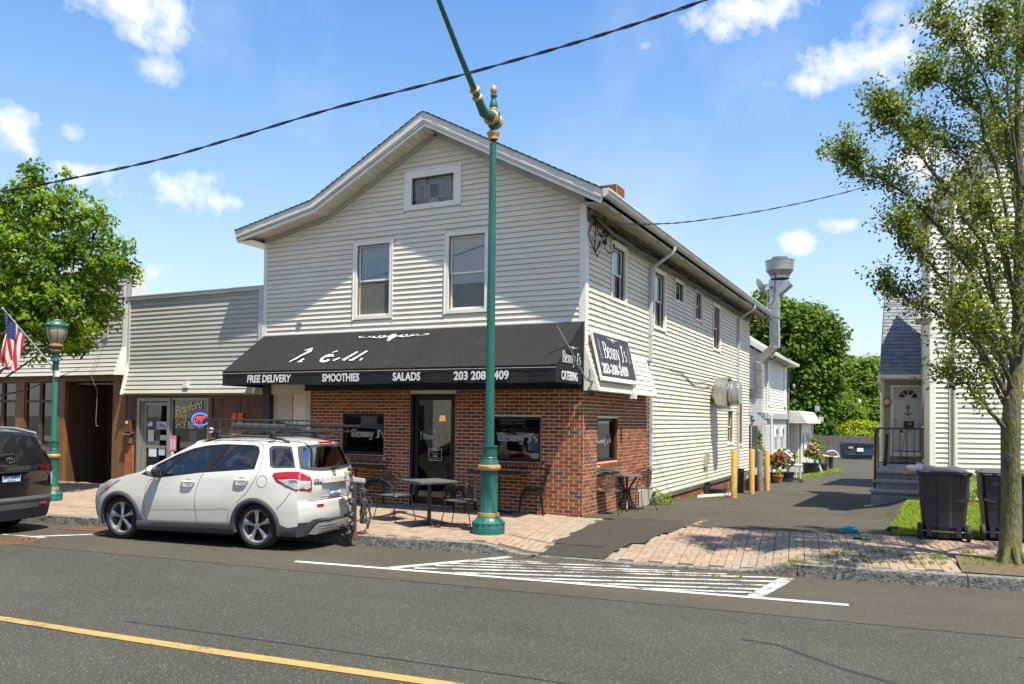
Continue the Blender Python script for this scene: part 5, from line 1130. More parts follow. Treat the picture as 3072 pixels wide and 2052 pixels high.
# wing roof with individual shingles
rA = dep(2640,1124,21.9); rB = dep(2775,1124,21.9); rC = dep(2776,890,24.2); rD = dep(2655,890,24.2); rmat = [mat('grey_shingle_'+str(i), c, .9, var=.12, scale=12, fine=.2, bump=.5) for i, c in enumerate(((.17,.19,.21),(.14,.16,.18),(.20,.215,.23)))]
mb = MB(); dn = (rB-rA).cross(rD-rA).normalized(); mb.prism([rA, rB, rC, rD], -dn*.08 if dn.z > 0 else dn*.08); wroof = mb.build('roof', rmat[0], house); dn = dn if dn.z > 0 else -dn
nr = 22
for r_ in range(nr):
    t0, t1 = r_/nr, (r_+1)/nr; pa, pb = rA.lerp(rD, t0), rB.lerp(rC, t0); qa, qb = rA.lerp(rD, t1), rB.lerp(rC, t1); W_ = (pb-pa).length; ncol = 5; off = (.5 if r_ % 2 else 0)/ncol
    s = -off
    while s < 1-.01:
        s0, s1 = max(0, s), min(1, s+1/ncol); s += 1/ncol
        if s1-s0 < .03: continue
        e = .004/W_; mb = MB(); l0 = dn*(.018+rnd.uniform(0,.003)); mb.hexa([pa.lerp(pb,s0+e), pa.lerp(pb,s1-e), qa.lerp(qb,s1-e), qa.lerp(qb,s0+e), pa.lerp(pb,s0+e)+l0, pa.lerp(pb,s1-e)+l0, qa.lerp(qb,s1-e)+dn*.003, qa.lerp(qb,s0+e)+dn*.003]); mb.build('shingle', rnd.choice(rmat), wroof)
mb = MB(); g0 = dep(2632,1129,21.75); g1 = dep(2772,1129,21.75); mb.prism([g0+Vector((0,0,-.05)), g0+Vector((0,0,.05)), g0+Vector((0,.1,.05)), g0+Vector((0,.08,-.05))], g1-g0); mb.build('gutter', white, house)
mb = MB(); mb.fbox(WF, -.08, wL, wz(1142), wz(1133), -.02, .12); mb.build('fascia', white, house)
mb = MB(); mb.box(g0.x, g0.x+.07, g0.y-.02, g0.y+.06, wz(1152), wz(1134)); mb.tube([(g0.x+.03,g0.y+.02,wz(1152)),WF(.02,wz(1180),.06),WF(.02,wz(1405),.06)], .035, 8); mb.build('downspout', white, house)
# grey service conduit and meter box at the corner
cg = mat('conduit_grey', (.17,.175,.18), .5); mc = dep(2773,1200,20.3)
def cz(py): return CAM.z+(1272.5-py)*20.3/FPX
mb = MB(); mb.tube([(mc.x+.02,mc.y,cz(895)),(mc.x+.02,mc.y,cz(1180)),(mc.x-.03,mc.y,cz(1245)),(mc.x-.03,mc.y,cz(1275))], .033, 10); mb.box(mc.x-.12,mc.x+.10,mc.y-.06,mc.y+.14,cz(1356),cz(1272)); mb.box(mc.x-.06,mc.x+.0,mc.y-.05,mc.y+.0,cz(1380),cz(1356)); mb.build('electric_meter', cg, house)
mb = MB(); mb.box(mc.x-.07,mc.x+.03,mc.y-.065,mc.y-.06,cz(1286),cz(1279)); mb.build('meter_label', paper, house)
# steps: blue-grey masonry with rough nosings
stm = mat('blue_grey_masonry', (.22,.245,.27), .85, var=.2, scale=7, bump=.8, bscale=40, fine=.15); stl = mat('step_tread', (.30,.33,.36), .85, var=.2, scale=7, bump=.8, bscale=50, fine=.2)
steps = thing('front_steps', 'blue-grey painted masonry steps with a rusty post leading to the white door', 'steps', (4.85,6.8,0))
x0s, x1s = 4.38, 5.52; SZ = [(.62,7.30,4.42),(.42,6.98,4.40),(.21,6.66,4.36)]
for k, (zt, y0, xl) in enumerate(SZ):
    yb_ = 10.9 if k == 0 else SZ[k-1][1]+.05; mb = MB(); mb.box(xl+.03, x1s, y0+.04, yb_, -.35 if k == 2 else zt-.24, zt-.055); mb.build('riser_block', stm, steps)
    n = 16; mb = MB(); vs = []; xs = rng(xl, x1s, .1)
    for x in xs:
        o = .012*mnoise.noise(Vector((x*6, k*3., 0))); zz = .006*mnoise.noise(Vector((x*4, k, 3)))
        vs += [(x,y0+o,zt-.06),(x,y0-.006+o,zt-.01+zz),(x,y0+.02,zt+zz),(x,yb_,zt+zz)]
    mb.add(vs, [(4*i+j, 4*i+4+j, 4*i+5+j, 4*i+1+j) for i in range(len(xs)-1) for j in range(3)]); mb.quad(vs[0],vs[1],vs[2],vs[3]); mb.build('tread', stl, steps)
mb = MB(); mb.box(4.40,5.52,6.62,6.72,-.3,.02); mb.build('riser_block', stm, steps); mb = MB(); mb.prism([(4.30,6.25,-.3),(6.0,6.3,-.3),(6.0,6.65,-.3),(4.36,6.65,-.3),(4.26,6.42,-.3)], (0,0,.17)); mb.build('footing_slab', mat('tan_concrete', (.40,.26,.15), .9, var=.2), steps)
def rp(px, py, d): return dep(px, py, d)
rail = thing('step_railing', 'black wrought-iron railing with scrolls and a rusty red corner post on the steps', 'railing', (4.5,6.9,.2))
def rz_(py, d): return CAM.z+(1272.5-py)*d/FPX
A_ = rp(2633,1300,19.2); B_ = rp(2778,1300,19.9)
def ra(px): return (px-2633)/145
def rpt(px, py): t = ra(px); q = A_.lerp(B_, t); d = lerp(19.2,19.9,t); return Vector((q.x, q.y, rz_(py, d)))
mb = MB(); mb.tube([rpt(2626,1290),rpt(2636,1288),rpt(2778,1288)], .018, 6); mb.tube([rpt(2634,1390),rpt(2778,1391)], .014, 6); mb.tube([rpt(2678,1355),rpt(2760,1357)], .012, 6)
rl = mb.build('rail', iron, rail)
for px in (2634,2656,2677,2698,2719,2741,2762):
    mb = MB(); n = 14; P = [rpt(px+(.8*math.sin(i*1.9) if px != 2634 else 0), lerp(1289, 1408 if px == 2634 else 1391, i/n)) for i in range(n+1)]; mb.tube(P, .010 if px != 2634 else .016, 5); mb.build('baluster', iron, rail)
mb = MB(); sp_ = [rpt(2704+5*math.cos(R(a))*(1-a/900), 1296+5*math.sin(R(a))*(1-a/900)) for a in range(720,0,-40)]; sp_ += [rpt(2714,1302),rpt(2712,1320),rpt(2706,1345),rpt(2703,1370)] + [rpt(2711+6*math.cos(R(a))*(1-(a-180)/900), 1381-6*math.sin(R(a))*(1-(a-180)/900)) for a in range(180,-500,-40)][:14]
mb.tube(sp_, .008, 5); mb.build('scroll', iron, rail)
mb = MB(); p0, p1 = rp(2624,1473,18.75), rp(2627,1291,18.75); mb.tube([(p0.x,p0.y,.2),(p0.x+.01,p0.y,.7),(p1.x,p1.y,rz_(1291,18.75))], [.028,.03,.034], 8); mb.tube([(p1.x,p1.y,rz_(1292,18.75)),(rpt(2634,1288)),], .02, 6); mb.build('post', mat('rusty_post', (.13,.045,.03), .8, var=.4, scale=14, col2=(.05,.03,.025), thr=(.5,.6)), rail)
mb = MB(); q = rp(2659,1400,21.0); mb.tube([(q.x-.04,q.y,.6),(q.x+.02,q.y,1.45)], [.05,.035], 8); o = mb.build('folded_umbrella', blackpl); tag(o, 'black folded pole leaning beside the house door', 'folded umbrella')
# ------------------------------------------------------------------ vegetation
import numpy as np
NR = np.random.RandomState(11)
def leafmesh(name, cen, nrm, size, tone, m, parent, kind=None, shape='leaf', rs=NR):
    """many single leaves in one mesh: centres, rough facing normals, sizes and a tone per leaf"""
    n = len(cen); t = rs.normal(size=(n,3)); t -= nrm*(t*nrm).sum(1)[:,None]; t /= np.linalg.norm(t,axis=1)[:,None]+1e-9; b = np.cross(nrm, t); s = size[:,None]
    if shape == 'leaf':      # folded leaf: 6 points, 2 quads sharing the midrib
        L_ = [t*1.0, t*.25+b*.62+nrm*.12, -t*.75+b*.42+nrm*.1, -t*1.0, -t*.75-b*.42+nrm*.1, t*.25-b*.62+nrm*.12]
        V = np.stack([cen+q*s for q in L_], 1).reshape(-1,3); k = 6; quads = np.array([[0,1,2,3],[0,3,4,5]])
    else:
        L_ = [t*1.0, b*.7, -t*.9, -b*.7]; V = np.stack([cen+q*s for q in L_], 1).reshape(-1,3); k = 4; quads = np.array([[0,1,2,3]])
    F = (np.arange(n)[:,None,None]*k+quads[None]).reshape(-1,4)
    inv = MW[parent.name].inverted() if parent is not None else Matrix.Identity(4); tr = np.array(inv.translation) if parent is not None else np.zeros(3); V = V+tr
    me = bpy.data.meshes.new(name); me.vertices.add(len(V)); me.vertices.foreach_set('co', V.astype('f').ravel()); me.loops.add(F.size); me.loops.foreach_set('vertex_index', F.astype('i').ravel())
    me.polygons.add(len(F)); me.polygons.foreach_set('loop_start', np.arange(0,F.size,4,dtype='i')); me.polygons.foreach_set('loop_total', np.full(len(F),4,dtype='i')); me.update(calc_edges=True)
    at = me.attributes.new('tone','FLOAT','POINT'); at.data.foreach_set('value', np.repeat(tone,k).astype('f')); me.materials.append(m)
    o = bpy.data.objects.new(name, me); COL.objects.link(o)
    if parent is not None: o.parent = parent
    if kind: o['kind'] = kind
    return o
def clumpy(blobs, nclump, per, clump_r, leaf, m, name, parent, tone=(.25,.6), kind=None, shape='leaf', fill=.45, flat=.8, seed=1, up=.35):
    rs = np.random.RandomState(seed); w = np.array([b[3]*b[4]*b[5] for b in blobs])**.7; w /= w.sum(); C_, N_, S_, T_ = [], [], [], []
    for i in range(nclump):
        b = blobs[rs.choice(len(blobs), p=w)]; d = rs.normal(size=3); d /= np.linalg.norm(d); rr = (fill+(1-fill)*rs.rand()**.5)*rs.uniform(.92,1.06)
        c = np.array(b[:3])+d*np.array(b[3:6])*rr; cr = clump_r*rs.uniform(.6,1.35); q = rs.normal(size=(per,3)); q /= np.linalg.norm(q,axis=1)[:,None]; q = q*(rs.rand(per,1)**.4); q[:,2] *= flat
        C_.append(c+q*cr); nn = q*.5+d*.35+np.array([0,0,up])+rs.normal(size=(per,3))*.42; nn /= np.linalg.norm(nn,axis=1)[:,None]; N_.append(nn); S_.append(leaf*rs.uniform(.65,1.3,per)); T_.append(np.clip(rs.uniform(*tone)+rs.normal(size=per)*.13, 0, 1))
    return leafmesh(name, np.concatenate(C_), np.concatenate(N_), np.concatenate(S_), np.concatenate(T_), m, parent, kind, shape, rs)
bark = mat('bark', (.13,.11,.085), .95, var=.4, scale=9, bump=1.0, bscale=26, stretch=(1,1,.3), fine=.45, col2=(.14,.14,.025), thr=(.44,.56), bd=.03)
bark2 = mat('branch_bark', (.10,.085,.07), .9, var=.3, scale=14, bump=.5)
leaf_near = mat_leaf('leaf_pear', [(.035,.065,.012),(.075,.125,.016),(.14,.20,.022),(.23,.29,.03),(.33,.28,.04)], .45, .42)
leaf_lush = mat_leaf('leaf_lush', [(.04,.095,.010),(.09,.175,.014),(.165,.27,.018),(.27,.38,.03)], .45, .45)
leaf_far = mat_leaf('leaf_far', [(.022,.055,.008),(.06,.125,.012),(.115,.20,.016),(.20,.29,.025)], .6, .38)
leaf_yel = mat_leaf('leaf_yellow', [(.10,.16,.008),(.20,.27,.012),(.30,.36,.02)], .6, .3)

# pear tree at the right edge
D_ = 1.3089
tree = thing('pear_tree', 'thin-crowned street tree with mossy trunk in a soil pit at the right edge', 'tree', (6.36,-1.6,-.06))
TD = 10.35
def tp(x, y, dd=0.): return dep(x*D_, y*D_, TD+dd)
base = tp(2316, 1296); base.z = -.08
mb = MB(); tk = [(2314,1300),(2315,1270),(2318,1150),(2316,1050),(2317,980),(2320,930),(2330,860),(2334,740),(2336,600),(2338,420),(2332,250),(2335,90),(2340,-60)]
rr = [.155,.132,.116,.110,.115,.10,.085,.072,.062,.05,.038,.026,.014]; P = [tp(x, y, .04*math.sin(i)) for i, (x, y) in enumerate(tk)]; mb.tube(P, rr, 14)
for a in range(6):
    an_ = a*1.05; mb.tube([base+Vector((math.cos(an_)*.26,math.sin(an_)*.26,-.03)), base+Vector((math.cos(an_)*.14,math.sin(an_)*.14,.05)), base+Vector((math.cos(an_)*.07,math.sin(an_)*.07,.25))], [.02,.05,.05], 7)
trunk = mb.build('trunk', bark, tree, smooth=True, sharp=80)
limbs = [  # photo points of each limb with its depth offset at the tip
 ([(2316,1000),(2270,940),(2215,880),(2160,850)],-.5,.05), ([(2319,960),(2240,800),(2180,735),(2085,690),(2025,650)],.3,.045), ([(2320,930),(2230,760),(2150,620),(2085,560),(2065,500)],-.3,.05),
 ([(2322,900),(2240,650),(2150,520),(2060,430),(1985,395),(1925,350)],.2,.05), ([(2326,860),(2250,560),(2170,430),(2095,340),(2040,270),(2022,252)],-.5,.05), ([(2334,740),(2280,500),(2215,370),(2160,320),(2105,300)],.9,.04),
 ([(2335,650),(2290,400),(2235,250),(2165,190),(2105,182)],0,.04), ([(2336,520),(2300,280),(2230,140),(2170,75),(2140,35)],.4,.035), ([(2336,420),(2310,220),(2290,100),(2280,30)],-.4,.03),
 ([(2332,250),(2345,100),(2330,0),(2310,-60)],.3,.025), ([(2330,860),(2360,700),(2350,560),(2400,450)],-.9,.05), ([(2334,740),(2400,600),(2450,500),(2500,420)],.2,.05), ([(2336,560),(2400,380),(2440,260),(2500,180)],.6,.04),
 ([(2320,930),(2400,850),(2480,800),(2560,760)],.3,.05), ([(2338,420),(2400,250),(2430,120),(2450,20)],0,.03), ([(2318,980),(2300,880),(2290,800),(2260,760)],1.4,.04), ([(2330,860),(2280,700),(2240,600),(2200,560)],1.5,.05), ([(2334,740),(2310,600),(2270,500),(2230,450)],-1.3,.045),
 ([(2325,900),(2290,820),(2250,740),(2200,690)],-1.2,.04), ([(2336,600),(2330,420),(2300,330),(2270,260)],1.2,.04), ([(2338,480),(2370,300),(2360,180),(2350,80)],-1.,.035)]
rs = np.random.RandomState(5); C_, N_, S_, T_ = [], [], [], []; tw = MB(); bm_ = MB()
for li, (pts, dd, r0) in enumerate(limbs):
    n = len(pts); P = [tp(x, y, dd*(i/(n-1))) for i, (x, y) in enumerate(pts)]; Q = []
    for i in range(n-1):
        for k in range(4): Q.append(P[i].lerp(P[i+1], k/4)+Vector(rs.normal(size=3)*.018*(1 if i else .3)))
    Q.append(P[-1]); m_ = len(Q); bm2 = MB(); bm2.tube(Q, [lerp(r0*.72, .005, (i/(m_-1))**.8) for i in range(m_)], 7); bm2.build('branch', bark2, tree, smooth=True, sharp=80)
    length = sum((Q[i+1]-Q[i]).length for i in range(m_-1)); nt = int(length*30)
    for k in range(nt):
        t = .20+.80*rs.rand()**.75; f = t*(m_-1); i = min(int(f), m_-2); o = Q[i].lerp(Q[i+1], f-i); ax = (Q[i+1]-Q[i]).normalized()
        d = Vector(rs.normal(size=3)); d = (d-ax*d.dot(ax)).normalized()*rs.uniform(.5,1)+ax*rs.uniform(.15,.9)+Vector((0,0,.35)); d.normalize(); L_ = rs.uniform(.15,.62)*(1.15-.45*t)
        mid_ = o+d*L_*.5+Vector(rs.normal(size=3)*.02); end = o+d*L_+Vector((0,0,.03)); tw.tube([o, mid_, end], [.006,.004,.002], 3, cap=False)
        nl = int(rs.uniform(14,30)*(1 if li < 10 else .9)); tt = rs.rand(nl)**.6; base_tone = rs.uniform(.15,.62)
        pp = np.array([list(o.lerp(mid_, q*2) if q < .5 else mid_.lerp(end, q*2-1)) for q in tt])+rs.normal(size=(nl,3))*.058; C_.append(pp)
        nn = rs.normal(size=(nl,3))*.75+np.array([0,0,.55]); nn /= np.linalg.norm(nn,axis=1)[:,None]; N_.append(nn); S_.append(rs.uniform(.018,.030,nl)); T_.append(np.clip(base_tone+rs.normal(size=nl)*.16,0,1))
tw.build('twigs', bark2, tree, kind='stuff'); leafmesh('foliage', np.concatenate(C_), np.concatenate(N_), np.concatenate(S_), np.concatenate(T_), leaf_near, tree, kind='stuff')
print('pear leaves', sum(len(c) for c in C_))

# lush tree at the left
def dp(x, y, d): return tuple(dep(x*D_, y*D_, d))
tL = thing('lush_tree', 'dense bright green street tree in front of the wooden shop at the left edge', 'tree', (-13.9,-2.6,-.05))
def blob(x, y, d, rx, ry, rd=None): p = dp(x, y, d); k = D_*d/FPX; return (*p, rx*k, (rd or rx)*k, ry*k)
BL = [blob(110,620,17.6,150,120,130), blob(60,560,17.4,120,130,110), blob(60,480,17.6,70,75), blob(150,520,17.4,95,85), blob(215,600,17.6,85,85), blob(250,650,17.9,60,50), blob(265,575,17.6,35,35), blob(130,720,17.2,110,75), blob(60,770,17.6,90,60,110), blob(220,710,17.9,55,45), blob(150,780,18.0,70,45),
      blob(150,425,17.5,26,42), blob(60,430,17.5,30,45), blob(85,400,17.5,14,24), blob(30,440,17.6,25,40), blob(200,480,17.5,30,40), blob(285,620,17.8,25,22), blob(-60,600,17.6,150,170,130), blob(20,690,17.2,120,90)]
clumpy(BL, 950, 32, .22, .046, leaf_lush, 'foliage', tL, tone=(.0,.85), kind='stuff', fill=.55, seed=4)
mb = MB(); b0 = Vector((-13.9,-2.6,-.1)); mb.tube([b0, b0+Vector((0,0,1.6)), b0+Vector((.05,0,3)), b0+Vector((.1,.1,5.5))], [.15,.12,.10,.03], 10); mb.build('trunk', bark, tL, smooth=True)
for k in range(34):
    b = BL[rs.randint(len(BL))]; e = Vector(b[:3])+Vector(rs.normal(size=3))*Vector(b[3:6]).length*.28; s = b0+Vector((.05,0,rs.uniform(2.0,4.4))); mid_ = s.lerp(e,.5)+Vector((0,0,-.12)); mb = MB(); mb.tube([s, mid_, e], [.03,.016,.005], 5); mb.build('branch', bark2, tL)
sp = [dp(150,378,17.5), dp(95,385,17.5), dp(205,470,17.5), dp(320,600,17.8), dp(235,490,17.5), dp(12,420,17.5)]

# woods behind
def bigtree(name, label, blobs, nc, per, cr, leaf, tone, seed, trunk_at=None, m=leaf_far, grp='trees beyond the car park'):
    p = blobs[0]; t = thing(name, label, 'tree', (p[0], p[1], -1.4), grp); clumpy(blobs, nc, per, cr, leaf, m, 'foliage', t, tone=tone, kind='stuff', shape='card', seed=seed, fill=.62, up=.5)
    mb = MB(); mb.tube([(p[0],p[1],-1.6),(p[0]+.2,p[1],p[2])], [.5,.2], 8); mb.build('trunk', bark2, t); return t
bigtree('maple_tree', 'largest dark green tree rising behind the white back building', [blob(1800,800,84,75,110,90), blob(1770,730,84,45,48), blob(1835,760,84,60,60), blob(1875,800,84,50,75), blob(1850,880,84,75,90), blob(1800,960,84,90,80), blob(1760,700,84,30,30), blob(1900,760,84,22,40), blob(1888,860,84,32,60), blob(1720,800,84,60,100), blob(1872,730,84,25,26), blob(1690,880,84,60,120)], 1700, 30, 1.3, .25, (.1,.75), 21)
bigtree('maple_tree', 'mid green tree right of the tallest one, its round top against the sky', [blob(1955,900,98,55,75), blob(1990,860,99,50,38), blob(2025,880,102,50,50), blob(1930,960,94,50,60), blob(1975,980,96,70,60)], 900, 30, 1.3, .27, (.2,.9), 22)
bigtree('maple_tree', 'deep green tree behind the lamp and stone house', [blob(2010,960,112,40,70), blob(2060,930,114,70,90), blob(2110,940,114,60,90), blob(2000,880,116,30,40)], 800, 30, 1.3, .27, (.0,.5), 23)
bigtree('maple_tree', 'low feathery tree in front of the far woods', [blob(1950,955,88,26,28), blob(1930,935,88,22,26)], 260, 26, .7, .17, (.45,.95), 24)
def shrub(label, blobs, nc, per, cr, leaf, tone, seed, m, cat='shrub', grp=None, name='shrub', shape='card', kind=None):
    p = blobs[0]; t = thing(name, label, cat, (p[0], p[1], p[2]-p[5]), grp); clumpy(blobs, nc, per, cr, leaf, m, 'foliage', t, tone=tone, seed=seed, fill=.5, shape=shape, kind='stuff', up=.6); return t
shrub('bright yellow-green bush mass above the far fence', [blob(1975,982,84,40,13), blob(1945,990,84,28,12), blob(2005,990,84,30,12), blob(1915,985,84,22,12), blob(2030,992,84,22,14), blob(1970,995,84,60,8)], 420, 28, .55, .15, (.2,1.), 31, leaf_yel)
shrub('dark green undergrowth between the back buildings and the fence', [blob(1860,985,82,50,30), blob(1900,1000,82,30,14), blob(1835,990,82,26,40)], 300, 28, .7, .17, (.0,.5), 32, leaf_far)
shrub('clipped bright green hedge below the ivory wall between the bins', [(6.25,4.95,.36,.75,.3,.34),(7.5,5.3,.36,.8,.3,.34),(9.0,5.7,.36,.9,.3,.34)], 420, 30, .11, .022, (.55,1.), 33, leaf_lush, 'hedge', name='hedge')
mb = MB(); cdt([(5.5,4.3),(12,6.1),(12,7.2),(5.5,5.3)], [], lambda x, y: (x, y, zwalk(x,y)+.035), mb, None, step=.5); struct('mulch_bed', mb, mat('red_mulch', (.17,.07,.035), .95, var=.4, scale=20, bump=1, fine=.4))
# grass blades on the lawn in view and tufts along edges
def blades(name, pts, h, tone, m, w=.006, kindn='stuff', seed=2):
    r_ = np.random.RandomState(seed); n = len(pts); P = np.array(pts); a = r_.rand(n)*6.283; t = np.stack([np.cos(a),np.sin(a),np.zeros(n)],1); hh = h*r_.uniform(.5,1.3,n); lean = r_.normal(size=(n,3))*.35; lean[:,2] = 1
    V = np.stack([P-t*w, P+t*w, P+t*w*.5+lean*hh[:,None]*.6, P+lean*hh[:,None]*np.array([1.4,1.4,1])], 1).reshape(-1,3); F = (np.arange(n)[:,None]*4+np.array([[0,1,2,3]])).reshape(-1)
    me = bpy.data.meshes.new(name); me.vertices.add(len(V)); me.vertices.foreach_set('co', V.astype('f').ravel()); me.loops.add(len(F)); me.loops.foreach_set('vertex_index', F.astype('i')); me.polygons.add(n); me.polygons.foreach_set('loop_start', np.arange(0,len(F),4,dtype='i')); me.polygons.foreach_set('loop_total', np.full(n,4,dtype='i')); me.update(calc_edges=True)
    at = me.attributes.new('tone','FLOAT','POINT'); at.data.foreach_set('value', np.repeat(np.clip(r_.uniform(*tone,n),0,1),4).astype('f')); me.materials.append(m); o = bpy.data.objects.new(name, me); COL.objects.link(o); o['kind'] = kindn; return o
gm_ = mat_leaf('grass_blade', [(.08,.15,.012),(.16,.26,.02),(.25,.36,.03),(.38,.36,.09)], .6, .3)
LW_ = [(5.0,.42),(6.74,.62),(9,1.0),(9,5.2),(5.5,4.35),(5.12,4.45),(5.0,2.2),(4.93,1.2)]; pts = []
while len(pts) < 26000:
    x, y = rnd.uniform(4.9,8), .4+4.4*rnd.random()**1.2
    if inpoly((x,y), LW_): pts.append((x, y, zwalk(x,y)+.01))
blades('grass', pts, .05, (.2,.95), gm_)
pts = []
def tuft(x, y, n, r_, z=None):
    for i in range(n):
        a, q = rnd.random()*6.28, rnd.random()**.5*r_; xx, yy = x+math.cos(a)*q, y+math.sin(a)*q; pts.append((xx, yy, (zwalk(xx, yy) if z is None else z)))
for px, py in ((610,800),(640,820),(690,870),(700,820),(790,860),(880,830),(950,880),(970,800),(1050,880),(1060,800),(1140,880),(1230,830),(1310,860),(1320,890),(1410,860),(1420,900),(1500,890),(1610,900),(720,790),(1570,850),(1540,840),(560,830),(510,890),(570,770),(340,880),(880,870),(830,780),(1800,900),(240,890),(160,885)):
    p = onz(2300+px/3.041, 1400+py/3.041, -.06); tuft(p.x, p.y, 26 if py > 780 else 14, .045)
p = onz(2300+1570/3.041, 1400+850/3.041, -.05); tuft(p.x, p.y, 160, .12)
for i in range(40): tuft(rnd.uniform(5.85,8), rnd.uniform(-1.05,-.85)+.0, 16, .07)
for i in range(28): tuft(5.9+rnd.random()*1.0, -1.25-rnd.random()*.5, 12, .08)
for px, py in ((1430,475),(1750,490),(1915,497),(2300,455),(1210,175),(1100,90),(850,128)):
    p = onz(1400+px/2.348, 1500+py/2.348, -.1); tuft(p.x, p.y, 30, .06)
for k in range(26): x = .02+rnd.random()*.10; y = 4+rnd.random()*11; tuft(x, y, 10, .06)
blades('grass_tufts', pts, .045, (.1,.7), gm_, w=.004, seed=3)
pts = []
for i in range(70):
    t = rnd.random(); p0 = onz(2200+1000/5.227, 1150+1490/5.227, -.75); a = Vector((1.0,23.5)).lerp(Vector((1.9,36)), t); tuft(a.x-.5+rnd.uniform(-.25,.25), a.y, 26, .25)
for i in range(60): tuft(-1.5+rnd.random()*2.2, 60+rnd.random()*1.6, 22, .5)
blades('grass_verge', pts, .11, (.4,.95), gm_, w=.012, seed=5)
w_ = shrub('small light green weed at the foot of the corner downspout', [(.22,4.0,.02,.16,.14,.13),(.32,4.25,-.02,.14,.14,.10),(.2,3.85,.12,.08,.08,.1)], 26, 14, .06, .024, (.55,1.), 41, leaf_lush, 'weed', name='weed', shape='leaf')

# ------------------------------------------------------------------ white back building, lean-to, fence, container
XB = -.75; BK = frame((XB,0,0), (0,1,0), (1,0,0)); X2 = lambda x, y: (2200+x/5.227, 1150+y/5.227)
back = thing('back_building', 'white two-storey back building with painted brick below and clapboard above', 'building', (XB-2,27,-.8))
yA, yB = 23.4, 30.6; zfl0 = onx(*X2(400,450), XB).z; zfl1 = onx(*X2(400,552), XB).z; zev = onx(2309,1073, XB).z; print('back', zfl0, zfl1, zev, onx(*X2(865,490), XB), onx(*X2(400,490), XB))
wb = mat('white_brick', (.58,.58,.56), .75, var=.06, scale=4, bump=.2)
mb = MB(); mb.box(XB-5, XB-.012, yA, yB, -1.0, zfl0, mortar_w); mb.box(XB-5, XB-.02, yA, yB, zfl0, zev, siding_w); mb.poly([(XB,yA,zev),(XB-2.5,yA,zev+1.6),(XB-5,yA,zev)], siding_w); mb.build('wall', None, back)
mb = MB(); nb_ = 0; z = zfl1-.0; r_ = 0
while z > -.95:
    a = yA+(.2 if r_ % 2 else 0)-.4
    while a < yB:
        s, e = max(a,yA), min(a+.4,yB); a += .4
        if e-s < .05: continue
        c_ = (s+e)/2
        if any(abs(c_-yc) < .45 and -.7 < z-.1 < 1.35 for yc in (27.0, 29.0)): continue
        mb.fbox(BK, s+.012, e-.012, z-.135+.012, z-.012, -.02, rnd.uniform(.0,.004))
    z -= .135; r_ += 1
mb.build('brick_field', wb, back, kind='stuff')
for yc in (27.0, 29.0):
    mb = MB(); mb.fbox(BK, yc-.42, yc+.42, -.8, 1.45, -.03, -.01, wb); mb.fbox(BK, yc-.35, yc+.35, -.7, .5, -.12, .0, white); mb.build('blind_window', None, back)
    mb = MB(); mb.fbox(BK, yc-.28, yc+.28, .45, 1.0, -.0, .01, mat('recess_grey', (.3,.3,.3), .7)); mb.tube([BK(yc+.45*math.cos(R(a)), 1.0+.45*math.sin(R(a)), .01) for a in range(0,181,15)], .05, 6, wb); mb.build('window_arch', None, back)
mb = MB(); mb.fbox(BK, yA-.05, yB+.05, zfl1, zfl0, .0, .10); mb.build('metal_band', mat('pale_blue_metal', (.42,.45,.48), .45, metal=.2), back)
z = zfl0
while z < zev-.1:
    for s0, s1 in ((yA,24.3),(25.0,29.4),(30.1,yB)): mb = MB(); mb.hexa([BK(s0,z,.025),BK(s1,z,.025),BK(s1,z,-.02),BK(s0,z,-.02),BK(s0,z+.13,.005),BK(s1,z+.13,.005),BK(s1,z+.13,-.02),BK(s0,z+.13,-.02)]); mb.build('clapboard', siding_w, back)
    z += .135
for y0 in (24.25, 29.35):
    mb = MB(); mb.fbox(BK, y0, y0+.8, zfl0+.35, zev-.15, -.02, .05, white); mb.fbox(BK, y0+.12, y0+.45, zfl0+.5, zev-.3, .05, .055, gk if y0 < 25 else white); mb.build('window', None, back)
for k in range(18):
    z = zfl0+k*.135
    if z > zev: break
    mb = MB(); mb.box(XB-3, XB-.05, yA-.03, yA, z, z+.12); mb.build('clapboard', siding_w, back)
lr = mat('light_shingle', (.42,.40,.37), .85, var=.1, scale=20, fine=.15, bump=.4)
mb = MB(); mb.prism([(XB+.45,yA-.4,zev-.05),(XB+.45,yA-.4,zev+.06),(XB-2.5,yA-.4,zev+2.0),(XB-2.5,yA-.4,zev+1.85)], (0,yB-yA+.9,0)); mb.prism([(XB-5.5,yA-.4,zev-.05),(XB-5.5,yA-.4,zev+.06),(XB-2.5,yA-.4,zev+2.0),(XB-2.5,yA-.4,zev+1.85)], (0,yB-yA+.9,0)); mb.build('roof', lr, back)
mb = MB(); mb.prism([(XB+.44,yA-.45,zev-.16),(XB+.44,yA-.45,zev-.0),(XB-2.5,yA-.45,zev+1.9),(XB-2.5,yA-.45,zev+1.72)], (0,.06,0)); mb.build('rake_board', white, back)
mb = MB(); mb.box(XB+.44,XB+.56,yA-.4,yB+.5,zev-.06,zev+.07); mb.build('gutter', MATS['gutter_white'], back)
mb = MB(); mb.box(XB,XB+.44,yA-.4,yB+.5,zev-.07,zev-.04); mb.build('eave_soffit', dirty, back)
mb = MB(); mb.tube([(XB+.5,24.2,zev-.05),(XB+.3,24.1,zev-.2),(XB+.08,24.0,zev-.3),(XB+.08,24.0,zfl0+.1),(XB+.3,23.7,zfl0-.1),(XB+.32,23.7,-.7)], .05, 8); mb.build('downspout', white, back)
mb = MB(); mb.tube([(XB+.1,30.5,zev-.2),(XB+.1,30.5,-.4)], .04, 6); mb.lathe([(.14,0),(.14,.03),(.02,.1)],12,None,(XB+.35,30.6,zev-1.1),Vector((1,-.4,.1))); mb.build('service_pipe', cg, back)
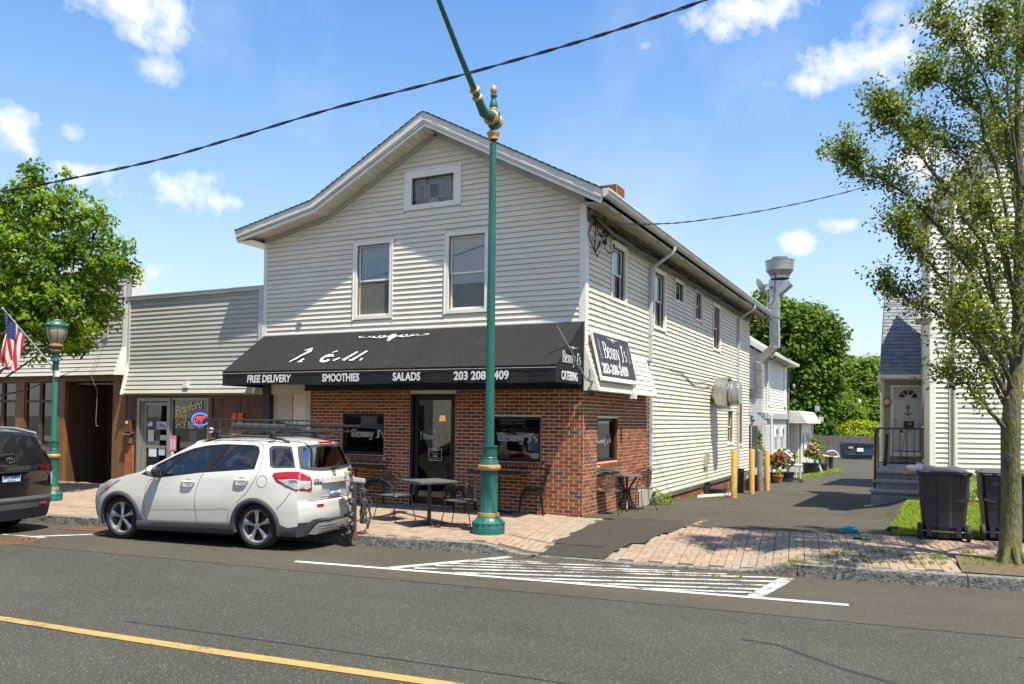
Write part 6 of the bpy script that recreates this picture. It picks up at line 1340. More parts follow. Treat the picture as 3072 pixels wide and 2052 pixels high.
# small porch roof between the two buildings with a dark post
porch = thing('porch', 'small grey shingled porch roof on a dark post between the shop and the white building', 'porch', (.2,17.5,-.6))
q = [onx(*X2(250,395), .0), onx(*X2(250,600), .0)]
pr = [ony(*X2(470,580), 17.2), ony(*X2(250,395), 18.0), ony(*X2(270,600), 17.2)]
mb = MB(); e0 = ony(*X2(280,625), 17.0); e1 = ony(*X2(495,600), 17.0); t0 = ony(*X2(250,395), 18.3); t1 = ony(*X2(300,420), 18.3); mb.prism([e0, e1, t1+Vector((.0,0,0)), t0], (0,0,.05)); mb.build('roof', rmat[0], porch)
mb = MB(); mb.prism([e0+Vector((0,-.02,-.10)), e1+Vector((.05,-.02,-.10)), e1+Vector((.05,-.02,.05)), e0+Vector((0,-.02,.05))], (0,.12,0)); mb.build('gutter', white, porch)
p0 = ony(*X2(270,650), 16.9); mb = MB(); mb.box(p0.x-.12, p0.x+.0, 16.85, 16.95, -.6, e0.z-.05); mb.build('dark_post', mat('old_dark_wood', (.06,.05,.045), .9, var=.4, scale=10), porch)
p1 = ony(*X2(345,650), 17.0); mb = MB(); mb.box(p1.x-.04, p1.x+.04, 17.0, 17.06, -.6, e0.z-.05); mb.build('white_post', white, porch)
mb = MB(); b_ = ony(*X2(295,660), 16.84); mb.box(b_.x, b_.x+.20, 16.80, 16.84, e0.z-1.6, e0.z-.1); pl_ = mb.build('vertical_sign', mat('faded_grey_board', (.12,.12,.12), .7), porch); 
for i, ch in enumerate('BAAR'): text(ch, TM((b_.x+.04,16.795,e0.z-.95-i*.20),(1,0,0),UP), .17, mat('faded_letter', (.3,.3,.3), .7), pl_)
# lean-to with flared clapboard parapet, doors
lean = thing('lean_to', 'low white flat-roofed annexe with flared clapboard parapet and doors at the end of the driveway', 'annexe', (-1,32,-.9))
OX = -.2; pA = onx(*X2(1005,1395), OX); yF = 30.8; zt = onx(*X2(945,410), OX+.4).z; zb2 = onx(*X2(965,625), OX+.4).z; yE = onx(*X2(1350,625), OX+.4).y; print('lean', pA, zt, zb2, yE)
mb = MB(); mb.box(-6, OX, yF+.9, yE-.4, -1.1, zb2+.02); mb.build('wall', siding_w, lean)
z = -.9
while z < zb2:
    mb = MB(); mb.hexa([(OX+.03,yF+1.2,z),(OX+.03,yE-.4,z),(OX,yE-.4,z),(OX,yF+1.2,z),(OX+.006,yF+1.2,z+.13),(OX+.006,yE-.4,z+.13),(OX,yE-.4,z+.13),(OX,yF+1.2,z+.13)]); mb.build('clapboard', siding_w, lean); z += .135
mb = MB(); mb.prism([(OX+.05,yF-.1,zt),(OX+.45,yF-.1,zb2),(-6,yF-.1,zb2),(-6,yF-.1,zt)], (0,yE-yF+.3,0)); mb.build('parapet', siding_w, lean)
for k in range(6):
    z0, z1 = lerp(zb2,zt,k/6), lerp(zb2,zt,(k+1)/6); x0, x1 = lerp(OX+.45,OX+.05,k/6), lerp(OX+.45,OX+.05,(k+1)/6); mb = MB(); mb.hexa([(x0+.04,yF-.1,z0),(x0+.04,yE+.2,z0),(x0,yE+.2,z0),(x0,yF-.1,z0),(x1+.01,yF-.1,z1),(x1+.01,yE+.2,z1),(x1,yE+.2,z1),(x1,yF-.1,z1)]); mb.box(-3,x0,yF-.14,yF-.1,z0,z1-.02); mb.build('clapboard', siding_w, lean)
mb = MB(); mb.box(-3,OX-.05,yF+.5,yF+.9,-1.1,zb2,white); mb.box(OX-.75,OX-.70,yF+.47,yF+.5,-1.0,zb2-.25,dark); mb.box(OX-.05,OX+.06,yF+.9,yF+1.0,-1.0,zb2-.05,white); mb.build('double_door', None, lean)
mb = MB(); mb.box(OX,OX+.06,yF+1.1,yF+2.1,-.95,1.25,white); mb.box(OX+.06,OX+.07,yF+1.35,yF+1.9,-.1,1.1,mat('grey_glass', (.2,.22,.24), .2)); mb.build('side_door', None, lean)
mb = MB(); mb.box(OX,OX+.05,yE-3.2,yE-1.6,.1,1.2,white); mb.box(OX+.05,OX+.06,yE-3.0,yE-1.8,.2,1.1,MATS['grey_glass']); mb.build('window', None, lean)
mb = MB(); mb.box(OX-.0,OX+.1,yE-.5,yE-.35,-1.1,zb2,white); mb.build('corner_board', None, lean)
fl_ = onx(*X2(1310,410), OX+.1); mb = MB(); mb.box(OX,OX+.25,fl_.y-.1,fl_.y+.15,zt+.1,zt+.42); mb.tube([(OX+.1,fl_.y,zt),(OX+.1,fl_.y,zt+.15)],.03,6); mb.box(OX+.35,OX+.6,yE,yE+.2,zt-.55,zt-.25); mb.build('floodlight', mat('lamp_grey', (.45,.43,.38), .5), lean)
# wooden stockade fence
fence = thing('stockade_fence', 'weathered grey picket fence closing the far end of the car park', 'fence', (0,72,-1.4)); fw = mat('weathered_fence', (.13,.115,.10), .9, var=.4, scale=2, stretch=(3,3,.3))
FA, FB_ = dep(2430,1365,78), dep(2760,1365,76); ft = lambda t: FA.lerp(FB_, t); n = 74
def fz_(py): return CAM.z+(1271-py)*77.5/FPX
for k in range(n):
    p = ft(k/n); q_ = ft((k+.93)/n); h = fz_(1308)+rnd.uniform(-.06,.06); zb_ = fz_(1368); mb = MB(); c = (p+q_)/2; mb.prism([(p.x,p.y,zb_),(q_.x,q_.y,zb_),(q_.x,q_.y,h-.12),(c.x,c.y,h),(p.x,p.y,h-.12)], (0,.04,0)); mb.build('picket', fw, fence)
mb = MB(); a, b = ft(0), ft(1)
for z in (fz_(1320), fz_(1355)): mb.prism([(a.x,a.y+.05,z),(b.x,b.y+.05,z),(b.x,b.y+.05,z+.1),(a.x,a.y+.05,z+.1)], (0,.05,0))
mb.build('rail', fw, fence)
# dumpster
dl, dr_ = dep(*X2(1782,1192), 66.), dep(*X2(2188,1195), 66.); zb_ = zwalk(1,58)
du = Vector((dr_.x-dl.x, dr_.y-dl.y, 0)); DWd = du.length; du.normalize(); dnn = Vector((du.y,-du.x,0)); DF = frame((dl.x,dl.y,zb_), du, dnn); db_ = mat('dumpster_blue', (.016,.055,.085), .55, var=.25, scale=3, col2=(.03,.045,.05), thr=(.5,.6))
hD = (1378.6-1334)/FPX*66
dmp = thing('dumpster', 'dark blue metal waste container with lids at the end of the driveway', 'dumpster', (dl.x,dl.y,zb_))
mb = MB(); mb.hexa([DF(.05,.06,0),DF(DWd-.05,.06,0),DF(DWd-.05,.06,-1.4),DF(.05,.06,-1.4),DF(0,hD,.12),DF(DWd,hD,.12),DF(DWd,hD,-1.5),DF(0,hD,-1.5)]); mb.build('body', db_, dmp)
mb = MB(); mb.fbox(DF, .02, DWd-.02, .35, .42, .04, .13); mb.fbox(DF, -.03, DWd+.03, hD-.1, hD, .05, .17); mb.fbox(DF,-.14,0,hD*.35,hD*.6,-.5,.05); mb.fbox(DF,DWd,DWd+.14,hD*.35,hD*.6,-.5,.05)
for a in (.1, DWd-.25): mb.fbox(DF, a, a+.15, 0, .08, -.3, .05)
mb.build('ribs', db_, dmp); 
for k in range(2):
    mb = MB(); a0 = k*DWd/2; mb.hexa([DF(a0,hD,.2),DF(a0+DWd/2-.03,hD,.2),DF(a0+DWd/2-.03,hD+.12,-1.5),DF(a0,hD+.12,-1.5),DF(a0,hD+.06,.2),DF(a0+DWd/2-.03,hD+.06,.2),DF(a0+DWd/2-.03,hD+.2,-1.5),DF(a0,hD+.2,-1.5)])
    for j in range(6): mb.fbox(DF, a0+.08+j*DWd/13, a0+.12+j*DWd/13, hD+.04, hD+.10, -.3, .21)
    mb.build('lid', mat('dumpster_lid', (.02,.03,.04), .5), dmp)
mb = MB(); mb.fbox(DF, DWd*.36, DWd*.61, hD*.52, hD*.76, .11, .13, paper); mb.fbox(DF, .06, .45, hD*.72, hD*.88, .115, .13, mat('caution_sticker', (.6,.35,.25), .6)); mb.fbox(DF, .06, .25, hD*.72, hD*.88, .13, .135, mat('orange_sticker', (.7,.28,.02), .6)); st = mb.build('sticker', None, dmp); 
mb = MB(); a = DWd*.30; mb.tube([DF(DWd*.28,hD,-1.3),DF(DWd*.28,hD+.55,-1.3),DF(DWd*.73,hD+.55,-1.3),DF(DWd*.73,hD,-1.3)], .03, 5); mb.build('lift_bar', db_, dmp)
# stone house, far lamp
sh = thing('stone_outbuilding', 'low grey stone outbuilding glimpsed behind the yellow bushes', 'building', tuple(dep(2620,1290,100))); A = dep(2570,1290,100); B = dep(2800,1290,100); mb = MB(); zz = lambda py: CAM.z+(1271-py)*100/FPX
mb.prism([(A.x,A.y,zz(1320)),(B.x,B.y,zz(1320)),(B.x,B.y,zz(1268)),(A.x,A.y,zz(1268))], (0,4,0)); mb.build('wall', mat('grey_stone', (.26,.25,.22), .9, var=.4, scale=2), sh)
mb = MB(); a = dep(2590,1280,99.5); b = dep(2612,1280,99.5); mb.prism([(a.x,a.y,zz(1281)),(b.x,b.y,zz(1281)),(b.x,b.y,zz(1269)),(a.x,a.y,zz(1269))], (0,.4,0), dark); mb.build('window', None, sh)
fl = thing('far_lamp', 'small white globe lamp on a dark pole far behind the fence', 'street lamp', tuple(dep(2578,1320,88))); c = dep(2578,1207,88); mb = MB(); mb.lathe([(.001,-.22),(.11,-.18),(.18,-.04),(.18,.11),(.13,.22),(.05,.27),(.04,.35),(.001,.4)], 12, None, c); mb.build('globe', mat('globe_white', (.6,.6,.55), .5), fl, smooth=True); mb = MB(); mb.tube([(c.x,c.y,-1.5),(c.x,c.y,c.z-.2)], .06, 6); mb.build('pole', iron, fl)
# ------------------------------------------------------------------ cars: body panels on measured outlines
def carpaint(name, col, rough=.25, coat=.8): 
    return mat(name, col, rough, var=.02, scale=2, coat=coat, spec=.5)
clad = mat('grey_cladding', (.045,.048,.055), .7, var=.15, scale=10, fine=.08); cglass = mat_glass('car_glass', (.42,.48,.47), .01); seatm = mat('car_seat', (.10,.10,.10), .9, var=.2); tyre = mat('tyre', (.022,.022,.022), .85, var=.25, scale=30, bump=.4, bscale=90)
alloy = mat('alloy', (.60,.60,.59), .28, metal=.75, var=.05); redl = mat('red_lens', (.35,.004,.006), .12, coat=.6); clearl = mat('clear_lens', (.52,.53,.54), .12, metal=.3, var=.25, scale=40, coat=.5); chrome = mat('chrome', (.7,.7,.7), .12, metal=1.)
seamm = mat('seam_black', (.015,.015,.015), .7); headm = mat('head_restraint', (.07,.07,.07), .9)
class Car:
    def __init__(s, name, label, O, hdg, E, paint, wfn, group=None):
        s.u = Vector((math.cos(hdg), math.sin(hdg), 0)); s.t = Vector((math.sin(hdg), -math.cos(hdg), 0)); s.O = Vector(O); s.E, s.p, s.w = E, paint, wfn
        s.root = thing(name, label, 'car', tuple(s.P(E[0][4] if False else 2.2,0,0)), group)
    def P(s, a, t, z): return s.O + s.u*a + s.t*t + UP*z
    def Y(s, a, z): return s.w(a, z)
    def top(s, k, t):        # k: real index along the profile, t: -1..1 across
        i = min(int(k), len(s.E)-2); f = k-i; e0, e1 = s.E[i], s.E[i+1]; se, ze, sc_, zc = (lerp(e0[j], e1[j], f) for j in range(4)); c = 1-abs(t)**2.6; yy = s.Y(se, ze)
        return s.P(lerp(se, sc_, c), t*yy, lerp(ze, zc, c))
    def side(s, outline, holes, m, name='side_panel', off=0., step=.12, both=True, label=None):
        for sg in ((1,-1) if both else (1,)):
            mb = MB(); cdt(outline, holes, lambda a, z: s.P(a, sg*(s.Y(a,z)+off), z), mb, m, step=step, flip=(sg < 0)); mb.build(name, None, s.root, smooth=True, sharp=50, label=label)
    def strips(s, k0, k1, m, name, t0=-1., t1=1., n=24, sub=4, off=0., par=None):
        mb = MB(); vs = []; rows = int(round((k1-k0)*sub))+1
        for j in range(rows):
            k = lerp(k0, k1, j/(rows-1))
            for i in range(n+1):
                t = lerp(t0, t1, i/n); p = s.top(k, t)
                if off:
                    a, b = s.top(min(k+.02, len(s.E)-1.001), t), s.top(max(k-.02, 0), t); c, d = s.top(k, min(t+.02, 1)), s.top(k, max(t-.02, -1)); nn = (c-d).cross(a-b).normalized(); ctr = s.P(2.2, 0, .8)
                    if nn.dot(p-ctr) < 0: nn = -nn
                    p = p+nn*off
                vs.append(p)
        mb.add(vs, [(j*(n+1)+i, (j+1)*(n+1)+i, (j+1)*(n+1)+i+1, j*(n+1)+i+1) for j in range(rows-1) for i in range(n)]); return mb.build(name, m, par or s.root, smooth=True, sharp=50)
    def kz(s, z, k0):        # profile index at height z, searching from k0 to the end
        for i in range(k0, len(s.E)-1):
            z0, z1 = s.E[i][1], s.E[i+1][1]
            if min(z0,z1)-1e-6 <= z <= max(z0,z1)+1e-6 and abs(z1-z0) > 1e-6: return i+(z-z0)/(z1-z0)
        return len(s.E)-1.001
    def rear(s, t, z, k0, off=.0):
        zz = z; k = s.kz(z, k0)
        for _ in range(4): k = s.kz(z-(s.top(k,t).z-s.O.z-s.E0z(k)), k0)
        p = s.top(k, t); return p + s.u*off
    def E0z(s, k): i = min(int(k), len(s.E)-2); return lerp(s.E[i][1], s.E[i+1][1], k-i)
    def wheel(s, a, sg, r, w, spoke=True, spokes=5, rimr=.215, dark_rim=False):
        ax = s.t*sg; c = s.P(a, 0, r)+ax*(s.wt)
        wroot = MB(); prof = [(rimr,-w*.02),(rimr+.015,-.0),(r*.80,.012),(r*.90,.006),(r*.965,-.012),(r,-.035),(r,-w+.03),(r*.95,-w),(rimr,-w)]
        mb = MB(); mb.lathe(prof, 40, None, c, ax)
        for k in range(60):       # tread blocks
            a_ = k*2*math.pi/60; 
        wh = mb.build('wheel', tyre, s.root, smooth=True, sharp=40)
        mb = MB(); rm = alloy if not dark_rim else blackpl
        mb.lathe([(rimr+.004,-.0),(rimr+.006,-.012),(rimr-.012,-.02),(rimr-.022,-.05),(rimr-.03,-w+.02)], 36, rm, c, ax); mb.lathe([(rimr-.03,-.09),(.001,-.09)], 24, blackpl, c, ax); mb.lathe([(.001,-.006),(.035,-.01),(.045,-.02),(.05,-.06)], 16, rm, c, ax)
        Q = ax.to_track_quat('Z','Y').to_matrix()
        for k in range(spokes):
            a0 = 2*math.pi*k/spokes+math.pi/2+.1; 
            def pt(rr, da, z): return c+Q@Vector((rr*math.cos(a0+da), rr*math.sin(a0+da), z))
            ws = [(.038,.50,-.014),(.09,.40,-.018),(.15,.31,-.022),(.19,.32,-.022),(rimr-.006,.38,-.016)]; vs = []
            for rr, hw, z in ws: vs += [pt(rr,-hw*.62 if rr > .05 else -hw,z-.012), pt(rr,-hw*.3,z+.004), pt(rr,hw*.3,z+.004), pt(rr,hw*.62 if rr > .05 else hw,z-.012)]
            mb.add(vs, [(4*i+j, 4*i+j+1, 4*i+5+j, 4*i+4+j) for i in range(4) for j in range(3)], rm)
            vs2 = [v-ax*.03 for v in vs]; mb.add([vs[0],vs[4],vs[8],vs[12],vs[16],vs2[0],vs2[4],vs2[8],vs2[12],vs2[16]], [(i,i+1,i+6,i+5) for i in range(4)], rm); mb.add([vs[3],vs[7],vs[11],vs[15],vs[19],vs2[3],vs2[7],vs2[11],vs2[15],vs2[19]], [(i,i+5,i+6,i+1) for i in range(4)], rm)
            an2 = a0+math.pi/spokes; cc = c+Q@Vector((.062*math.cos(an2), .062*math.sin(an2), -.012)); mb.lathe([(.008,0),(.008,-.03)], 6, blackpl, cc, ax)
        mb.build('rim', None, wh, smooth=True, sharp=35)
    def patch(s, pts, fn, m, name, par=None, step=.05, label=None):
        mb = MB(); cdt(pts, [], fn, mb, m, step=step); return mb.build(name, None, par or s.root, smooth=True, sharp=60, label=label)

# white compact hatchback
def wsx(a, z):
    if z < .3: w = .835-.25*(.3-z)
    elif z < .62: w = lerp(.835,.86,(z-.3)/.32)
    elif z < 1.04: w = lerp(.86,.822,((z-.62)/.42)**1.5)
    else: w = lerp(.822,.60,min(1,(z-1.04)/.47)**1.12)-max(0,z-1.51)*.8
    if a < .85: w -= .17*((.85-a)/.7)**2.2
    if a > 3.45: w -= .105*((a-3.45)/.55)**2.0*(1 if z < .9 else lerp(1,.75,min(1,(z-.9)/.5)))
    return w
ESX = [(.34,.22,.10,.20),(.24,.36,.03,.34),(.20,.52,.0,.52),(.24,.68,.05,.66),(.36,.82,.16,.80),(.62,.915,.50,.95),(.92,.985,.88,1.03),(1.18,1.04,1.12,1.08),(2.06,1.495,1.86,1.545),(2.35,1.535,2.3,1.585),(2.9,1.555,2.9,1.61),(3.5,1.54,3.52,1.60),(3.82,1.515,3.92,1.555),(3.85,1.49,3.97,1.52),(3.985,1.17,4.09,1.12),(4.0,1.06,4.12,1.04),(4.0,.86,4.13,.86),(3.985,.72,4.10,.72),(4.0,.66,4.16,.68),(4.01,.50,4.17,.50),(3.98,.30,4.12,.28),(3.9,.22,4.0,.2)]
K1, K2 = 7, 8
O = Vector((-5.690,-4.974,-.2)); h_ = R(6.769); u_ = Vector((math.cos(h_), math.sin(h_), 0)); t_ = Vector((math.sin(h_), -math.cos(h_), 0))
wpaint = carpaint('pearl_white', (.57,.57,.52), .28)
car = Car('parked_hatchback', 'white compact hatchback with grey wheel-arch cladding parked at the kerb in front of the shops', O-u_*.83-t_*.80, h_, ESX, wpaint, wsx); car.wt = .80; cr = car.root
def arch(cx, r, n=14, a0=192, a1=-12): return [(cx+r*math.cos(R(lerp(a0,a1,i/n))), .325+r*math.sin(R(lerp(a0,a1,i/n)))) for i in range(n+1)]
edge = [(e[0], e[1]) for e in ESX]
outl = edge[::1] + [(3.70,.27)] + arch(3.33,.375)[::-1] + [(2.9,.25),(1.25,.25)] + arch(.83,.375)[::-1] + [(.42,.24)]
DLO = [(1.22,1.015),(1.50,.968),(1.72,.99),(2.30,1.068),(2.9,1.12),(3.27,1.15),(3.27,1.40),(3.22,1.475),(3.12,1.497),(2.6,1.50),(2.3,1.475),(2.06,1.425),(1.80,1.33),(1.5,1.18)]
CG = [(3.41,1.45),(3.45,1.49),(3.60,1.492),(3.765,1.488),(3.915,1.185),(3.60,1.172),(3.52,1.20)]
car.side(outl, [DLO, CG], wpaint, step=.09)
GQ = [(1.34,1.015),(1.50,.995),(1.60,1.01),(1.88,1.325),(1.80,1.30),(1.5,1.145)]; GF = [(1.66,1.015),(1.80,1.02),(2.26,1.085),(2.33,1.13),(2.53,1.465),(2.36,1.455),(2.12,1.405),(1.97,1.345)]; GR = [(2.50,1.115),(2.90,1.145),(3.22,1.17),(3.235,1.40),(3.17,1.455),(3.08,1.472),(2.70,1.475)]
car.side(DLO, [GQ, GF, GR], mat('pillar_black', (.012,.012,.013), .5, spec=.3), name='window_surround', off=-.006, step=.12)
for nm, G in (('quarter_glass',GQ),('door_glass',GF),('door_glass',GR),('rear_side_glass',CG)): car.side(G, [], cglass, name=nm, off=-.012, step=.12)
for sg in (1,-1):
    mb = MB(); 
    ring = [(3.41,1.45),(3.45,1.49),(3.60,1.492),(3.765,1.488),(3.915,1.185),(3.60,1.172),(3.52,1.20)]; c = (3.66,1.33); inner_ = [(c[0]+(p[0]-c[0])*.80, c[1]+(p[1]-c[1])*.80) for p in ring]; n = len(ring); A_ = [car.P(p[0], sg*(car.Y(*p)-.010), p[1]) for p in ring]; B_ = [car.P(p[0], sg*(car.Y(*p)-.010), p[1]) for p in inner_]
    mb.add(A_+B_, [(i,(i+1)%n,n+(i+1)%n,n+i) for i in range(n)]); mb.build('glass_border', clad, cr)
car.strips(0, 7, wpaint, 'hood', sub=3); 
car.strips(7, 8, clad, 'windscreen_frame', t0=-1, t1=-.94, n=2); car.strips(7, 8, clad, 'windscreen_frame', t0=.94, t1=1, n=2); car.strips(7.0, 8, cglass, 'windscreen', t0=-.94, t1=.94); car.strips(8, 13, wpaint, 'roof_panel', sub=4); 
car.strips(13, 14, clad, 'tailgate_frame', t0=-1, t1=-.86, n=3); car.strips(13, 14, clad, 'tailgate_frame', t0=.86, t1=1, n=3); car.strips(13, 13.12, clad, 'tailgate_frame', t0=-.86, t1=.86, sub=20); car.strips(13.86, 14, clad, 'tailgate_frame', t0=-.86, t1=.86, sub=20); car.strips(13.12, 13.86, mat_glass('rear_glass', (.30,.33,.33), .01, .4), 'rear_window', t0=-.86, t1=.86)
car.strips(14, 17, wpaint, 'tailgate', sub=4); car.strips(17, 20.0, wpaint, 'bumper', sub=3); car.strips(19.45, 21, clad, 'bumper_lower', sub=4, off=.006)
# silver skid plate with ribs, black valance
S_ = lambda t, z, off=.0: car.P(interp([(.20,4.115),(.3,4.14),(.5,4.18)], z)-.13*abs(t/.8)**2.6+off, t, z)
mb = MB(); pts = [(-.46,.215),(.46,.215),(.60,.235),(.50,.36),(.44,.385),(-.44,.385),(-.50,.36),(-.60,.235)]; cdt(pts, [], lambda t, z: S_(t, z, .022), mb, alloy, step=.07); mb.build('skid_plate', None, cr, smooth=True)
for z in (.26,.30,.34):
    mb = MB(); mb.tube([S_(t, z, .026) for t in (-.42,-.2,0,.2,.42)], .007, 5); mb.build('skid_rib', alloy, cr)
pts = [(-.80,.21),(-.62,.21),(-.50,.39),(.50,.39),(.62,.21),(.80,.21),(.80,.36),(.70,.37),(.55,.445),(-.55,.445),(-.70,.37),(-.80,.36)]; mb = MB(); cdt(pts, [], lambda t, z: S_(t, z, .014), mb, clad, step=.08); mb.build('bumper_cladding', None, cr, smooth=True)
# cladding: arches, rocker, rear corner
for sg in (1,-1):
    for cx in (.83, 3.33):
        mb = MB(); n = 26; rows = []
        for i in range(n+1):
            a = R(lerp(196,-16,i/n)); 
            def q(r_, y): return car.P(cx+r_*math.cos(a), sg*y, .325+r_*math.sin(a))
            yb = car.Y(cx+.4*math.cos(a), .325+.4*math.sin(a)); rows.append([q(.345,yb-.10), q(.352,yb+.016), q(.375,yb+.030), q(.412,yb+.022), q(.425,yb+.002)])
        mb.add([p for r_ in rows for p in r_], [(i*5+j, i*5+j+1, (i+1)*5+j+1, (i+1)*5+j) for i in range(n) for j in range(4)]); mb.build('arch_cladding', clad, cr, smooth=True, sharp=50)
        mb = MB(); [mb.quad(car.P(cx+.39*math.cos(R(a)), sg*.80, .33+.39*math.sin(R(a))), car.P(cx+.39*math.cos(R(a+15)), sg*.80, .33+.39*math.sin(R(a+15))), car.P(cx+.39*math.cos(R(a+15)), sg*.45, .33+.39*math.sin(R(a+15))), car.P(cx+.39*math.cos(R(a)), sg*.45, .33+.39*math.sin(R(a))), dark) for a in range(0,180,15)]; mb.poly([car.P(cx+.39*math.cos(R(a)), sg*.45, .33+.39*math.sin(R(a))) for a in range(0,181,15)], dark); mb.build('wheel_well', None, cr)
    mb = MB(); xs = rng(1.19,2.97,.12); vs = []
    for a in xs:
        k = lerp(0,.05,(a-1.2)/1.8); vs += [car.P(a, sg*.70, .165+k*.6), car.P(a, sg*.845, .175+k*.6), car.P(a, sg*.872, .23+k), car.P(a, sg*.866, .305+k*.9), car.P(a, sg*.85, .325+k*.8)]
    mb.add(vs, [(5*i+j, 5*i+j+1, 5*i+6+j, 5*i+5+j) for i in range(len(xs)-1) for j in range(4)]); mb.build('sill_cladding', clad, cr, smooth=True)
    mb = MB(); pts = [(3.68,.21),(3.99,.21),(4.005,.36),(3.86,.335),(3.72,.39)]; cdt(pts, [], lambda a, z: car.P(a, sg*(car.Y(a,z)+.012), z), mb, clad, step=.06); mb.build('corner_cladding', None, cr, smooth=True)
for a in (.83, 3.33):
    for sg in (1,-1): car.wheel(a, sg, .335, .21, rimr=.236)
mb = MB(); mb.hexa([car.P(.5,.68,.22),car.P(3.9,.68,.22),car.P(3.9,-.68,.22),car.P(.5,-.68,.22),car.P(.5,.68,.4),car.P(3.9,.68,.4),car.P(3.9,-.68,.4),car.P(.5,-.68,.4)]); mb.tube([car.P(3.55,.3,.24),car.P(4.05,.35,.22)],.03,6); mb.build('underbody', dark, cr)
# seams, handles, fuel flap, mirror, crease
def seam(pts, w=.006, name='panel_gap', sg=1, off=.002, m=None):
    mb = MB(); P = []; 
    for (a0,z0),(a1,z1) in zip(pts, pts[1:]):
        for k in range(6): P.append((lerp(a0,a1,k/6), lerp(z0,z1,k/6)))
    P.append(pts[-1]); n = len(P); vs = []
    for i, p in enumerate(P):
        d = Vector((P[min(i+1,n-1)][0]-P[max(i-1,0)][0], P[min(i+1,n-1)][1]-P[max(i-1,0)][1])).normalized(); nn = Vector((-d.y, d.x))*w/2
        for s_ in (1,-1): a, z = p[0]+nn.x*s_, p[1]+nn.y*s_; vs.append(car.P(a, sg*(car.Y(a,z)+off), z))
    mb.add(vs, [(2*i,2*i+1,2*i+3,2*i+2) for i in range(n-1)]); return mb.build(name, m or seamm, cr)
seam([(2.66,1.55),(2.50,1.30),(2.40,1.09),(2.33,.95),(2.28,.78),(2.275,.6),(2.31,.33)]); seam([(1.50,.965),(1.40,.93),(1.345,.82),(1.32,.6),(1.325,.40),(1.38,.325)]); seam([(2.66,1.553),(2.95,1.548),(3.2,1.54),(3.30,1.49),(3.35,1.38),(3.37,1.15),(3.30,.98),(3.18,.80),(3.02,.66)]); seam([(1.38,.325),(2.0,.335),(2.87,.36)],.010); seam([(2.87,.36),(2.88,.5)]); seam([(3.70,.60),(3.80,.70),(3.90,.85)]); seam([(1.34,.50),(2.28,.545)],.012,'crease',off=.004,m=wpaint); seam([(2.29,.545),(2.90,.585)],.012,'crease',off=.004,m=wpaint)
seam([(3.44+.09*math.cos(R(a)),.985+.085*math.sin(R(a))) for a in range(0,361,30)],.005)
for a0, z0 in ((2.02,.93),(2.97,.985)):
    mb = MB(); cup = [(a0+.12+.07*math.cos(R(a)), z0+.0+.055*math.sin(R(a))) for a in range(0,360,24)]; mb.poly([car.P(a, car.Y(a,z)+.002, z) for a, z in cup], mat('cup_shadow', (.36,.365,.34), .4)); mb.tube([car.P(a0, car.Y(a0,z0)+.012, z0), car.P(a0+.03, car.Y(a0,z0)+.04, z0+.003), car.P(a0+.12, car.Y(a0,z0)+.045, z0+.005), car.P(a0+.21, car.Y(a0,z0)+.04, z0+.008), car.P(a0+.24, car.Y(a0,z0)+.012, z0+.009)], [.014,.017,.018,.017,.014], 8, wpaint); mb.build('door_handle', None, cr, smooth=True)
for sg in (1,-1):
    mb = MB(); mb.sphere(car.P(1.56, sg*.96, 1.09), .1, 14, wpaint, (.75,.95,.80)); mb.build('mirror', None, cr, smooth=True); mb = MB(); mb.sphere(car.P(1.625, sg*.955, 1.085), .085, 12, blackpl, (.5,.95,.85)); mb.tube([car.P(1.60, sg*.82, 1.0), car.P(1.60, sg*.90, 1.03)], .035, 8, blackpl); mb.build('mirror_shell', None, cr, smooth=True)
# lights
def TLs(pts, m, off, name, par=None, sg=1):
    mb = MB(); 
    def fn(a, z): 
        if a <= 3.985: return car.P(a, sg*(car.Y(a,z)+off), z)
        t = 1-(a-3.985)*1.75; k = car.kz(z, 14); p = car.top(k, sg*max(.3,t)); return p+car.u*off*.6+car.t*off*.6*sg
    cdt(pts, [], fn, mb, m, step=.035); return mb.build(name, None, par or cr, smooth=True, sharp=60)
for sg in (1,-1):
    tl = TLs([(3.60,1.085),(3.63,1.115),(3.80,1.135),(3.985,1.135),(4.13,1.06),(4.155,.98),(4.155,.855),(4.12,.85),(3.98,.865),(3.82,.93),(3.68,1.0)], redl, .010, 'tail_light', sg=sg)
    TLs([(3.70,1.02),(3.95,1.035),(4.135,1.0),(4.135,.90),(4.09,.88),(3.97,.885),(3.82,.945)], clearl, .016, 'clear_lens', tl, sg)
    TLs([(3.86,1.02),(3.98,1.02),(3.985,.99),(3.88,.985)], mat('lens_slot', (.3,.31,.32), .2, metal=.4), .020, 'reflector_slot', tl, sg)
    mb = MB(); pts = [(.34,.66),(.44,.84),(.62,.885),(.86,.94),(.62,.80),(.44,.70)]; cdt(pts, [], lambda a, z: car.P(a, sg*(car.Y(a,z)+.008), z), mb, clearl, step=.05); hl = mb.build('headlight', None, cr, smooth=True); mb = MB(); cdt([(.50,.80),(.60,.84),(.62,.80),(.52,.76)], [], lambda a, z: car.P(a, sg*(car.Y(a,z)+.014), z), mb, mat('amber_lens', (.55,.2,.03), .3), step=.05); mb.build('amber_lens', None, hl)
def rp_(t, z, off=.0):
    k = car.kz(z, 14)
    for _ in range(3):
        p = car.top(k, t); dz = z-(p.z-car.O.z); k = car.kz(car.E0z(k)+dz, 14)
    return car.top(k, t)+car.u*off
